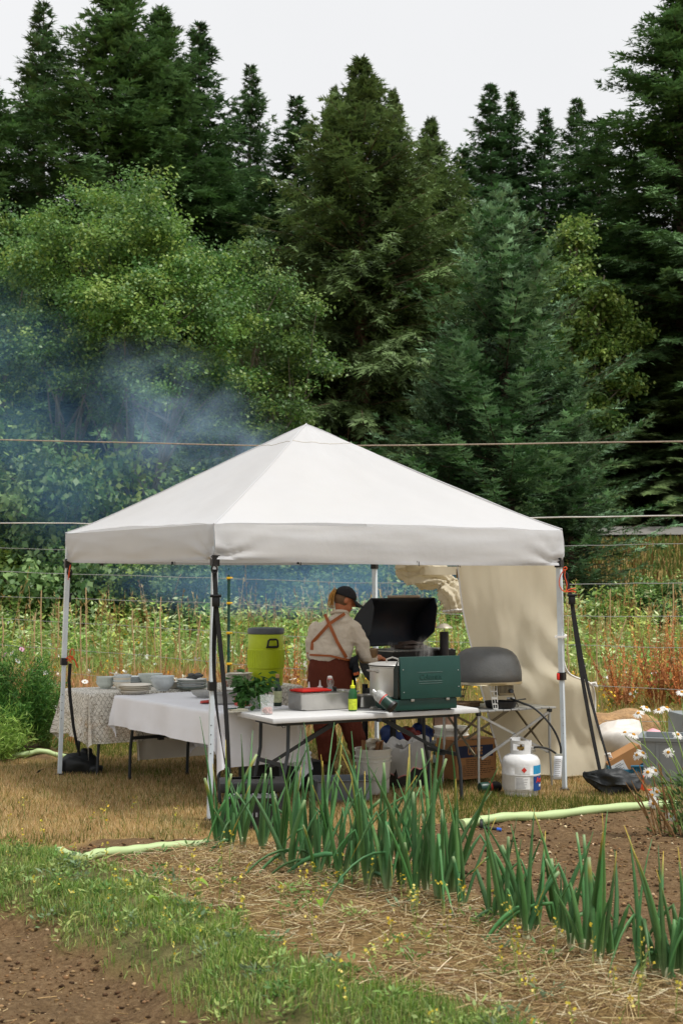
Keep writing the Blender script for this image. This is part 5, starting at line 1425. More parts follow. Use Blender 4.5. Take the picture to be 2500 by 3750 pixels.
mb = MB(); mb.tube([(0.02, 0, 0.232), (0.03, 0, 0.20), (0.028, 0.0, 0.17), (0.018, 0, 0.165)], 0.0018, 5); mb.tube([(-0.02, 0, 0.232), (-0.024, 0, 0.20), (-0.018, 0, 0.17)], 0.0018, 5); mb.build('wire_bail', M_STEEL, t)
t = thing('spice_tin', 'small black tin box behind the swing top bottle', 'tin', hpan(0.135, 0.10, 0.012), TH)
mb = MB(); mb.box((0, 0, 0.075), (0.07, 0.05, 0.15), bev=0.006); mb.build('tin_body', mat('tin_black', '#1d1c1a', 0.4), t)
t = pan('insert_pan', 'shallow steel insert pan with green sauce in the big pan', hpan(0.165, -0.02, 0.06), TH + 0.02, 0.17, 0.22, 0.075, M_STEEL, 0.012, rad=0.025)
mb = MB(); mb.box((0, 0, 0.055), (0.145, 0.19, 0.02), bev=0.008); mb.build('green_sauce', mat('pesto', '#6d7a3a', 0.6, var=0.3, scale=60, bump=0.6, bscale=90), t)
# green sauce bottle
pb = on(1291, 2604, FTH); t = thing('sauce_bottle', 'green squeeze bottle with a yellow pointed cap and yellow label', 'bottle', (pb.x, pb.y, FTH), 0.2)
gb = mat('green_bottle', '#1d5a2c', 0.15, var=0.1, scale=20, transl=0.15, coat=0.3)
mb = MB(); mb.lathe([(0.030, 0), (0.033, 0.006), (0.034, 0.05), (0.034, 0.13), (0.030, 0.160), (0.018, 0.178), (0.017, 0.182)], 22); mb.build('bottle_body', gb, t)
mb = MB(); mb.lathe([(0.0346, 0.012), (0.0352, 0.014), (0.0352, 0.095), (0.0346, 0.097)], 22, cap0=False, cap1=False); mb.build('label_band', mat('yellow_label', '#b9c832', 0.5, var=0.25, scale=70), t)
mb = MB(); mb.lathe([(0.019, 0.180), (0.019, 0.200), (0.009, 0.204), (0.0035, 0.242)], 14); mb.build('nozzle_cap', mat('yellow_cap', '#d5d92c', 0.4), t)
# small steel pan beside it
pb = on(1338, 2592, FTH); pan('steam_pan', 'small steel pan next to the green sauce bottle', (pb.x, pb.y + 0.02, FTH), TH, 0.17, 0.15, 0.10, M_STEEL, 0.02, rad=0.025)
t = thing('steel_tongs', 'folded steel tongs lying by the small pan', 'tongs', on(1368, 2600, FTH) + Vector((0, 0, 0)), TH)
mb = MB(); mb.box((0, 0, 0.014), (0.06, 0.03, 0.026), bev=0.008); mb.tube([(-0.03, 0, 0.02), (-0.035, -0.012, 0.004), (0.03, -0.014, 0.004)], 0.003, 5); mb.build('folded_arms', M_STEEL, t)
# propane canister leaning on the stove
pb = on(1415, 2612, FTH)
t = thing('gas_canister', 'green camping gas canister with grey paper label lying tilted against the stove', 'gas canister', (pb.x + 0.0, pb.y - 0.03, FTH), 0)
ax = Vector((-0.62, 0.30, 0.50)).normalized(); Mq = ax.to_track_quat('Z', 'Y').to_matrix().to_4x4(); Mq.translation = Vector((0.045, -0.01, 0.052))
def tilted(prof, name, m, sub=20):
    mb = MB(); mb.lathe(prof, sub); o = mb.build(name, m, t); o.data.transform(Mq); return o
M_DKG = mat('canister_green', '#16392f', 0.4, var=0.1)
tilted([(0.040, 0), (0.046, 0.004), (0.047, 0.012), (0.047, 0.085)], 'green_shell', M_DKG)
tilted([(0.0468, 0.086), (0.0470, 0.088), (0.0468, 0.145), (0.040, 0.165), (0.018, 0.178)], 'paper_label', mat('canister_label', '#9a9b98', 0.5, var=0.35, scale=60))
tilted([(0.014, 0.176), (0.014, 0.205)], 'valve', mat('valve_steel', '#c8c8c6', 0.3, 0.8))
tilted([(0.030, -0.010), (0.050, -0.008), (0.051, 0.016), (0.047, 0.018)], 'foot_ring', M_BLKP)
tilted([(0.0472, 0.088), (0.0474, 0.094), (0.0472, 0.1)], 'red_stripe', mat('red_print', '#a83226', 0.5))

# ---------------- camp stove seen from the back of its raised lid
M_STV = mat('stove_green', '#0c3a33', 0.42, var=0.08, scale=10, bump=0.12, bscale=150, dirt='#3d4b40', dirt_amt=0.12)
sb = on(1447, 2610, FTH); st = thing('camp_stove', 'dark green camp stove with its lid raised', 'stove', (sb.x, sb.y, FTH), TH - 0.02)
SL, SW_, SH_ = 0.56, 0.33, 0.085
mb = MB(); mb.box((SL / 2, SW_ / 2, SH_ / 2 + 0.012), (SL, SW_, SH_), bev=0.008); mb.build('stove_box', M_STV, st)
mb = MB()
for x in (0.05, SL - 0.05):
    for y in (0.04, SW_ - 0.04): mb.lathe([(0.014, 0), (0.014, 0.014)], 10, (x, y, 0))
mb.build('rubber_feet', M_BLKP, st)
lidM = Matrix.Translation((0, 0.0, SH_ + 0.014)) @ Matrix.Rotation(R(-4), 4, 'X')
mb = MB(); mb.box((SL / 2 + 0.035, -0.010, 0.165), (SL - 0.01, 0.026, 0.33), bev=0.008)
lid = mb.build('lid', M_STV, st); lid.data.transform(lidM)
for z, x0_, x1_ in ((0.205, 0.20, 0.42), (0.135, 0.20, 0.42), (0.118, 0.20, 0.42)):
    mb = MB(); mb.tube([(x0_, -0.0235, z), (x1_, -0.0235, z)], 0.0022, 5); o = mb.build('pressed_rib', M_STV, lid); o.data.transform(lidM)
o = text_mesh('embossed_name', 'Coleman', 0.058, M_STV, lid, None, None, 0.0022, 0.0012, 0.95)
o.data.transform(lidM @ Matrix.Translation((0.31, -0.0240, 0.170)) @ Matrix.Rotation(R(90), 4, 'X'))
mb = MB()
for x, z in ((0.065, 0.26), (0.065, 0.055), (SL + 0.0, 0.24), (SL + 0.0, 0.08)): mb.lathe([(0.006, 0), (0.004, 0.003)], 8, (0, 0, 0)); 
mb = MB()
for x, z in ((0.065, 0.23), (0.065, 0.055), (SL + 0.005, 0.215), (SL + 0.005, 0.085)): mb.box((x, -0.0245, z), (0.008, 0.004, 0.008), bev=0.002)
o = mb.build('rivet', M_ALU, lid); o.data.transform(lidM)
for x in (0.15, 0.47):
    mb = MB(); mb.box((x, -0.006, SH_ + 0.006), (0.03, 0.010, 0.022), bev=0.003); mb.build('hinge', M_ALU, st)
for x in (0.022, SL + 0.02):
    mb = MB(); mb.prism([(0.0, SH_ + 0.02), (0.0, 0.40), (0.24, SH_ + 0.05), (0.24, SH_ + 0.02)], 0.003, lambda u, v, w_, x=x: (x + w_, u + 0.006, v)); mb.build('wind_shield', mat('shield_dark', '#0b211e', 0.5), st, smooth=False)
mb = MB()
for x in (0.15, 0.41):
    mb.tube([(x + 0.09 * math.cos(a), SW_ / 2 + 0.09 * math.sin(a), SH_ + 0.02) for a in np.linspace(0, 6.283, 20)], 0.004, 5)
mb.build('grate', M_STEEL, st)
# big stock pot on the stove
pc_ = Vector((sb.x, sb.y, FTH)) + Matrix.Rotation(TH - 0.02, 3, 'Z') @ Vector((0.10, 0.23, 0))
t = thing('stock_pot', 'large aluminium stock pot with loop handles steaming behind the stove lid', 'pot', (pc_.x, pc_.y, FTH + SH_ + 0.028), 0)
M_POT = mat('pot_aluminium', '#c4c3bf', 0.42, 0.7, var=0.08, scale=6, rvar=0.1)
mb = MB(); mb.lathe([(0.168, 0), (0.178, 0.012), (0.18, 0.225), (0.186, 0.23), (0.186, 0.236), (0.176, 0.234), (0.172, 0.02), (0.16, 0.012)], 40); mb.build('pot_body', M_POT, t)
mb = MB(); mb.lathe([(0.185, 0.243), (0.192, 0.246), (0.188, 0.252), (0.14, 0.262), (0.001, 0.268)], 40, cap1=False); lid2 = mb.build('pot_lid', M_POT, t)
mb = MB(); mb.tube([(-0.05, -0.05, 0.262), (-0.045, -0.05, 0.29), (0.0, -0.05, 0.305), (0.045, -0.05, 0.29), (0.05, -0.05, 0.262)], 0.006, 6); mb.build('lid_handle', M_STEEL, lid2)
for s_ in (R(215), R(250), R(35)):
    mb = MB(); c_, sn = math.cos(s_), math.sin(s_); T_ = Vector((-sn, c_, 0)); N_ = Vector((c_, sn, 0))
    mb.tube([N_ * 0.178 + T_ * 0.045 + Vector((0, 0, 0.19)), N_ * 0.215 + T_ * 0.045 + Vector((0, 0, 0.205)), N_ * 0.225 + Vector((0, 0, 0.207)), N_ * 0.215 - T_ * 0.045 + Vector((0, 0, 0.205)), N_ * 0.178 - T_ * 0.045 + Vector((0, 0, 0.19))], 0.006, 6)
    if s_ != R(250): mb.build('loop_handle', M_STEEL, t)

# ---------------- herbs, cup, notebook and tray at the table's near end
pb = on(935, 2596, FTH); t = thing('herb_bunch', 'big leafy bunch of green basil in a glass jar', 'herbs', (pb.x, pb.y, FTH), 0); t.scale = (1.5, 1.4, 1.22)
mb = MB(); mb.lathe([(0.032, 0), (0.036, 0.006), (0.036, 0.075), (0.034, 0.085), (0.031, 0.085), (0.032, 0.01), (0.028, 0.006)], 18); mb.build('glass_jar', M_GLASS, t)
rg = np.random.default_rng(8)
mb = MB()
stems = []
for k in range(16):
    a = rg.random() * 6.283; r_ = rg.uniform(0.02, 0.085); tp = Vector((math.cos(a) * r_ - 0.012, math.sin(a) * r_, rg.uniform(0.13, 0.215)))
    mb.tube([Vector((math.cos(a) * 0.012, math.sin(a) * 0.012, 0.01)), Vector((math.cos(a) * 0.018, math.sin(a) * 0.018, 0.09)), tp], 0.0025, 5); stems.append(tp)
mb.build('stem', mat('herb_stem', '#5f7f3a', 0.6), t)
M_ = 330; si = rg.integers(0, len(stems), M_)
p0 = np.array([tuple(s_) for s_ in stems])[si] + rg.normal(0, 0.02, (M_, 3)) - np.array([0, 0, 1]) * (rg.random(M_) ** 2 * 0.10)[:, None]
dv = unit(p0 * np.array([1, 1, 0]) * 9 + rg.normal(0, 0.5, (M_, 3)) + np.array([0, 0, -0.35])); nr = unit(np.array([0, 0, 1.0]) + rg.normal(0, 0.5, (M_, 3)))
Lf = rg.uniform(0.035, 0.065, M_)
sd = unit(np.cross(dv, nr)); nr2 = np.cross(sd, dv)
Vv_ = np.stack([p0, p0 + dv * (Lf * .35)[:, None] + sd * (Lf * .27)[:, None] - nr2 * (Lf * .06)[:, None], p0 + dv * (Lf * .75)[:, None] + sd * (Lf * .18)[:, None] - nr2 * (Lf * .10)[:, None], p0 + dv * Lf[:, None] - nr2 * (Lf * .15)[:, None], p0 + dv * (Lf * .75)[:, None] - sd * (Lf * .18)[:, None] - nr2 * (Lf * .10)[:, None], p0 + dv * (Lf * .35)[:, None] - sd * (Lf * .27)[:, None] - nr2 * (Lf * .06)[:, None], p0 + dv * (Lf * .5)[:, None] + nr2 * (Lf * .04)[:, None]], 1)
Fl = np.array([(0, 1, 6), (1, 2, 6), (2, 3, 6), (3, 4, 6), (4, 5, 6), (5, 0, 6)])
Fq = (np.arange(M_)[:, None, None] * 7 + Fl[None]).reshape(-1, 3)
cl = np.repeat((np.array(lin('#3f6a30')) * rg.uniform(0.6, 1.5, (M_, 1)))[:, None], 7, 1)
link('basil_leaves', np_mesh('basil_leaves', Vv_.reshape(-1, 3), [Fq], cols=cl.reshape(-1, 3), smooth=True), M_LEAF, t)
pb = on(978, 2616, FTH); t = thing('plastic_cup', 'clear plastic tub with pink garlic cloves at the bottom', 'tub', (pb.x, pb.y, FTH), 0)
mb = MB(); mb.lathe([(0.044, 0), (0.046, 0.004), (0.056, 0.142), (0.059, 0.145), (0.0575, 0.147), (0.0545, 0.144), (0.0445, 0.006)], 26); mb.build('tub_body', M_CLEAR, t)
mb = MB()
for k in range(40):
    a = rg.random() * 6.283; r_ = rg.random() ** 0.5 * 0.035; c_ = Vector((math.cos(a) * r_, math.sin(a) * r_, 0.012 + rg.random() * 0.035))
    mb.lathe([(0.001, -0.011), (0.008, -0.005), (0.0085, 0.003), (0.002, 0.013)], 6, c_)
mb.build('garlic_clove', mat('garlic', '#c79a94', 0.5, var=0.4, scale=40), t)
t = thing('glass_bottle', 'dark green glass bottle with a pale paper label behind the basil', 'bottle', on(1000, 2590, FTH) + Vector((0.03, 0.12, 0)), 0)
mb = MB(); mb.lathe([(0.034, 0), (0.036, 0.006), (0.036, 0.14), (0.016, 0.18), (0.0145, 0.23)], 18); mb.build('bottle_body', mat('bottle_green', '#16301f', 0.15), t)
mb = MB(); mb.lathe([(0.0363, 0.03), (0.0366, 0.032), (0.0366, 0.12), (0.0363, 0.122)], 18, cap0=False, cap1=False); mb.build('paper_label', mat('olive_label', '#b9bd94', 0.7, var=0.3, scale=40), t)
mb = MB(); mb.lathe([(0.016, 0.228), (0.016, 0.258), (0.012, 0.26)], 14); mb.build('cork', mat('cork', '#b08a5a', 0.8), t)
t = thing('notebook', 'small striped notebook lying on a folded napkin at the table end', 'notebook', on(868, 2606, FTH), TH + 0.25)
mb = MB(); mb.box((0, 0, 0.004), (0.17, 0.11, 0.007), bev=0.003); mb.build('folded_napkin', mat('striped_cotton', '#c9c4b4', 0.9, var=0.3, scale=50), t)
mb = MB(); mb.box((0.02, 0.01, 0.014), (0.13, 0.085, 0.010), bev=0.002); mb.build('cover', mat('notebook_cover', '#cfc8b2', 0.7, var=0.15, scale=60), t)
mb = MB(); mb.box((-0.03, 0.03, 0.023), (0.09, 0.02, 0.008), bev=0.003); mb.build('pen_roll', mat('teal_cloth', '#2a4a48', 0.8), t)
t = thing('red_box', 'low red plastic box behind the basil', 'box', on(880, 2588, FTH) + Vector((0.04, 0.10, 0)), TH)
mb = MB(); mb.box((0, 0, 0.035), (0.16, 0.12, 0.07), bev=0.008); mb.build('box_body', mat('faded_red', '#b5483c', 0.5, var=0.15), t)

# ================================================================== ON THE WHITE CLOTH
def bowl(name, label, loc, r_, h, m, group=None, cat='bowl', t_=0.005, foot=0.5):
    mb = MB(); mb.lathe([(r_ * foot, 0), (r_ * foot, 0.006), (r_ * .80, h * .42), (r_, h - 0.003), (r_, h), (r_ - t_, h), (r_ * .78 - t_, h * .45), (r_ * foot * .9, 0.011)], 32)
    o = mb.build(name, m, None); o.location = loc; return tag(o, label, cat, group)
def plate(name, label, loc, r_, m, group=None, h=0.022):
    mb = MB(); mb.lathe([(r_ * .55, 0), (r_ * .57, 0.004), (r_ * .72, 0.008), (r_ * .98, h), (r_, h + 0.002), (r_ * .98, h + 0.004), (r_ * .70, 0.012), (r_ * .5, 0.008)], 32)
    o = mb.build(name, m, None); o.location = loc; o.rotation_euler = (random.gauss(0, .012), random.gauss(0, .012), random.random() * 6); return tag(o, label, 'plate', group)
M_CHINA = mat('white_china', '#e2e2dd', 0.25, var=0.05, scale=12, coat=0.3)
M_CREAM = mat('cream_china', '#ddd6c6', 0.3, var=0.05, coat=0.3)
M_SAGE = mat('sage_china', '#c6cec8', 0.3, var=0.05, coat=0.3)
M_CELA = mat('celadon_china', '#d0d8da', 0.25, var=0.05, coat=0.3)
M_DKGR = mat('green_china', '#8a9c94', 0.3, var=0.05, coat=0.3)
M_ENAM = mat('grey_enamel', '#a2a29e', 0.35, var=0.1)
c_ = on(745, 2556, WH + 0.006); bowl('fruit_bowl', 'shallow pale bowl with handles on the white cloth', c_ + Vector((0, 0.05, 0)), 0.115, 0.06, M_ENAM)
c_ = on(825, 2578, WH + 0.006); pan('roasting_tray', 'oval grey enamel roasting tray heaped with food on the white cloth', Vector((c_.x, c_.y + 0.04, WH + 0.008)), TH - 0.2, 0.26, 0.20, 0.085, M_ENAM, 0.02, rad=0.07)
c_ = on(862, 2538, WH + 0.006); bowl('serving_dish', 'flat white serving dish beyond the roasting tray', c_ + Vector((0, 0.1, 0)), 0.13, 0.035, M_CHINA)
t = thing('folded_cloth', 'red checked cloth tucked beside the roasting tray', 'cloth', on(765, 2575, WH + 0.006), TH)
mb = MB(); lump(mb, (0, 0, 0.012), (0.16, 0.10, 0.026), 4, 0.2, amp=0.2); mb.build('cloth_fold', mat('red_check', '#b4433c', 0.85, var=0.35, scale=60), t, angle=80)

# ================================================================== DISHES ON THE LACE
ZL = LH + 0.008
def stack_plates(px, py, n_, r_, m, lab, group, dz=0.0085, dy=0.0, h=0.02, top_m=None, z0=0.0):
    c = on(px, py, ZL); k = 0
    for k in range(n_):
        mm = m if not isinstance(m, (list, tuple)) else m[k % len(m)]
        plate('plate', lab, (c.x + random.gauss(0, .003), c.y + dy + random.gauss(0, .003), ZL + z0 + dz * k), r_ * (1 + random.gauss(0, .006)), mm, group, h)
    return Vector((c.x, c.y + dy, ZL + z0 + dz * n_ + h - 0.005))
def stack_bowls(px, py, n_, r_, h, m, lab, group, dz=0.018, dy=0.0):
    c = on(px, py, ZL)
    for k in range(n_):
        bowl('bowl', lab, (c.x + random.gauss(0, .003), c.y + dy + random.gauss(0, .003), ZL + dz * k), r_ * (1 + random.gauss(0, .008)), h, m if not isinstance(m, (list, tuple)) else m[k % len(m)], group)
    return Vector((c.x, c.y + dy, ZL + dz * (n_ - 1) + h))
stack_bowls(382, 2524, 5, 0.088, 0.055, M_SAGE, 'sage green bowl in the nested stack at the end of the buffet table', 'nested sage bowls', 0.014, 0.09)
top = stack_bowls(444, 2526, 4, 0.086, 0.07, [M_CREAM, M_CELA], 'small cream bowl in the stack topped with a serving spoon', 'small cream bowls', 0.02, 0.09)
t = thing('serving_spoon', 'white serving spoon resting on the stacked cream bowls', 'spoon', top, 0.0)
mb = MB(); mb.tube([(-0.12, 0.0, 0.022), (-0.05, 0, 0.012), (0.01, 0, 0.004)], [0.008, 0.006, 0.006], 6, squash=(1, 0.5)); mb.lathe([(0.001, 0.0), (0.02, 0.003), (0.026, 0.010)], 12, (0.03, 0, 0), sx=1.4, cap1=False); mb.build('spoon_body', M_CHINA, t)
stack_plates(482, 2518, 8, 0.105, M_CELA, 'pale blue plate in the tall neat stack', 'tall stack of pale blue plates', 0.0105, 0.20, 0.016)
stack_plates(492, 2540, 4, 0.155, M_CREAM, 'wide cream dinner plate in the low front stack', 'low stack of cream dinner plates', 0.016, 0.02, 0.03)
stack_bowls(590, 2532, 3, 0.112, 0.09, M_CELA, 'deep pale blue bowl with a spoon in the heap of bowls', 'deep pale blue bowls', 0.022, 0.12)
stack_bowls(541, 2520, 2, 0.12, 0.10, M_SAGE, 'wide sage bowl behind the deep pale blue bowls', 'wide sage bowls', 0.02, 0.24)
stack_plates(632, 2524, 6, 0.075, M_CREAM, 'small cream saucer in the stack between bowls and plates', 'small stack of cream saucers', 0.0095, 0.10, 0.014)
top = stack_plates(700, 2528, 7, 0.145, [M_DKGR, M_CELA, M_CHINA, M_CELA, M_CHINA, M_SAGE, M_CHINA], 'pale plate in the wide stack with green rims', 'wide stack of mixed plates', 0.0125, 0.08, 0.022)
t = thing('napkin_bundle', 'crumpled dark patterned napkin on the wide stack of plates', 'napkin', top + Vector((0.02, 0, -0.004)), 0.3)
mb = MB(); lump(mb, (0, 0, 0.028), (0.15, 0.11, 0.055), 12, 0.2, amp=0.45, crease=0.12); mb.build('napkin_cloth', mat('patterned_napkin', '#5d5f60', 0.85, var=0.6, scale=28), t, angle=80)
top = stack_plates(872, 2520, 13, 0.125, M_CREAM, 'off white plate in the tall stack topped with cutlery', 'tall stack of off white plates', 0.0095, 0.12, 0.018)
t = thing('cutlery', 'small heap of steel cutlery on the tall off white plates', 'cutlery', top, 0.2)
mb = MB()
for k in range(6): a = k * 0.9; mb.tube([(-0.05 * math.cos(a), -0.05 * math.sin(a), 0.006 + 0.003 * k), (0.05 * math.cos(a), 0.05 * math.sin(a), 0.008 + 0.003 * k)], 0.004, 5)
mb.build('fork', M_STEEL, t)
for px, lab in ((824, 'drinking glass of orange juice next to the tall plate stack'),):
    c = on(px, 2520, ZL); t = thing('juice_glass', lab, 'glass', (c.x, c.y + 0.10, ZL), 0)
    mb = MB(); mb.lathe([(0.030, 0), (0.036, 0.13), (0.034, 0.13), (0.029, 0.006)], 18); mb.build('glass_body', M_GLASS, t)
    mb = MB(); mb.lathe([(0.0285, 0.007), (0.031, 0.06)], 18); mb.build('orange_juice', mat('orange_juice', '#c8622a', 0.3), t)
# yellow drinks cooler
cc = on(975, 2520, LH); cx_, cy_ = -0.735, 13.88
t = thing('drinks_cooler', 'bright lime yellow round drinks cooler with a dark grey lid', 'cooler', (cx_, cy_, LH + 0.006), R(-35))
M_LIME = mat('lime_plastic', '#b3c41a', 0.45, var=0.05, scale=8, bump=0.06, bscale=60)
mb = MB(); mb.lathe([(0.158, 0), (0.165, 0.01), (0.170, 0.165), (0.178, 0.17), (0.178, 0.352), (0.170, 0.357), (0.172, 0.495), (0.168, 0.50)], 48)
mb.build('cooler_body', M_LIME, t)
for k in range(44):
    a = 2 * math.pi * k / 44; mb = MB() if k == 0 else mb
    mb.box((0.1785 * math.cos(a), 0.1785 * math.sin(a), 0.261), (0.004, 0.010, 0.165), Matrix.Rotation(a, 3, 'Z'))
mb.build('rib_band', M_LIME, t)
M_LIDG = mat('cooler_lid', '#4a4f54', 0.45, var=0.06)
mb = MB(); mb.lathe([(0.170, 0.498), (0.177, 0.502), (0.178, 0.545), (0.170, 0.556), (0.12, 0.560), (0.001, 0.562)], 48, cap1=False); mb.build('screw_lid', M_LIDG, t)
for a in (R(-32), R(148)):
    c_, s_ = math.cos(a), math.sin(a); N_ = Vector((c_, s_, 0)); T_ = Vector((-s_, c_, 0))
    mb = MB(); q_ = lambda u, v, o_: N_ * (0.176 + o_) + T_ * u + Vector((0, 0, v))
    mb.tube([q_(-0.052, 0.375, 0.0), q_(-0.054, 0.385, 0.02), q_(-0.046, 0.44, 0.028), q_(-0.03, 0.452, 0.03), q_(0.03, 0.452, 0.03), q_(0.046, 0.44, 0.028), q_(0.054, 0.385, 0.02), q_(0.052, 0.375, 0.0)], 0.010, 8)
    mb.tube([q_(-0.054, 0.382, 0.012), q_(0.0, 0.378, 0.014), q_(0.054, 0.382, 0.012)], 0.011, 8)
    mb.build('carry_handle', M_BLKP, t)
# ================================================================== CAMP TABLE GOODS
ctM = Matrix.Rotation(CTR, 3, 'Z')
def onct(x, y, z=0.0): return Vector((CT0.x, CT0.y, CTH + 0.0)) + ctM @ Vector((x, y, z))
M_OVEN = mat('oven_shell', '#565756', 0.55, var=0.22, scale=5, bump=0.12, bscale=60, dirt='#5d4630', dirt_amt=0.35)
oc = onct(0.24, 0.22)
ov = thing('pizza_oven', 'dark grey domed portable pizza oven on folding pierced legs', 'pizza oven', oc, CTR - 0.25)
OL, OW = 0.60, 0.50
mb = MB()
prof = [(0.97, 0.215), (1.0, 0.22), (1.0, 0.28), (0.975, 0.325), (0.925, 0.37), (0.85, 0.41), (0.74, 0.442), (0.58, 0.464), (0.38, 0.476), (0.001, 0.48)]
mb.lathe([(r_, 0.215 + (z - 0.215) * 1.13) for r_, z in prof], 48, sx=OL / 2, sy=OW / 2, power=2.3, cap1=False)
mb.build('dome', M_OVEN, ov, angle=60)
mb = MB(); mb.lathe([(0.9, 0.195), (0.985, 0.197), (1.005, 0.203), (1.005, 0.222), (0.98, 0.225)], 48, sx=OL / 2, sy=OW / 2, power=2.3); mb.build('base_rim', mat('rim_steel', '#c3b99f', 0.3, 0.85), ov)
M_LEGW = mat('pale_leg', '#cfcfcb', 0.45, 0.3); M_LEGD = mat('dull_leg', '#6b6254', 0.5, 0.5)
def pierced_leg(x, y, dx, dy, m, rot, sc=1.0):
    """a tapering plate with three rows of openings"""
    ou, rows_ = [], []
    mb = MB(); H_ = 0.205 * sc
    T_ = Vector((math.cos(rot), math.sin(rot), 0)); top_ = Vector((x, y, 0.205)); bot_ = Vector((x + dx, y + dy, 0.0))
    def pt(u, v): return bot_.lerp(top_, v) + T_ * (u * (0.020 + 0.014 * v))
    for u in (-1, -0.02, 1): mb.bar(pt(u, 0.0), pt(u, 1.0), 0.006, 0.005)
    for v in (0.01, 0.2, 0.42, 0.47, 0.72, 0.98): mb.bar(pt(-1, v), pt(1, v), 0.006, 0.009)
    mb.build('pierced_leg', m, ov, smooth=False)
pierced_leg(-0.02, -0.20, 0.015, -0.02, M_LEGW, 0.1)
pierced_leg(-0.19, 0.02, -0.045, 0.01, M_LEGD, 0.5)
pierced_leg(0.20, -0.02, 0.075, -0.01, M_LEGD, 1.3)
mb = MB(); mb.box((0.135, -0.06, 0.15), (0.13, 0.11, 0.10), bev=0.008); bh = mb.build('burner_housing', mat('burner_steel', '#a89d84', 0.4, 0.7), ov)
mb = MB()
for k in range(11): mb.box((0.078 + 0.0115 * k, -0.1165, 0.158), (0.004, 0.004, 0.07))
mb.build('vent_slots', M_BLKP, bh, smooth=False)
mb = MB(); mb.tube([(0.175, -0.115, 0.14), (0.175, -0.14, 0.14)], 0.017, 14); mb.build('control_knob', mat('knob_grey', '#4b5158', 0.4), bh)
# skillet and basket under the oven
pc_ = onct(0.30, 0.10); t = thing('cast_iron_skillet', 'black cast iron skillet under the pizza oven burner', 'skillet', pc_, CTR)
mb = MB(); mb.lathe([(0.115, 0.0), (0.125, 0.006), (0.138, 0.05), (0.138, 0.054), (0.132, 0.054), (0.12, 0.01)], 36); mb.build('pan_body', mat('cast_iron', '#161617', 0.55, var=0.2, bump=0.2, bscale=90), t)
mb = MB(); mb.tube([(0.13, 0.0, 0.045), (0.19, 0.01, 0.056), (0.27, 0.015, 0.06)], [0.012, 0.010, 0.013], 8, squash=(1, 0.5)); mb.build('handle', mat('cast_iron', '#161617'), t)
pc_ = onct(-0.05, 0.24); t = thing('wooden_bowl', 'brown wooden bowl half hidden behind the stove lid', 'bowl', pc_, 0)
mb = MB(); mb.lathe([(0.085, 0), (0.09, 0.005), (0.12, 0.05), (0.118, 0.053), (0.108, 0.05), (0.08, 0.012)], 30); mb.build('bowl_body', mat('bowl_wood', '#6d563c', 0.6, var=0.25, scale=8), t)
t = thing('pizza_peel', 'brown pizza peel lying under the oven', 'peel', onct(0.08, 0.30, 0.002), CTR)
mb = MB(); mb.box((0, 0, 0.035), (0.30, 0.12, 0.012), bev=0.004); mb.box((0, 0, 0.014), (0.22, 0.10, 0.03), bev=0.004); mb.build('peel_blade', mat('bowl_wood', '#6d563c'), t)

# ---------------- propane tank, hose, tag
M_TANK = mat('tank_white', '#cfcfce', 0.5, var=0.06, scale=9, bump=0.35, bscale=14, dirt='#9a8f80', dirt_amt=0.3)
tp_ = P(1907, 2908); tk_ = thing('propane_tank', 'white propane tank with peeling paint and a blue label', 'propane tank', (tp_.x, tp_.y, gzs(tp_.x, tp_.y)), R(-4))
RT = 0.158
mb = MB(); mb.lathe([(RT * .80, 0.035), (RT * .93, 0.045), (RT, 0.075), (RT, 0.17), (RT * 1.012, 0.173), (RT * 1.012, 0.181), (RT, 0.184), (RT, 0.262), (RT * .97, 0.290), (RT * .86, 0.318), (RT * .62, 0.338), (RT * .3, 0.345)], 48); mb.build('tank_body', M_TANK, tk_)
mb = MB(); mb.lathe([(RT * .86, 0.0), (RT * .88, 0.004), (RT * .86, 0.05), (RT * .83, 0.05)], 40); mb.build('foot_ring', M_TANK, tk_)
cr_ = 0.088
mb = MB()
def collar(a0, a1, z0_, z1_, n_=10):
    rows_ = []
    for k in range(n_ + 1):
        a = R(a0 + (a1 - a0) * k / n_); rows_.append([Vector((rr_ * math.cos(a), rr_ * math.sin(a), z)) for rr_, z in ((cr_, z0_), (cr_, z1_), (cr_ - 0.006, z1_), (cr_ - 0.006, z0_), (cr_, z0_))])
    mb.grid(rows_)
collar(0, 360, 0.335, 0.372, 40); collar(-160, -145, 0.37, 0.43); collar(-75, -45, 0.37, 0.43); collar(-160, -45, 0.425, 0.452, 16); collar(-45, 60, 0.37, 0.445, 14); collar(60, 200, 0.37, 0.415, 16); collar(90, 200, 0.41, 0.465, 16)
mb.build('valve_collar', M_TANK, tk_)
mb = MB(); mb.tube([(0, 0, 0.34), (0, 0, 0.39)], 0.018, 10); mb.tube([(-0.03, 0, 0.385), (0.06, -0.02, 0.385)], 0.014, 10); mb.tube([(0, 0, 0.385), (0, 0, 0.42)], 0.010, 8); mb.lathe([(0.03, 0.415), (0.034, 0.42), (0.034, 0.43), (0.028, 0.435)], 12); mb.build('valve', mat('brass', '#8f7440', 0.4, 0.8, var=0.2), tk_)
def wrap(a0, a1, z0_, z1_, m, name, rr_=RT + 0.0012, n_=14):
    mb = MB(); mb.grid([[Vector((rr_ * math.cos(R(a0 + (a1 - a0) * k / n_)), rr_ * math.sin(R(a0 + (a1 - a0) * k / n_)), z)) for z in (z0_, (z0_ + z1_) / 2, z1_)] for k in range(n_ + 1)])
    return mb.build(name, m, tk_)
wl = wrap(-54, 28, 0.050, 0.168, mat('label_navy', '#1d3f78', 0.4, var=0.2), 'brand_label', RT + 0.0015)
wrap(-54, 28, 0.186, 0.255, mat('label_cyan', '#2c8dbb', 0.4, var=0.25, scale=12), 'label_top', RT + 0.0015)
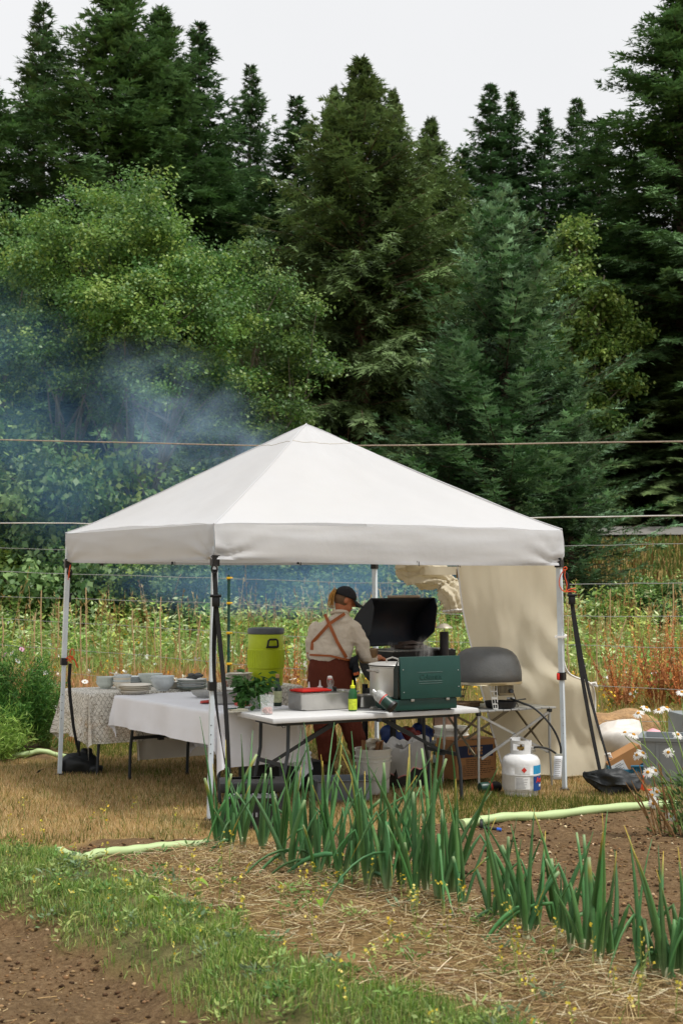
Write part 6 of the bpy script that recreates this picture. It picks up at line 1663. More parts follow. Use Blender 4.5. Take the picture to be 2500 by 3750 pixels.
wrap(-112, -66, 0.188, 0.250, mat('label_white', '#d9d9d8', 0.5), 'notice_label'); wrap(-112, -66, 0.065, 0.165, mat('label_white', '#d9d9d8'), 'notice_label')
def on_tank(a, z, o=0.004): return Vector(((RT + o) * math.cos(R(a)), (RT + o) * math.sin(R(a)), z))
for i, z in enumerate(np.linspace(0.075, 0.155, 9)):
    mb = MB(); mb.grid([[on_tank(a, z + dz, 0.0025) for dz in (-0.0018, 0.0018)] for a in np.linspace(-108, -80 + 8 * math.sin(i * 3), 8)]); mb.build('print_line', mat('print_grey', '#8d8d8f', 0.6), tk_)
mb = MB(); a0 = -84; mb.add([on_tank(a0 - 8, 0.222, .003), on_tank(a0, 0.199, .003), on_tank(a0 + 8, 0.222, .003), on_tank(a0, 0.245, .003)], [(0, 1, 2, 3)]); mb.build('hazard_diamond', mat('hazard_red', '#c4352a', 0.5), tk_)
def tank_text(body, a, z, size, m, ex=0.001):
    o = text_mesh('label_lettering', body, size, m, tk_, None, None, ex, 0.001)
    for v in o.data.vertices:
        ang = R(a) + v.co.x / RT; rr_ = RT + 0.0035 + v.co.z; v.co = (rr_ * math.cos(ang), rr_ * math.sin(ang), z + v.co.y)
    return o
tank_text('Am', -28, 0.135, 0.062, mat('letter_red', '#c63a33', 0.5)); tank_text('HE', -24, 0.088, 0.026, mat('letter_white', '#e2e2e2', 0.5))
# the hose from the oven to the tank
hs = thing('gas_hose', 'black rubber gas hose arching from the oven to the propane tank', 'hose', tuple(PD(1880, 2570, 12.0)))
e0 = oc + Matrix.Rotation(CTR - 0.25, 3, 'Z') @ Vector((0.16, -0.14, 0.08))
pts = [e0, PD(1912, 2575, 11.95), PD(1952, 2592, 11.9), PD(1996, 2632, 11.85), PD(2030, 2680, 11.84), PD(2050, 2730, 11.84), PD(2052, 2765, 11.84)]
mb = MB(); mb.tube([poly_at(pts, k / 30) for k in range(31)], 0.0095, 8); pin(mb.build('long_run', mat('hose_rubber', '#191a1a', 0.5), hs))
vq = tk_.location + Matrix.Rotation(R(-4), 3, 'Z') @ Vector((0.075, -0.015, 0.385))
pts = [vq, PD(1972, 2736, 11.80), PD(2005, 2742, 11.82), PD(2028, 2755, 11.83), PD(2044, 2768, 11.84)]
mb = MB(); mb.tube([poly_at(pts, k / 16) for k in range(17)], 0.0085, 8); pin(mb.build('short_run', mat('hose_rubber', '#191a1a'), hs))
mb = MB(); mb.tube([vq, vq.lerp(pts[1], 0.45)], 0.017, 10); mb.lathe([(0.001, -0.02), (0.022, -0.012), (0.024, 0.008), (0.01, 0.018)], 14, vq.lerp(pts[1], 0.3) + Vector((0, 0, -0.02)), cap0=False); pin(mb.build('regulator', M_STEEL, hs))
mb = MB(); mb.tube([e0 + Vector((-0.03, 0, 0)), e0 + Vector((0.035, -0.01, -0.004))], 0.012, 10); pin(mb.build('brass_fitting', M_ALU, hs))
t = thing('warning_tag', 'white printed paper tag hanging from the gas hose', 'tag', tuple(PD(2048, 2770, 11.83)))
mb = MB(); a_ = PD(2030, 2768, 11.82); mb.grid([[PD(2028 + 30 * u - 5 * v, 2768 + 86 * v, 11.82 + 0.01 * math.sin(3 * v)) for u in (0, .5, 1)] for v in np.linspace(0, 1, 6)]); pin(mb.build('paper', mat('tag_paper', '#d6d8dc', 0.7), t, solid=0.001))
for k in range(9):
    mb = MB(); v = 0.15 + 0.085 * k; mb.grid([[PD(2033 + 22 * u - 5 * v, 2768 + 86 * v + dy, 11.81) for dy in (-1, 1)] for u in np.linspace(0, 0.9 - 0.2 * (k % 3 == 2), 4)]); pin(mb.build('print_line', mat('print_grey', '#8d8d8f'), t))
mb = MB(); mb.box(PD(2045, 2764, 11.825), (0.06, 0.012, 0.018), bev=0.003); pin(mb.build('clip', mat('clip_grey', '#9a9a90', 0.5), t))
# small gas canister lying in the grass
cp = P(1795, 2900); t = thing('gas_canister', 'dark green gas canister lying in the grass beside the propane tank', 'gas canister', (cp.x, cp.y, gzs(cp.x, cp.y) + 0.045), R(25))
Mq2 = Matrix.Rotation(R(90), 4, 'Y')
for prof, nm, mm in (([(0.02, -0.11), (0.040, -0.105), (0.046, -0.09), (0.046, -0.02)], 'green_shell', M_DKG), ([(0.0465, -0.02), (0.0465, 0.0)], 'red_stripe', mat('red_print', '#a83226')), ([(0.046, 0.0), (0.046, 0.06), (0.035, 0.09), (0.012, 0.10)], 'black_shell', M_BLKP)):
    mb = MB(); mb.lathe(prof, 18); o = mb.build(nm, mm, t); o.data.transform(Mq2)

# ---------------- cardboard box
M_CARD = mat('cardboard', '#9a6e45', 0.85, var=0.08, scale=6, bump=0.08, bscale=40)
bx = P(1690, 2882); CB = thing('cardboard_box', 'brown cardboard carton with a dark blue lettered band under the camp table', 'box', (bx.x, bx.y + 0.10, 0), TH + 0.04)
mb = MB(); mb.box((0.20, 0.20, 0.205), (0.43, 0.30, 0.34), bev=0.004); mb.build('carton', M_CARD, CB, smooth=False)
M_NAVY = mat('carton_navy', '#1c2440', 0.8, var=0.1)
mb = MB(); mb.box((0.19, 0.0485, 0.275), (0.375, 0.003, 0.10)); mb.build('blue_band', M_NAVY, CB, smooth=False)
mb = MB(); mb.box((0.4165, 0.15, 0.275), (0.003, 0.15, 0.075)); mb.build('blue_band', M_NAVY, CB, smooth=False)
text_mesh('band_lettering', 'URINE', 0.088, M_CARD, CB, (0.185, 0.0455, 0.275), (R(90), 0, 0), 0.0008, 0.0035, 0.62)
rg = np.random.default_rng(9)
mb = MB()
for r_ in range(9):
    z = 0.205 - r_ * 0.017; x = 0.06 + (0.03 if r_ < 3 else 0)
    while x < (0.36 if r_ % 4 else 0.26):
        w_ = rg.uniform(0.012, 0.04); mb.box((x + w_ / 2, 0.0487, z), (w_, 0.002, 0.006)); x += w_ + 0.009
o = mb.build('small_print', mat('carton_ink', '#4a3524', 0.8), CB, smooth=False); o['kind'] = 'stuff'
mb = MB(); mb.box((0.2, 0.05, 0.377), (0.08, 0.02, 0.006)); mb.build('tape', mat('tape_brown', '#5c4630', 0.4), CB, smooth=False)

# ---------------- buckets
M_BKT = mat('bucket_white', '#d9d6cc', 0.5, var=0.05, scale=8, transl=0.1, dirt='#a39a86', dirt_amt=0.25)
def bucket(label, loc, r_=0.15, h=0.36, rz=0.0):
    t = thing('plastic_bucket', label, 'bucket', loc, rz)
    mb = MB(); mb.lathe([(r_ * .86, 0), (r_ * .88, 0.006), (r_ * .955, h * .70), (r_ * 1.03, h * .705), (r_ * 1.03, h * .735), (r_ * .965, h * .74), (r_ * .975, h * .80), (r_ * 1.04, h * .805), (r_ * 1.04, h * .835), (r_ * .98, h * .84), (r_ * .99, h * .94), (r_ * 1.05, h * .945), (r_ * 1.05, h), (r_ * .97, h), (r_ * .84, 0.012)], 40); mb.build('bucket_body', M_BKT, t)
    mb = MB(); mb.tube([(r_ * 1.03 * math.cos(a), r_ * 1.03 * math.sin(a) * 1.0 - 0.0, h * .78 - 0.20 * math.sin(-a) * 0.9) for a in np.linspace(R(-180), 0, 14)], 0.0025, 5); hd = mb.build('wire_handle', M_STEEL, t)
    return t
bp_ = P(1367, 2912); bk = bucket('white plastic bucket full of torn cardboard under the folding table', (bp_.x, bp_.y + 0.13, 0), 0.15, 0.37, R(25))
for k, (a, tl) in enumerate(((0.3, 0.35), (1.4, -0.2), (2.3, 0.3), (-0.5, 0.15))):
    mb = MB(); mb.box((0.05 * math.cos(a), 0.05 * math.sin(a), 0.36), (0.13, 0.012, 0.13), Euler((tl, 0.3 * math.sin(k * 2), a + 1.2)).to_matrix()); mb.build('torn_cardboard', mat('card_scrap', '#8c6440', 0.85), bk, smooth=False)
mb = MB(); lump(mb, (0.02, 0.05, 0.39), (0.13, 0.1, 0.12), 31, 0.3, amp=0.5); mb.build('crumpled_paper', mat('crumpled_paper', '#cfc8b8', 0.8), bk, angle=30)
bp_ = P(1655, 2835); bk2 = bucket('second white bucket with a yellow label behind the cardboard carton', (bp_.x, bp_.y + 0.10, 0), 0.155, 0.42, R(-20))
mb = MB(); mb.grid([[Vector((0.147 * math.cos(R(a)) * (1 + 0.035 * (z - 0.1) / 0.2), 0.147 * math.sin(R(a)) * (1 + 0.035 * (z - 0.1) / 0.2), z)) for z in (0.14, 0.20, 0.27)] for a in np.linspace(-150, -60, 12)]); mb.build('yellow_label', mat('bucket_yellow', '#e0a820', 0.5), bk2)
o = text_mesh('label_lettering', 'St', 0.12, mat('letter_white', '#e2e2e2'), bk2, None, None, 0.001, 0.002)
for v in o.data.vertices:
    ang = R(-108) + v.co.x / 0.15; v.co = (0.1525 * math.cos(ang), 0.1525 * math.sin(ang), 0.20 + v.co.y)

# ---------------- lined bin, jug, tubs
bn = P(1480, 2885); t = thing('waste_bin', 'black waste bin lined with a billowing white plastic bag', 'bin', (bn.x, bn.y + 0.12, 0), TH)
mb = MB(); mb.box((0, 0, 0.15), (0.30, 0.24, 0.30), bev=0.02); mb.build('bin_body', M_BLKP, t)
M_LINER = mat('bin_liner', '#c4c2be', 0.4, var=0.1, scale=10, transl=0.35)
rows = []
for j, (rr_, z) in enumerate(((0.09, 0.33), (0.14, 0.36), (0.175, 0.375), (0.20, 0.35), (0.215, 0.28), (0.205, 0.20), (0.185, 0.14))):
    rows.append([Vector((rr_ * math.cos(a) * (1.05 + 0.10 * math.sin(5 * a + j * .6) + 0.08 * math.sin(13 * a + j)), rr_ * math.sin(a) * 0.9 * (1 + 0.09 * math.sin(7 * a + j * .5)), z + 0.025 * math.sin(4 * a + 1) + 0.03 * math.cos(a) + 0.012 * math.sin(11 * a + j))) for a in np.linspace(0, 2 * math.pi, 61)])
mb = MB(); mb.grid(rows); mb.build('bag_liner', M_LINER, t, angle=70)
mb = MB(); mb.tube(rows[-1], 0.006, 5); mb.build('red_drawstring', mat('drawstring', '#c98a84', 0.6), t)
jg = P(1612, 2805); t = thing('cleaner_jug', 'clear jug with green liquid and a blue label behind the camp table leg', 'jug', (jg.x - 0.0, jg.y - 0.15, 0.10), 0)
t.location.z = gzs(jg.x, jg.y - 0.15)
M_JUG = mat('jug_green', '#2f6a44', 0.15, var=0.1, transm=0.5)
mb = MB(); mb.lathe([(0.075, 0), (0.082, 0.012), (0.082, 0.15), (0.06, 0.20), (0.022, 0.225), (0.02, 0.25)], 20, sy=0.65, power=3); mb.build('jug_body', M_JUG, t)
mb = MB(); mb.lathe([(0.0825, 0.06), (0.0832, 0.062), (0.0832, 0.13), (0.0825, 0.132)], 20, sy=0.65, power=3, cap0=False, cap1=False); mb.build('paper_label', mat('jug_label', '#9fb9bd', 0.6, var=0.35, scale=25), t)
mb = MB(); mb.tube([(0.022, 0, 0.22), (0.075, 0, 0.21), (0.085, 0, 0.15)], 0.009, 6); mb.lathe([(0.024, 0.245), (0.024, 0.275)], 12); mb.build('handle_and_cap', mat('jug_cap', '#e2e2dd', 0.5), t)
gt = P(1250, 2935); t = pan('bus_tub', 'grey plastic bus tub on the grass under the folding table', (gt.x, gt.y + 0.12, gzs(gt.x, gt.y)), TH - 0.35, 0.47, 0.36, 0.17, mat('tub_grey', '#6d7378', 0.5, var=0.06), 0.03, rad=0.05, cat='tub')
# black equipment cases behind the onions
eq = P(925, 3045); EQ = thing('equipment_case', 'black equipment case with rows of small buttons behind the onion tops', 'case', (eq.x, eq.y, gzs(eq.x, eq.y)), R(6))
mb = MB(); mb.box((0, 0.16, 0.30), (0.46, 0.32, 0.07), bev=0.012); mb.build('case_lid', M_BLKP, EQ)
mb = MB(); mb.prism([(-0.005, 0.20), (-0.02, 0.23), (0.05, 0.30), (0.20, 0.335), (0.32, 0.335), (0.32, 0.20)], 0.34, lambda u, v, w_: (w_ - 0.17, u, v)); mb.build('control_panel', mat('panel_grey', '#2c2d30', 0.5), EQ, smooth=False)
for r_ in range(3):
    for k in range(9):
        mb = MB(); v = r_ / 3; mb.box((-0.13 + 0.033 * k, 0.0 + 0.05 * v, 0.258 + 0.05 * v), (0.012, 0.006, 0.008)); mb.build('button', mat('button_pale', '#9a9aa0', 0.5), EQ, smooth=False)
mb = MB(); mb.box((-0.02, 0.035, 0.298), (0.035, 0.01, 0.012), Euler((-0.7, 0, 0)).to_matrix()); mb.build('white_badge', M_WHITEP, EQ, smooth=False)
mb = MB(); mb.box((0, 0.16, 0.10), (0.40, 0.30, 0.20), bev=0.015); mb.build('lower_case', M_BLKP, EQ)
for k in range(7):
    mb = MB(); mb.box((-0.10 + 0.032 * k, 0.006, 0.11), (0.015, 0.01, 0.03)); mb.build('vent_slot', mat('vent_grey', '#77787c', 0.5), EQ, smooth=False)
dk = P(1010, 2915); t = thing('dark_crate', 'black storage crate standing under the folding table end', 'crate', (dk.x + 0.02, dk.y + 0.30, 0), TH)
mb = MB(); mb.box((0, 0, 0.12), (0.62, 0.34, 0.235), bev=0.02); mb.build('crate_body', mat('crate_black', '#101011', 0.6), t)
mb = MB(); mb.box((0, 0, 0.242), (0.64, 0.36, 0.014), bev=0.005); mb.build('crate_lid', mat('crate_black', '#101011'), t)
t = thing('table_cloth_bundle', 'white cloth bundle tucked under the folding table', 'cloth', (dk.x + 0.18, dk.y + 0.24, 0.25), 0.3)
mb = MB(); lump(mb, (0, 0, 0.05), (0.24, 0.16, 0.10), 14, 0.2, amp=0.3, crease=0.06); mb.build('cloth_fold', M_CLOTH, t, angle=80)

# ================================================================== SMOKER
SMD = 13.35
sL, sR = PD(1436, 2380, 13.15), PD(1668, 2380, 13.66)
srot = math.atan2(sR.y - sL.y, sR.x - sL.x); sLen = (Vector((sR.x, sR.y)) - Vector((sL.x, sL.y))).length
sm = thing('smoker_grill', 'big black barrel smoker with its lid thrown open and a chimney', 'smoker', (sL.x, sL.y, 0), srot)
M_SMK = mat('smoker_black', '#15171a', 0.5, 0.2, var=0.35, scale=5, bump=0.2, bscale=30, dirt='#3a2a20', dirt_amt=0.4)
M_SMI = mat('smoker_sooty', '#141a24', 0.6, 0.1, var=0.4, scale=3, dirt='#4a3028', dirt_amt=0.5)
ZG = 1.10
# lower barrel half
arc = [(0.25 - 0.25 * math.cos(a), ZG - 0.30 * math.sin(a)) for a in np.linspace(0, math.pi, 15)]
mb = MB(); mb.prism(arc, sLen, lambda u, v, w_: (w_, u, v)); mb.build('barrel', M_SMK, sm, angle=30)
mb = MB(); mb.box((sLen / 2, -0.16, ZG - 0.10), (sLen * 0.98, 0.26, 0.022)); mb.build('front_shelf', M_SMK, sm, smooth=False)
mb = MB()
for k in range(18): mb.tube([(sLen * (k + 0.5) / 18, 0.01, ZG + 0.004), (sLen * (k + 0.5) / 18, 0.49, ZG + 0.004)], 0.005, 5)
gr_ = mb.build('cooking_grate', M_STEEL, sm); gr_['kind'] = 'stuff'
# open lid: a curved shell hinged at the back
th_ = [R(a) for a in np.linspace(-38, 62, 16)]
sec = [(0.66 - 0.34 * math.cos(a) * 0.55 + 0.10 * math.sin(a), ZG + 0.27 + 0.36 * math.sin(a) * 0.98) for a in th_]
sec = [(0.40 + 0.14 * math.sin(math.pi * k / 15) + 0.10 * (1 - k / 15) - 0.10 * (k / 15) ** 2, ZG + 0.03 + 0.46 * k / 15) for k in range(16)]
mb = MB(); mb.grid([[Vector((x, u, v)) for u, v in sec] for x in np.linspace(0.0, sLen, 6)]); ld = mb.build('lid', M_SMI, sm, angle=60, solid=0.01)
for x in (0.0, sLen):
    poly = sec + [(0.26, ZG + 0.40), (0.30, ZG + 0.16)]
    mb = MB(); mb.prism(poly, 0.012, lambda u, v, w_, x=x: (x + w_ - 0.006, u, v)); mb.build('lid_end', M_SMI, ld, smooth=False)
mb = MB(); mb.tube([(sLen * .25, 0.29, ZG + 0.505), (sLen * .75, 0.29, ZG + 0.505)], 0.014, 8); mb.build('lid_handle', mat('handle_wood', '#8a7a68', 0.6), ld)
# chimney
ch = Vector((sLen - 0.20, -0.05, 0))
mb = MB(); mb.tube([ch + Vector((0, 0, ZG - 0.35)), ch + Vector((0, 0, ZG + 0.175))], 0.042, 18); mb.build('chimney', M_SMK, sm)
mb = MB(); mb.lathe([(0.001, ZG + 0.255), (0.03, ZG + 0.250), (0.072, ZG + 0.222), (0.084, ZG + 0.210), (0.07, ZG + 0.214)], 24, ch, cap0=False); mb.tube([ch + Vector((0, 0, ZG + 0.14)), ch + Vector((0, 0, ZG + 0.23))], 0.006, 6); mb.build('chimney_cap', mat('cap_steel', '#b3aa98', 0.4, 0.5), sm)
# firebox and cart under the barrel
mb = MB(); mb.box((sLen * 0.52, 0.25, 0.62), (sLen * 0.96, 0.44, 0.24), bev=0.01); mb.build('firebox', M_SMK, sm)
for x in (0.05, sLen - 0.05):
    for y in (0.05, 0.45):
        mb = MB(); mb.box((x, y, 0.39), (0.04, 0.04, 0.78)); mb.build('leg', M_SMK, sm, smooth=False)
mb = MB(); mb.box((sLen / 2, 0.25, 0.20), (sLen * 0.95, 0.42, 0.02)); mb.build('bottom_shelf', M_SMK, sm, smooth=False)
mb = MB(); mb.box((sLen * 0.80, -0.0, 0.40), (sLen * 0.32, 0.02, 0.16)); mb.build('wooden_panel', mat('panel_wood', '#7a5f4e', 0.8, var=0.2, scale=5), sm, smooth=False)
for k, (x, cx_) in enumerate(((0.16, '#25407a'), (0.34, '#7a2c26'), (0.50, '#223a78'))):
    t = thing('charcoal_bag', ['crumpled blue charcoal sack on the smoker shelf', 'crumpled red sack between the blue sacks on the smoker shelf', 'second blue sack by the wooden panel of the smoker'][k], 'sack', Vector((sL.x, sL.y, 0.212)) + Matrix.Rotation(srot, 3, 'Z') @ Vector((x * 1.1, 0.2, 0)), srot)
    mb = MB(); lump(mb, (0, 0, 0.085), (0.14, 0.20, 0.17), 40 + k, 0.2, amp=0.4, crease=0.05); mb.build('sack_body', mat('sack_%d' % k, cx_, 0.5, var=0.3, scale=9), t, angle=70)
# steaming food on the grate
t = thing('roast_tray', 'foil tray of roasting food on the smoker grate', 'tray', Vector((sL.x, sL.y, ZG + 0.010)) + Matrix.Rotation(srot, 3, 'Z') @ Vector((0.40, 0.22, 0)), srot)
mb = MB(); mb.box((0, 0, 0.02), (0.30, 0.20, 0.035), bev=0.01); lump(mb, (0, 0, 0.045), (0.26, 0.17, 0.05), 51, 0, amp=0.4); mb.build('tray_body', mat('roast_dark', '#3a2c24', 0.6, var=0.4, scale=20), t, angle=60)
# dark scarf-like cloth bag and black shoe things beside the bin
bgp = P(1395, 2745); t = thing('shopping_bag', 'half open white and black bag slumped against the smoker leg', 'bag', (bgp.x - 0.02, 12.95, 0), 0.2)
mb = MB(); lump(mb, (0.02, 0, 0.16), (0.24, 0.18, 0.30), 61, 0.2, amp=0.35, crease=0.05); mb.build('bag_body', mat('bag_white', '#bdb8b4', 0.5, var=0.5, scale=6), t, angle=70)
sk = P(1470, 2700)
# ================================================================== TUBS AND BAGS BY THE MEADOW
gp = P(2345, 2880); M_GTUB = mat('grey_tub', '#868c8e', 0.5, var=0.05, scale=6, dirt='#6d6a60', dirt_amt=0.15)
t = thing('storage_tub', 'large grey plastic storage tub standing at the lawn edge', 'tub', (gp.x, gp.y, gzs(gp.x, gp.y)), R(-17))
mb = MB(); L_, W_, H_ = 0.72, 0.46, 0.42
def ring_(l_, w_, z): return [Vector((x * l_ / 2 + L_ / 2, y * w_ / 2 + W_ / 2, z)) for x, y in ((-1, -1), (1, -1), (1, 1), (-1, 1), (-1, -1))]
mb.grid([ring_(L_ * .9, W_ * .88, 0.0), ring_(L_, W_, H_ - 0.03), ring_(L_ + .05, W_ + .05, H_ - 0.03), ring_(L_ + .06, W_ + .06, H_), ring_(L_ - .02, W_ - .02, H_), ring_(L_ * .88, W_ * .86, 0.015)])
mb.add(ring_(L_ * .88, W_ * .86, 0.016)[:4], [(0, 1, 2, 3)]); mb.build('tub_body', M_GTUB, t, smooth=False)
for x in (0.14, 0.36, 0.58):
    mb = MB(); mb.box((x, 0.012, 0.22), (0.022, 0.03, 0.33)); mb.build('rib', M_GTUB, t, smooth=False)
mb = MB(); mb.box((0.36, 0.008, 0.375), (0.46, 0.03, 0.016)); mb.build('rib', M_GTUB, t, smooth=False)
t = thing('storage_tub', 'second grey tub peeking out behind the large grey tub', 'tub', (gp.x + 0.55, gp.y + 0.75, 0.0), R(8))
mb = MB(); mb.box((0.3, 0.2, 0.27), (0.6, 0.4, 0.54), bev=0.02); mb.build('tub_body', M_GTUB, t)
bp2 = P(2232, 2848); t = thing('blue_crate', 'low blue plastic crate beside the grey tub', 'crate', (bp2.x, bp2.y + 0.02, gzs(bp2.x, bp2.y)), R(6))
M_BLUE = mat('blue_plastic', '#3a7c9c', 0.45, var=0.06)
mb = MB(); 
for c_, s_ in (((0.20, 0.0, 0.035), (0.42, 0.012, 0.07)), ((0.0, 0.16, 0.05), (0.012, 0.32, 0.10)), ((0.40, 0.16, 0.05), (0.012, 0.32, 0.10)), ((0.20, 0.32, 0.05), (0.42, 0.012, 0.10)), ((0.20, 0.16, 0.006), (0.40, 0.32, 0.012)), ((0.30, -0.002, 0.075), (0.20, 0.016, 0.045)), ((0.30, -0.010, 0.10), (0.21, 0.03, 0.012)), ((0.24, -0.008, 0.05), (0.012, 0.02, 0.08)), ((0.34, -0.008, 0.05), (0.012, 0.02, 0.08))): mb.box(c_, s_)
mb.build('crate_body', M_BLUE, t, smooth=False)
t = thing('shipping_box', 'tilted brown cardboard box with a white shipping label in the blue crate', 'box', (bp2.x + 0.22, bp2.y + 0.20, gzs(bp2.x, bp2.y) + 0.02), R(6))
q_ = Euler((0, R(-28), 0)).to_matrix()
mb = MB(); mb.box(q_ @ Vector((0.0, 0, 0.13)), (0.34, 0.22, 0.16), q_); mb.build('carton', mat('carton_light', '#a87a4c', 0.85, var=0.08), t, smooth=False)
mb = MB(); mb.box(q_ @ Vector((-0.09, -0.1115, 0.115)), (0.13, 0.002, 0.10), q_); lb_ = mb.build('shipping_label', mat('label_white', '#d9d9d8'), t, smooth=False)
mb = MB()
for k in range(5): mb.box(q_ @ Vector((-0.09 + 0.01 * (k % 2), -0.113, 0.085 + 0.015 * k)), (0.08 - 0.02 * (k % 3), 0.001, 0.005), q_)
o = mb.build('print_lines', mat('print_dark', '#77777a', 0.6), lb_, smooth=False); o['kind'] = 'stuff'
bg_ = P(2262, 2790); t = thing('feed_bag', 'bulging white and brown plastic sack behind the blue crate', 'sack', (bg_.x, bg_.y - 0.02, gzs(bg_.x, bg_.y)), R(10))
mb = MB(); lump(mb, (0.03, 0.05, 0.20), (0.56, 0.32, 0.42), 71, 0.1, amp=0.22, crease=0.03); mb.build('sack_body', mat('sack_white', '#cdc8c0', 0.45, var=0.35, scale=3, dirt='#a08468', dirt_amt=0.7), t, angle=70)
t = thing('feed_bag', 'pink and white printed sack beside the grey tub', 'sack', (bg_.x + 0.30, bg_.y + 0.05, gzs(bg_.x, bg_.y)), R(10))
mb = MB(); lump(mb, (0.06, 0.05, 0.15), (0.22, 0.22, 0.31), 73, 0.1, amp=0.2); mb.build('sack_body', mat('sack_pink', '#d99aa4', 0.5, var=0.2, scale=9), t, angle=70)
mb = MB(); mb.box((0.06, -0.062, 0.22), (0.15, 0.01, 0.016)); mb.box((0.06, -0.062, 0.19), (0.15, 0.01, 0.010)); mb.build('red_stripe', mat('sack_red', '#c43a48', 0.5), t, smooth=False)
# heap of dry compost at the meadow edge
hp_ = P(2270, 2745); t = thing('compost_heap', 'low heap of dry brown mulch behind the sacks', 'heap', (hp_.x, hp_.y + 0.55, 0))
mb = MB(); lump(mb, (0, 0, 0.05), (1.1, 0.7, 0.62), 81, 0, amp=0.2, n=40, m=20); mb.build('mulch', mat('dry_mulch', '#9a7a55', 0.95, var=0.3, scale=14, bump=1.0, bscale=30), t, angle=80)
# light-green lay-flat hose
M_HOSE = mat('layflat_hose', '#b7cb92', 0.5, var=0.06, scale=4, transl=0.15)
def hose(label, px, r_=0.034, extra=None):
    pts = [Vector((p.x, p.y, gzs(p.x, p.y) + r_ * 0.9)) for p in (P(x, y) for x, y in px)]
    t = thing('irrigation_hose', label, 'hose', tuple(pts[len(pts) // 2]))
    mb = MB(); n_ = 10 * len(px)
    mb.tube([poly_at(pts, k / n_) for k in range(n_ + 1)], [r_ * (1 + 0.08 * math.sin(k * 0.9)) for k in range(n_ + 1)], 14, squash=(1.05, 0.95)); pin(mb.build('hose_tube', M_HOSE, t))
    return t, pts
hose('pale green irrigation hose along the edge of the straw bed', [(215, 3150), (300, 3172), (360, 3160), (480, 3140), (620, 3124), (760, 3108), (840, 3100)], 0.032)
t, pts = hose('pale green irrigation hose across the bare soil by the daisies', [(1690, 3036), (1720, 3031), (1850, 3018), (2000, 3004), (2200, 2984), (2400, 2966), (2475, 2962)], 0.034)
q_ = P(1768, 3038); mb = MB(); z_ = gzs(q_.x, q_.y) + 0.03; mb.tube([Vector((q_.x - 0.02, q_.y - 0.02, z_)), Vector((q_.x + 0.0, q_.y - 0.035, z_ - 0.01)), Vector((q_.x + 0.09, q_.y - 0.07, z_ - 0.015))], 0.011, 8); mb.tube([Vector((q_.x - 0.022, q_.y + 0.0, z_ + 0.002)), Vector((q_.x + 0.0, q_.y, z_ + 0.002))], 0.041, 14); pin(mb.build('valve_fitting', M_BLKP, t))
mb = MB(); mb.tube([Vector((q_.x + 0.09, q_.y - 0.07, z_ - 0.015)), Vector((q_.x + 0.12, q_.y - 0.08, z_ - 0.018))], 0.012, 8); pin(mb.build('blue_cap', mat('blue_cap', '#2a5fc0', 0.4), t))
hose('pale green irrigation hose lying by the flower bed behind the canopy leg', [(-200, 2790), (70, 2784), (150, 2782), (225, 2780), (330, 2790)], 0.028)
# ================================================================== THE COOK
PDp = 12.9
def K(x, y, dy=0.0): return PD(x, y, PDp + dy)
S_ = FPX / PDp
def loft(mb, secs, n_=20, cap=True, pw=2.0):
    """secs: (centre, half width along x, half depth along y) rings, horizontal"""
    V, F = [], []
    for c, hw, hd in secs:
        for k in range(n_):
            a = 2 * math.pi * k / n_; ca, sa = math.cos(a), math.sin(a)
            if pw != 2.0: ca = math.copysign(abs(ca) ** (2 / pw), ca); sa = math.copysign(abs(sa) ** (2 / pw), sa)
            V.append(Vector(c) + Vector((hw * ca, hd * sa, 0)))
    for i in range(len(secs) - 1):
        for k in range(n_): F.append((i * n_ + k, i * n_ + (k + 1) % n_, (i + 1) * n_ + (k + 1) % n_, (i + 1) * n_ + k))
    F.append(tuple(range(n_))[::-1]); F.append(tuple((len(secs) - 1) * n_ + k for k in range(n_)))
    mb.add(V, F)
def ball(mb, c, r_, n_=16, M_=None):
    V, F = [], []
    rx, ry, rz = r_ if isinstance(r_, (tuple, list)) else (r_,) * 3
    for j in range(1, n_):
        ph = math.pi * j / n_
        for i in range(n_):
            th = 2 * math.pi * i / n_; v = Vector((rx * math.sin(ph) * math.cos(th), ry * math.sin(ph) * math.sin(th), rz * math.cos(ph)))
            V.append(Vector(c) + (M_ @ v if M_ is not None else v))
    top, bot = len(V), len(V) + 1
    e = Vector((0, 0, rz)); V += [Vector(c) + (M_ @ e if M_ is not None else e), Vector(c) - (M_ @ e if M_ is not None else e)]
    for j in range(n_ - 2):
        for i in range(n_): F.append((j * n_ + i, (j + 1) * n_ + i, (j + 1) * n_ + (i + 1) % n_, j * n_ + (i + 1) % n_))
    for i in range(n_): F.append((top, i, (i + 1) % n_)); F.append((bot, (n_ - 2) * n_ + (i + 1) % n_, (n_ - 2) * n_ + i))
    mb.add(V, F)
def capsule(mb, pts, rs, n_=12):
    mb.tube(pts, rs, n_)
    for p, r_ in zip(pts, rs): ball(mb, p, r_, 10)
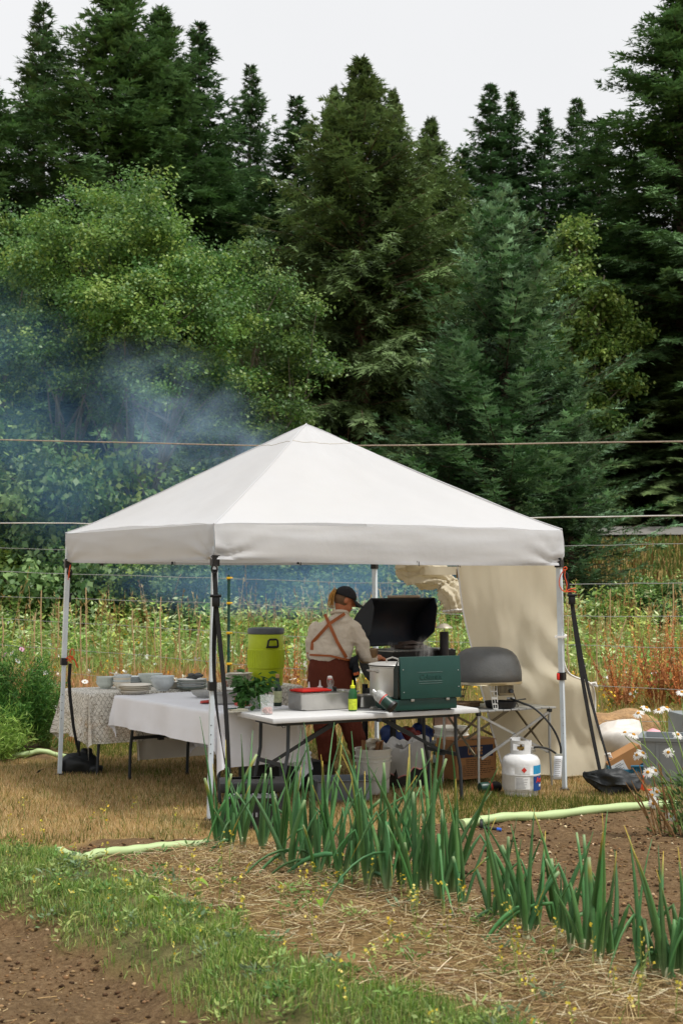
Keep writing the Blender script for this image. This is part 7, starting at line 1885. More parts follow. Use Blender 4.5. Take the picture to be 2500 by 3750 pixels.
def fuse(mb, name, m, parent, voxel, smooth_it=6, wr=None):
    """grow the overlapping shapes into one continuous skin"""
    o = mb.build('tmp_' + name, m, None, smooth=False)
    md = o.modifiers.new('r', 'REMESH'); md.mode = 'VOXEL'; md.voxel_size = voxel
    sm_ = o.modifiers.new('s', 'SMOOTH'); sm_.factor = 0.5; sm_.iterations = smooth_it
    dg = bpy.context.evaluated_depsgraph_get()
    me = bpy.data.meshes.new_from_object(o.evaluated_get(dg)); bpy.data.objects.remove(o)
    me.name = name
    if wr is not None:
        N_ = len(me.vertices); co = np.empty(N_ * 3, np.float32); me.vertices.foreach_get('co', co); co = co.reshape(-1, 3)
        no = np.empty(N_ * 3, np.float32); me.vertices.foreach_get('normal', no); no = no.reshape(-1, 3)
        co = co + no * wr(co)[:, None].astype(np.float32); me.vertices.foreach_set('co', co.ravel()); me.update()
    me.polygons.foreach_set('use_smooth', np.ones(len(me.polygons), dtype=bool))
    me.materials.clear(); me.materials.append(m)
    return pin(link(name, me, None, parent))
base_p = K(1245, 2830); base_p.z = 0
PER = thing('person', 'person in beige shirt, rust trousers and black cap cooking at the smoker', 'person', (base_p.x, PDp, 0))
M_SKIN = mat('skin', '#b5714f', 0.5, var=0.08, scale=14, transl=0.05)
M_SHIRT = mat('beige_linen', '#d0c5b5', 0.9, var=0.06, scale=9, bump=0.35, bscale=120, spec=0.15)
M_TROU = mat('rust_canvas', '#5e3024', 0.9, var=0.10, scale=7, bump=0.35, bscale=110, spec=0.12)
# --- the body: one continuous skin
fd = Vector((0.90, 0.28, -0.33)).normalized()          # where the face looks
hd_c = K(1262, 2198, 0.0)
side = fd.cross(Vector((0, 0, 1))).normalized(); upf = side.cross(fd).normalized()
HM = Matrix((( side.x, fd.x, upf.x), (side.y, fd.y, upf.y), (side.z, fd.z, upf.z)))
def hd(x, y, z): return hd_c + HM @ Vector((x, y, z))   # x to the face's right, y forward, z up
mb = MB()
ball(mb, hd(0, -0.012, 0.022), (0.074, 0.092, 0.094), 18, HM); ball(mb, hd(0, 0.028, -0.042), (0.055, 0.058, 0.066), 16, HM)
ball(mb, hd(0, 0.066, -0.082), (0.020, 0.018, 0.016), 10, HM)                 # chin
capsule(mb, [hd(0, 0.088, 0.012), hd(0, 0.104, -0.022)], [0.008, 0.013])       # nose
ball(mb, hd(0, 0.082, -0.052), (0.022, 0.012, 0.010), 10, HM)                  # mouth
for s_ in (-1, 1):
    ball(mb, hd(0.030 * s_, 0.074, 0.010), (0.014, 0.010, 0.010), 10, HM)      # brow and eye
    ball(mb, hd(0.077 * s_, -0.006, -0.004), (0.010, 0.020, 0.032), 12, HM)    # ear
capsule(mb, [K(1244, 2266, 0.0), K(1250, 2240, 0.0), hd(0, -0.028, -0.05)], [0.058, 0.052, 0.052])
loft(mb, [(K(1212, 2420), .13, .08), (K(1220, 2350), .15, .085), (K(1230, 2290), .16, .075), (K(1242, 2262), .09, .06)])
loft(mb, [(K(1208, 2560), .14, .09), (K(1208, 2480), .16, .10), (K(1212, 2410), .13, .08)])
capsule(mb, [K(1182, 2560), K(1190, 2680), K(1200, 2800)], [.075, .055, .042]); capsule(mb, [K(1244, 2560), K(1290, 2680), K(1316, 2800)], [.075, .055, .042])
capsule(mb, [K(1302, 2300), K(1338, 2402, 0.03)], [.045, .040]); capsule(mb, [K(1338, 2404, 0.03), K(1364, 2412, 0.08), K(1388, 2408, 0.16)], [.040, .038, .029])
capsule(mb, [K(1152, 2300), K(1137, 2392, 0.03)], [.045, .040]); capsule(mb, [K(1137, 2392, 0.03), K(1143, 2412, 0.14), K(1165, 2408, 0.26)], [.038, .034, .027])
def hand(mb, wrist, fwd, pal_n, mirror=1, curl=0.9):
    f = fwd.normalized(); n_ = (pal_n - f * pal_n.dot(f)).normalized(); s = f.cross(n_).normalized() * mirror
    pc = wrist + f * 0.045
    Mh = Matrix(((s.x, f.x, n_.x), (s.y, f.y, n_.y), (s.z, f.z, n_.z)))
    ball(mb, pc, (0.040, 0.048, 0.017), 12, Mh)
    for k, (o_, L_) in enumerate(((-0.030, 0.068), (-0.010, 0.078), (0.010, 0.074), (0.029, 0.058))):
        b_ = pc + s * o_ + f * 0.040
        d = f; pts = [b_ - f * 0.015, b_]; a_ = 0
        for j in range(3):
            a_ += curl * (0.45, 0.75, 0.55)[j]; d = f * math.cos(a_) + n_ * math.sin(a_); b_ = b_ + d * (L_ * (0.45, 0.32, 0.23)[j]); pts.append(b_)
        capsule(mb, pts, [0.0095, 0.0095, 0.009, 0.0082, 0.0075], 8)
    b_ = wrist + f * 0.022 - s * 0.030
    capsule(mb, [b_, b_ - s * 0.028 + f * 0.018 + n_ * 0.008, b_ - s * 0.026 + f * 0.046 + n_ * 0.026, b_ - s * 0.010 + f * 0.062 + n_ * 0.036], [0.014, 0.012, 0.010, 0.0085], 8)
    return pc + n_ * 0.02
rw, lw = K(1388, 2408, 0.16), K(1165, 2408, 0.26)
rgrip = hand(mb, rw, Vector((0.45, 0.85, -0.15)), Vector((-0.2, 0.1, -1)), 1)
hand(mb, lw, Vector((0.7, 0.7, -0.1)), Vector((0, 0.1, -1)), -1)
fuse(mb, 'body', M_SKIN, PER, 0.0075, 3)
# --- clothes
def wr_shirt(c): return ((fbm(c[:, 0] * 9 + c[:, 2] * 4, c[:, 2] * 13, 3) - 0.5) * 0.036 + (fbm(c[:, 0] * 24, c[:, 2] * 15 + c[:, 1] * 8, 5) - 0.5) * 0.020)
mb = MB()
loft(mb, [(K(1211, 2424), .168, .105), (K(1211, 2412), .190, .118), (K(1213, 2392), .196, .124), (K(1217, 2350), .186, .118), (K(1223, 2315), .186, .108), (K(1230, 2290), .178, .095), (K(1237, 2268), .135, .080), (K(1243, 2252), .080, .068), (K(1247, 2240), .064, .062)], 28, pw=2.3)
capsule(mb, [K(1297, 2300), K(1318, 2345, 0.0), K(1340, 2402, 0.03)], [.068, .066, .062]); capsule(mb, [K(1340, 2402, 0.03), K(1362, 2414, 0.075)], [.060, .052])
capsule(mb, [K(1156, 2300), K(1143, 2345, 0.0), K(1138, 2390, 0.04)], [.062, .058, .052]); capsule(mb, [K(1138, 2390, 0.04), K(1141, 2404, 0.12)], [.052, .046])
fuse(mb, 'shirt', M_SHIRT, PER, 0.009, 4, wr_shirt)
mb = MB(); cf = K(1363, 2414, 0.078); mb.tube([cf - Vector((0.012, -0.03, 0)) * 0.5, cf + Vector((0.03, 0.028, 0.002))], [0.056, 0.050], 18, cap=False); pin(mb.build('rolled_cuff', M_SHIRT, PER, solid=0.006))
mb = MB(); mb.tube([K(1243, 2250) + Vector((math.cos(a) * 0.072, math.sin(a) * 0.064, 0.012 - 0.02 * math.sin(a))) for a in np.linspace(0, 6.283, 24)], 0.016, 8); pin(mb.build('collar', M_SHIRT, PER))
def wr_tr(c): return (fbm(c[:, 0] * 8, c[:, 2] * 7, 13) - 0.5) * 0.030 + (fbm(c[:, 0] * 5 + 3, c[:, 2] * 22, 15) - 0.5) * 0.016 * np.clip((0.75 - c[:, 2]) / 0.4, 0, 1)
mb = MB()
loft(mb, [(K(1208, 2590), .192, .135), (K(1207, 2540), .204, .148), (K(1207, 2490), .206, .150), (K(1208, 2445), .196, .136), (K(1210, 2410), .178, .115), (K(1211, 2396), .172, .108)], 28, pw=2.2)
capsule(mb, [K(1176, 2570), K(1186, 2640), K(1194, 2700), K(1199, 2765)], [.112, .106, .100, .088]); loft(mb, [(K(1199, 2786), .080, .082), (K(1198, 2740), .092, .095), (K(1194, 2690), .098, .1)])
capsule(mb, [K(1248, 2570), K(1280, 2640), K(1300, 2700), K(1313, 2758)], [.112, .106, .098, .082]); loft(mb, [(K(1317, 2782), .074, .078), (K(1310, 2735), .086, .09), (K(1300, 2690), .096, .1)])
fuse(mb, 'trousers', M_TROU, PER, 0.010, 4, wr_tr)
M_BOOT = mat('brown_boot', '#3a2519', 0.6, var=0.2, scale=12, bump=0.2, bscale=60)
for px, dx in ((1204, 0.02), (1320, 0.05)):
    a = K(px, 2830); a.z = 0.0
    mb = MB(); loft(mb, [(a + Vector((0, 0, 0.02)), .046, .060), (a + Vector((0, 0, 0.09)), .045, .055), (a + Vector((0, 0, 0.17)), .048, .052)]); capsule(mb, [a + Vector((0, -0.03, 0.045)), a + Vector((dx * .5, 0.08, 0.045)), a + Vector((dx, 0.15, 0.038))], [.044, .042, .036])
    bt = fuse(mb, 'boot', M_BOOT, PER, 0.008, 4)
    mb = MB(); mb.tube([a + Vector((0, -0.07, 0.010)), a + Vector((0, 0.0, 0.010)), a + Vector((dx, 0.17, 0.010))], [0.040, 0.046, 0.042], 12, squash=(1, 0.25)); pin(mb.build('sole', mat('boot_sole', '#1c1917', 0.8), bt))
# --- hair and cap
M_HAIR = mat('blond_hair', '#b98a45', 0.5, var=0.3, scale=30, bump=0.5, bscale=120); M_HAIRD = mat('shaved_nape', '#6b5038', 0.7, var=0.2, scale=60)
mb = MB(); ball(mb, hd(0, -0.022, 0.012), (0.0775, 0.090, 0.085), 18, HM); hb = fuse(mb, 'nape_hair', M_HAIRD, PER, 0.008, 3)
M_CAP = mat('black_cap', '#15151a', 0.8, var=0.1, scale=10, bump=0.15, bscale=150)
mb = MB(); rows = []
for j in range(11):
    ph = R(4 + 84 * j / 10)
    rows.append([hd(0.088 * math.sin(ph) * math.cos(a), -0.006 + 0.106 * math.sin(ph) * math.sin(a), 0.022 + 0.105 * math.cos(ph)) for a in np.linspace(0, 6.2832, 37)])
mb.grid(rows); cap_ = pin(mb.build('cap', M_CAP, PER, solid=0.004, angle=80))
mb = MB(); rows = []
for j in range(8):
    t_ = j / 7
    rows.append([hd(0.085 * math.sin(a) * (1 - 0.08 * t_), -0.006 + 0.100 * math.cos(a) + 0.105 * t_ * math.cos(a * 0.75), 0.026 - 0.030 * t_ - 0.025 * abs(math.sin(a)) ** 2 * t_ ) for a in np.linspace(R(-62), R(62), 19)])
mb.grid(rows); pin(mb.build('brim', M_CAP, cap_, solid=0.005))
mb = MB(); lump(mb, hd(0, 0.0, 0.128), (0.014, 0.014, 0.008), 2); pin(mb.build('button', M_CAP, cap_))
rg = np.random.default_rng(77)
mb = MB()
r0_ = hd(0.0, -0.098, 0.050)
for k in range(28):
    o_ = Vector((rg.normal(0, .007), rg.normal(0, .010), rg.normal(0, .012)))
    back = Vector((-0.030 - 0.025 * rg.random(), -0.02 - 0.02 * rg.random(), 0.012 * rg.random()))
    mb.tube([r0_ + o_ * 0.4, r0_ + back * 0.6 + o_, r0_ + back + o_ + Vector((0, 0, -0.03)), r0_ + back * 1.05 + o_ * 1.6 + Vector((-0.008, 0, -0.075 - 0.05 * rg.random())), r0_ + back * 0.9 + o_ * 2.2 + Vector((-0.01, 0, -0.115 - 0.05 * rg.random()))], [0.005, 0.005, 0.0045, 0.003, 0.001], 5)
pt_ = pin(mb.build('ponytail', M_HAIR, PER)); pt_['kind'] = 'stuff'
mb = MB(); mb.tube([r0_ + Vector((0.014 * math.cos(a) - 0.012, -0.008, 0.014 * math.sin(a))) for a in np.linspace(0, 6.283, 14)], 0.005, 6); pin(mb.build('hair_tie', M_CAP, PER))
# --- apron straps across the back
M_LEA = mat('tan_leather', '#9c5528', 0.6, var=0.15, scale=14)
secs_ = [(2240, 1247, .066, .064), (2252, 1243, .082, .070), (2268, 1237, .137, .082), (2290, 1230, .180, .097), (2315, 1223, .188, .110), (2350, 1217, .188, .120), (2392, 1213, .198, .126), (2424, 1211, .178, .115)]
def back_at(px, py, o_=0.016):
    ys_ = [s[0] for s in secs_]; c = np.interp(py, ys_, [s[1] for s in secs_]); hw = np.interp(py, ys_, [s[2] for s in secs_]); hdp = np.interp(py, ys_, [s[3] for s in secs_])
    u = min(0.985, abs((px - c) / S_ / hw)); d = hdp * (1 - u ** 2.3) ** (1 / 2.3)
    return K(px, py, -d - o_)
def strap_on(pts, w_, name, m=M_LEA):
    P3 = [back_at(px, py) for px, py in pts]; rows = []
    for i, p in enumerate(P3):
        t_ = (P3[min(i + 1, len(P3) - 1)] - P3[max(0, i - 1)]).normalized(); nn = Vector((0, -1, 0)); s = t_.cross(nn).normalized() * (w_ / 2); nn = s.cross(t_).normalized()
        e = 0.0025
        rows.append([p - s - nn * e, p + s - nn * e, p + s + nn * e, p - s + nn * e, p - s - nn * e])
    mb = MB(); mb.grid(rows); return pin(mb.build(name, m, PER, angle=30))
def seg(a, b_, n_): return [(a[0] + (b_[0] - a[0]) * k / n_, a[1] + (b_[1] - a[1]) * k / n_) for k in range(n_ + 1)]
strap_on(seg((1189, 2249), (1206, 2288), 6) + seg((1208, 2291), (1232, 2345), 6) + seg((1234, 2350), (1268, 2408), 7), 0.028, 'apron_strap')
strap_on(seg((1262, 2247), (1206, 2284), 8) + seg((1203, 2287), (1146, 2350), 9) + seg((1144, 2354), (1141, 2380), 3), 0.028, 'apron_strap')
strap_on(seg((1134, 2398), (1210, 2402), 7) + seg((1214, 2403), (1288, 2420), 7), 0.018, 'waist_tie')
# apron round the front, and the black cloth tucked in at the hip
M_APR = mat('navy_apron', '#12161d', 0.85, var=0.1, scale=9, bump=0.2, bscale=120)
mb = MB(); rows = []
for j in range(14):
    t_ = j / 13; py = 2415 + 200 * t_; c = 1209
    rows.append([K(c, py) + Vector(((0.215 + 0.035 * t_) * math.sin(a), (0.165 + 0.03 * t_) * math.cos(a) + 0.01 * math.sin(a * 7 + t_ * 3), 0)) for a in np.linspace(R(-60), R(98), 26)])
mb.grid(rows); pin(mb.build('apron', M_APR, PER, solid=0.004, angle=80))
mb = MB(); a = K(1298, 2415, -0.08); lump(mb, a + Vector((0, 0, -0.03)), (0.075, 0.07, 0.12), 91, 0.2, amp=0.35, crease=0.08); lump(mb, a + Vector((0.014, 0.0, -0.10)), (0.065, 0.06, 0.11), 92, 0.4, amp=0.35, crease=0.08); pin(mb.build('tucked_cloth', M_APR, PER, angle=70))
mb = MB(); mb.box(K(1304, 2467, -0.10), (0.052, 0.03, 0.026), Euler((0, R(-16), 0)).to_matrix(), bev=0.005); pin(mb.build('leather_tab', mat('orange_leather', '#b85a28', 0.6), PER))
# tongs held in the hand and a steel bowl on the shelf in front
t = thing('kitchen_tongs', 'steel tongs held over the smoker grate', 'tongs', tuple(rgrip))
e1 = rgrip + Vector((0.08, 0.24, -0.06)); b1 = rgrip + Vector((-0.06, -0.10, 0.045))
mb = MB(); mb.bar(b1, e1, 0.012, 0.004); pin(mb.build('tong_arm', M_STEEL, t, smooth=False)); mb = MB(); mb.bar(b1, e1 + Vector((0.03, 0, 0.03)), 0.012, 0.004); pin(mb.build('tong_arm', M_STEEL, t, smooth=False))
bw = K(1335, 2478, 0.02); t = thing('mixing_bowl', 'deep brushed steel bowl standing on the smoker shelf', 'bowl', (bw.x + 0.02, 12.99, ZG - 0.238), 0)
mb = MB(); mb.lathe([(0.05, 0.15), (0.06, 0.152), (0.11, 0.21), (0.125, 0.30), (0.13, 0.302), (0.125, 0.305), (0.105, 0.21), (0.055, 0.16)], 30); bo = mb.build('bowl_body', mat('copper_steel', '#a08a74', 0.35, 0.8), t); bo.data.transform(Matrix.Translation((0, 0, -0.001)) @ Matrix.Scale(0.85, 4)); bo.location.z = 0.022
# ================================================================== ONIONS
M_ONI = mat('onion_leaf', (0.06, 0.14, 0.07), 0.5, attr=True, var=0.12, scale=9, transl=0.10, spec=0.45)
def onion_leaf_mesh(rg, L, r_, base_dir, kink=None, yellow=0.0, blunt=False):
    n_, ns_ = 6, 11 if kink else 8
    d = base_dir.copy(); p = Vector((0, 0, 0)); pts = [p.copy()]
    bend = Vector((rg.normal(0, .15), rg.normal(0, .15), 0)); bent = False
    for k in range(ns_):
        t = (k + 1) / ns_
        if kink and not bent and t >= kink[0]:
            h_ = Vector((d.x, d.y, 0)); h_ = h_.normalized() if h_.length > 0.05 else Vector((math.cos(rg.random() * 6), math.sin(rg.random() * 6), 0)).normalized()
            d = (h_ * 0.75 + Vector((0, 0, -kink[1]))).normalized(); bent = True
        elif bent: d = (d + Vector((0, 0, -0.22))).normalized()
        else: d = (d + bend * 0.22).normalized()
        p = p + d * (L / ns_); pts.append(p.copy())
    prof = []
    for k in range(ns_ + 1):
        t = k / ns_; f = (0.75 + 0.55 * min(1, t / 0.22)) * (1 - max(0, (t - 0.3) / 0.7) ** 1.4 * (0.45 if blunt else 0.94)); prof.append(max(0.0012, r_ * f))
    mb = MB(); mb.tube(pts, prof, n_, squash=(1.0, 0.62))
    V = np.array([tuple(v) for v in mb.v]); t = np.repeat(np.arange(ns_ + 1) / ns_, n_)
    g = np.array(lin('#4f7c46')) * rg.uniform(0.6, 1.25) * np.array([rg.uniform(.8, 1.15), 1, rg.uniform(.8, 1.2)]); pale = np.array(lin('#bcc79a')); ye = np.array(lin('#c2a53e')); tipc = np.array(lin('#7d9a62'))
    C = g[None] * np.ones((len(V), 1))
    wb = np.clip(1 - t / 0.14, 0, 1)[:, None]; C = C * (1 - wb) + pale * wb
    wt = np.clip((t - (1 - yellow)) / 0.12, 0, 1)[:, None] if yellow > 0 else 0; C = C * (1 - wt) + ye * wt
    if blunt: w_ = np.clip((t - 0.96) / 0.04, 0, 1)[:, None]; C = C * (1 - w_) + np.array(lin('#8aa070')) * w_
    f4 = np.array([f for f in mb.f if len(f) == 4]); fn = [np.array([f]) for f in mb.f if len(f) != 4]
    me = np_mesh('leaf', V, [f4] + fn, cols=C, smooth=True); me.materials.append(M_ONI)
    return me
rgO = np.random.default_rng(2024)
ONI = [(795, 3108, .62, 7), (845, 3120, .50, 6), (890, 3112, .55, 8), (960, 3140, .52, 8), (1030, 3180, .58, 8), (1065, 3215, .60, 9), (1120, 3195, .66, 8), (1160, 3235, .62, 9), (1205, 3215, .66, 8), (1250, 3250, .64, 9), (1300, 3235, .62, 8), (1345, 3275, .66, 9), (1385, 3255, .60, 8), (1420, 3300, .66, 9), (1470, 3280, .68, 9), (1520, 3320, .62, 8), (1560, 3290, .72, 9), (1605, 3330, .66, 9), (1650, 3310, .62, 8), (1690, 3345, .46, 6),
       (1800, 3385, .52, 8), (1850, 3410, .58, 8), (1895, 3390, .70, 8), (1925, 3450, .60, 8), (1960, 3420, .50, 6), (2050, 3440, .62, 8), (2090, 3480, .58, 8), (2140, 3500, .62, 8), (2190, 3530, .60, 9), (2235, 3510, .48, 7), (2350, 3590, .64, 7), (2400, 3570, .50, 7), (2440, 3610, .62, 8), (2490, 3590, .66, 8), (2545, 3630, .60, 8), (2030, 3400, .42, 6)]
for i, (px, py, h, nl) in enumerate(ONI):
    b_ = P(px, py, 0.03)
    t = thing('onion_plant', 'onion plant in the tall dense clump between straw and canopy leg' if px < 1750 else 'shorter onion plant in the sparser clump beside the bare soil', 'onion', (b_.x, b_.y, gzs(b_.x, b_.y) - 0.005), 0, 'onions of the tall dense clump' if px < 1750 else 'onions of the sparser clump')
    if px > 1750: nl -= 2
    for k in range(nl):
        a = 2 * math.pi * k / nl + rgO.normal(0, .3); sp_ = abs(rgO.normal(0.10, 0.10)) + 0.02
        d = Vector((math.cos(a) * sp_, math.sin(a) * sp_, 1)).normalized()
        rr = rgO.random(); kink = None; blunt = False
        if rr < 0.20: kink = (rgO.uniform(0.45, 0.8), rgO.uniform(0.3, 1.4))
        elif rr < 0.30: kink = (rgO.uniform(0.15, 0.3), rgO.uniform(-0.1, 0.3))
        elif rr < 0.5: blunt = True
        if px > 1750: h_ = h * 0.86
        else: h_ = h * 1.1
        L = h_ * rgO.uniform(0.6, 1.35) * (0.8 if blunt else 1.0)
        me = onion_leaf_mesh(rgO, L, rgO.uniform(0.006, 0.0122), d, kink, 0.18 if rgO.random() < 0.2 else 0.0, blunt)
        link('leaf', me, None, t, (math.cos(a) * 0.008, math.sin(a) * 0.008, 0))
    mb = MB(); mb.lathe([(0.004, -0.01), (0.017, 0.0), (0.020, 0.015), (0.015, 0.04), (0.012, 0.075)], 8); mb.build('bulb_neck', mat('onion_neck', '#c4c8a2', 0.5, var=0.2, scale=30), t)

# broad weed leaves on the straw
M_YL = mat('weed_leaf', '#7fa02c', 0.5, var=0.15, scale=20, transl=0.3)
def broad_leaf(px, py, L, W_, label, rz):
    p = P(px, py, 0.05); t = thing('weed_seedling', label, 'weed', (p.x, p.y, gzs(p.x, p.y)), rz)
    rows = []
    for j in range(9):
        v = j / 8; w_ = W_ / 2 * math.sin(math.pi * min(1, 0.08 + v * 0.95)) ** 0.7 * (1 + 0.12 * math.sin(v * 20))
        rows.append([Vector((u * w_, -L / 2 + L * v, 0.05 + 0.03 * math.sin(v * 3) + 0.012 * abs(u))) for u in (-1, -.5, 0, .5, 1)])
    mb = MB(); mb.grid(rows); mb.build('leaf_blade', M_YL, t)
    mb = MB(); mb.tube([(0, -L / 2, 0.05), (0.01, -L / 2 - 0.03, 0.01)], 0.003, 5); mb.build('leaf_stalk', M_YL, t)
broad_leaf(728, 3275, 0.10, 0.06, 'broad yellow green weed leaf on the straw by the hose', R(80))
broad_leaf(1168, 3355, 0.06, 0.045, 'small round yellow green leaf in the straw', R(20))
broad_leaf(560, 3330, 0.07, 0.05, 'ragged yellow green leaf at the edge of the grass strip', R(120))

# ================================================================== DAISIES
M_PET = mat('daisy_petal', '#e4e4e0', 0.6, var=0.04, transl=0.3); M_EYE = mat('daisy_eye', '#c58a1e', 0.8, var=0.2, scale=60, bump=0.5, bscale=200)
M_STM = mat('daisy_stem', '#7f9a55', 0.6, var=0.15)
def daisy_head(t, c, d, r_=0.042, np_=17, droop=0.15):
    d = d.normalized(); s = d.orthogonal().normalized(); u = d.cross(s)
    mb = MB()
    for k in range(np_):
        a = 2 * math.pi * k / np_ + random.gauss(0, .06); rd = s * math.cos(a) + u * math.sin(a); tg = d.cross(rd); L = r_ * random.uniform(.85, 1.1); dr = -droop - random.random() * .35
        i0, i1 = 0.28, 1.0
        p0 = c + rd * (r_ * .25); p1 = c + rd * (L * .7) + d * (dr * L * .25); p2 = c + rd * L + d * (dr * L * .7)
        w_ = r_ * 0.13
        mb.grid([[p0 - tg * w_ * .6, p0 + d * 0.001, p0 + tg * w_ * .6], [p1 - tg * w_, p1 + d * 0.002, p1 + tg * w_], [p2 - tg * w_ * .5, p2, p2 + tg * w_ * .5]])
    fl = mb.build('flower_head', M_PET, t, fix=False)
    mb = MB(); q_ = d.to_track_quat('Z', 'Y').to_matrix()
    mb.lathe([(r_ * .30, -0.002), (r_ * .30, 0.004), (r_ * .2, 0.009), (0.001, 0.011)], 12, cap1=False); o = mb.build('yellow_eye', M_EYE, fl); M4 = q_.to_4x4(); M4.translation = c; o.data.transform(M4)
DD = 9.9
bsx = PD(2500, 2960, DD)
dt = thing('daisy_plant', 'sprawling clump of white daisies on long stems at the edge of the soil', 'daisies', (PD(2530, 3010, DD).x, DD, gzs(PD(2530, 3010, DD).x, DD)))
OR = Vector(dt.location)
HEADS = [((2335, 2612), (-.5, -.4, .9)), ((2365, 2592), (.4, -.3, .9)), ((2410, 2600), (-.3, -.3, 1)), ((2440, 2592), (.3, -.2, 1)), ((2286, 2683), (-.2, -.1, 1)), ((2318, 2690), (.3, -.3, .8)), ((2330, 2765), (-.6, -.5, .6)), ((2352, 2758), (.4, -.5, .7)), ((2370, 2828), (-.4, -.7, .5)), ((2398, 2822), (.4, -.6, .6)), ((2385, 2912), (-.1, -.8, .4)), ((2390, 2942), (.0, -1, .15)), ((2402, 2900), (.4, -.6, .5)), ((2455, 2990), (.2, -.6, .6)), ((2445, 2755), (-.3, -.6, .4)), ((2495, 2535), (.1, -.4, .9)), ((2480, 2690), (.2, -.5, .6))]
random.seed(11)
for (px, py), d in HEADS:
    c = PD(px, py, DD + random.gauss(0, .05)) - OR
    daisy_head(dt, c, Vector(d), random.uniform(0.037, 0.046))
    b_ = Vector((random.gauss(-0.02, .07), random.gauss(0, .07), 0.02)); dn = Vector(d).normalized()
    mb = MB(); pts = [b_, b_.lerp(c, .35) + Vector((0, 0, .07)), b_.lerp(c, .75) + Vector((0, 0, .05)), c - dn * 0.025, c - dn * 0.004]
    mb.tube([poly_at(pts, k / 14) for k in range(15)], [0.0042 - 0.0012 * k / 14 for k in range(15)], 5); mb.build('flower_stem', M_STM, dt)
mb = MB()
rgD = np.random.default_rng(31); M_ = 620
a = rgD.random(M_) * 6.283; rr = np.abs(rgD.normal(0, .13, M_)); z = rgD.random(M_) ** 1.3 * 0.42
base = np.stack([np.cos(a) * rr - 0.03, np.sin(a) * rr, z], -1); d = unit(np.stack([np.cos(a), np.sin(a), rgD.uniform(-.2, 1.2, M_)], -1))
V, C = leaf_quads(base, d, unit(rgD.normal(size=(M_, 3)) + np.array([0, 0, 1.0])), rgD.uniform(.03, .09, M_), rgD.uniform(.008, .018, M_), np.array([lin('#4f6b38'), lin('#64803f'), lin('#3d5a34')])[rgD.integers(0, 3, M_)] * rgD.uniform(.7, 1.3, (M_, 1)))
link('daisy_leaves', quad_mesh('daisy_leaves', V, C), M_LEAF, dt)
for k in range(16):
    mb = MB(); b_ = Vector((random.gauss(-.14, .09), random.gauss(0, .05), 0.0)); tpp = b_ + Vector((random.gauss(-.06, .07), random.gauss(0, .05), random.uniform(.28, .5)))
    mb.tube([b_, b_.lerp(tpp, .5) + Vector((0.01, 0, 0)), tpp], [0.006, 0.007, 0.003], 5); mb.build('dry_spike', mat('dry_spike', '#8a6a44', 0.9, var=0.3, scale=60), dt)

# ================================================================== FEATHERY COSMOS BY THE FLOWER BED
def feather(label, px, py_base, D, rx, hz, n_, seed, cols, name='cosmos_bush'):
    rg = np.random.default_rng(seed); X0 = (px - 1250) / FPX * D
    t = thing(name, label, 'bush', (X0, D, gzs(X0, D)))
    st = []
    mb = MB()
    for k in range(46):
        a = rg.random() * 6.283; r_ = rg.random() ** .5 * rx; tpp = Vector((math.cos(a) * r_, math.sin(a) * r_ * .8, hz * rg.uniform(.5, 1.0) * (1 - 0.45 * (r_ / rx) ** 2)))
        mb.tube([Vector((tpp.x * .25, tpp.y * .25, 0)), Vector((tpp.x * .7, tpp.y * .7, tpp.z * .5)), tpp], [0.006, 0.004, 0.002], 4, cap=False); st.append(tuple(tpp))
    mb.build('stems', M_STM, t)
    st = np.array(st); M_ = n_
    si = rg.integers(0, len(st), M_); tt = rg.uniform(.25, 1.05, M_)
    p = st[si] * np.stack([.25 + .75 * tt, .25 + .75 * tt, tt], -1) + rg.normal(0, .045, (M_, 3))
    d = unit(rg.normal(size=(M_, 3)) * .8 + np.array([0, 0, .7]) + p * np.array([1.2, 1.2, 0]))
    V, C = leaf_quads(p, d, unit(rg.normal(size=(M_, 3))), rg.uniform(.04, .11, M_), rg.uniform(.005, .011, M_), np.array([lin(c) for c in cols])[rg.integers(0, len(cols), M_)] * rg.uniform(.7, 1.3, (M_, 1)))
    link('feathery_leaves', quad_mesh('feathery_leaves', V, C), M_LEAF, t)
    return t, X0
t, X0 = feather('feathery green cosmos bush at the edge of the flower bed', 55, 2740, 14.4, 0.60, 1.12, 24000, 3, ('#41702a', '#548036', '#356226', '#6c9444'))
t2, _ = feather('low pale feathery bush beside the bigger cosmos bush', -10, 2760, 13.9, 0.34, 0.55, 6000, 4, ('#8fb04e', '#7aa045', '#a0bb62'))
t3, X3 = feather('thin airy cosmos stems between bush and canopy leg', 185, 2730, 14.7, 0.30, 0.78, 2300, 5, ('#7f9a58', '#6d8a4a', '#93a86a'))
M_PINK = mat('cosmos_pink', '#d9a0c0', 0.6, transl=0.3)
random.seed(5)
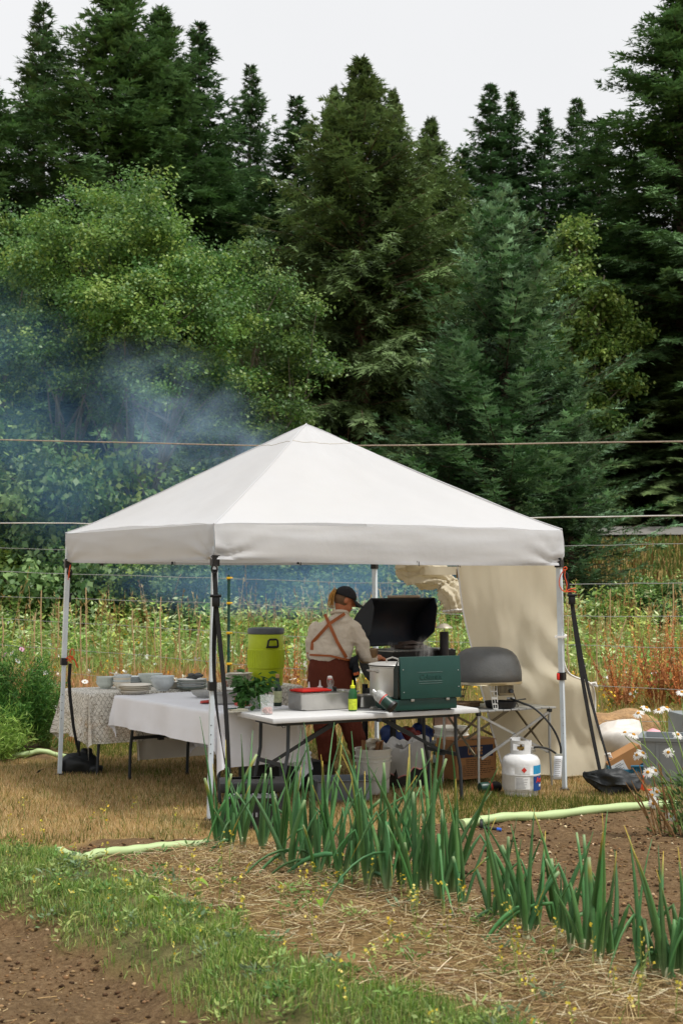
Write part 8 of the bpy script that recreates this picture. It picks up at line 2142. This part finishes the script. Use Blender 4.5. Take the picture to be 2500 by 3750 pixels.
for px, py, mm in ((20, 2398, M_PINK), (45, 2393, M_PET), (80, 2378, M_PINK), (-10, 2375, M_PINK), (168, 2465, M_PET), (236, 2525, M_PET), (65, 2420, M_PET), (312, 2497, M_PET), (205, 2590, M_PET)):
    c = PD(px, py, 14.5); o_ = Vector(t.location) if px < 150 else Vector(t3.location); par = t if px < 150 else t3
    c = c - o_; mb = MB(); d = Vector((random.gauss(0, .6), -.4, .6)).normalized(); s = d.orthogonal().normalized(); u = d.cross(s)
    for k in range(8):
        a = k * math.pi / 4; rd = s * math.cos(a) + u * math.sin(a); tg = d.cross(rd); mb.grid([[c + rd * .004 - tg * .004, c + rd * .004 + tg * .004], [c + rd * .022 - tg * .010, c + rd * .022 + tg * .010], [c + rd * .034 - tg * .008 + d * .004, c + rd * .034 + tg * .008 + d * .004]])
    fl = mb.build('flower_head', mm, par, fix=False)
    mb = MB(); lump(mb, c + d * .003, (.014, .014, .010), 3, n=8, m=5); mb.build('flower_eye', M_EYE, fl)
    mb = MB(); mb.tube([Vector((c.x * .6, c.y * .6, c.z * .5)), c - Vector((0, 0, .002))], 0.0025, 4); mb.build('flower_stem', M_STM, par)
broad_leaf(155, 2735, 0.22, 0.14, 'big bright green squash leaf in the flower bed', R(60))

# ================================================================== SMOKE AND STEAM
def smoke_mat(name, dens, scale, col, lo=0.45, hi=0.75, stretch=(1, 1, 1), fall=1.0):
    m = bpy.data.materials.new(name); m.use_nodes = True; n, l = m.node_tree.nodes, m.node_tree.links
    n.remove(n['Principled BSDF']); v = n.new('ShaderNodeVolumePrincipled'); v.inputs['Color'].default_value = (*col, 1); v.inputs['Anisotropy'].default_value = 0.2
    tc = n.new('ShaderNodeTexCoord'); mp = n.new('ShaderNodeMapping'); mp.inputs['Scale'].default_value = stretch; l.new(tc.outputs['Object'], mp.inputs['Vector'])
    no = n.new('ShaderNodeTexNoise'); no.inputs['Scale'].default_value = scale; no.inputs['Detail'].default_value = 3; no.inputs['Distortion'].default_value = 0.6; l.new(mp.outputs['Vector'], no.inputs['Vector'])
    mr = n.new('ShaderNodeMapRange'); mr.inputs['From Min'].default_value = lo; mr.inputs['From Max'].default_value = hi; mr.inputs['To Max'].default_value = dens; l.new(no.outputs['Fac'], mr.inputs['Value'])
    # thinning towards the outline of the plume (its own unit space)
    ge = n.new('ShaderNodeVectorMath'); ge.operation = 'LENGTH'; l.new(tc.outputs['Object'], ge.inputs[0])
    fr = n.new('ShaderNodeMapRange'); fr.inputs['From Min'].default_value = 0.25; fr.inputs['From Max'].default_value = 0.97; fr.inputs['To Min'].default_value = 1; fr.inputs['To Max'].default_value = 0; fr.interpolation_type = 'SMOOTHSTEP'
    l.new(ge.outputs['Value'], fr.inputs['Value'])
    mu = n.new('ShaderNodeMath'); mu.operation = 'MULTIPLY'; l.new(mr.outputs['Result'], mu.inputs[0]); l.new(fr.outputs['Result'], mu.inputs[1]); l.new(mu.outputs[0], v.inputs['Density'])
    l.new(v.outputs['Volume'], n['Material Output'].inputs['Volume'])
    return m
def puff(name, label, c, size, m, rz=0.0, ry=0.0):
    mb = MB(); ball(mb, (0, 0, 0), 1.0, 20); o = mb.build(name, m); o.location = c; o.scale = size; o.rotation_euler = (0, ry, rz)
    return tag(o, label, 'smoke', kind='stuff')
SMK = smoke_mat('blue_smoke', 0.12, 1.5, (0.28, 0.54, 0.90), 0.38, 0.72, (1.4, 1, 1.2))
puff('smoke', 'blue wood smoke drifting over the meadow towards the alders', PD(380, 1660, 23.0), (4.3, 3.0, 2.3), SMK, 0.0, R(14))
SMK3 = smoke_mat('smoke_wisp', 0.55, 2.2, (0.50, 0.70, 0.95), 0.45, 0.74, (1.6, 1, 1.0))
puff('smoke', 'denser curl of blue smoke rising beside the canopy roof', PD(690, 1560, 21.5), (2.1, 1.5, 1.3), SMK3, 0.3, R(35))
puff('smoke', 'faint blue smoke hanging in front of the yellowing alder', PD(-40, 1330, 24.0), (2.0, 2.0, 2.0), SMK)
SMK2 = smoke_mat('low_smoke', 0.30, 1.2, (0.30, 0.55, 0.88), 0.28, 0.7)
puff('smoke', 'thin blue smoke lying low behind the canopy', PD(1150, 2130, 22.5), (4.2, 2.6, 0.75), SMK2)
STM = smoke_mat('steam', 30.0, 2.4, (0.95, 0.93, 0.9), 0.42, 0.75, (1.5, 1, 0.8))
puff('steam', 'wisp of steam rising from the smoker beside the hand', PD(1430, 2395, 13.3), (0.06, 0.06, 0.14), STM)
puff('steam', 'steam curling up beside the smoker chimney', PD(1550, 2395, 13.35), (0.11, 0.10, 0.20), STM)
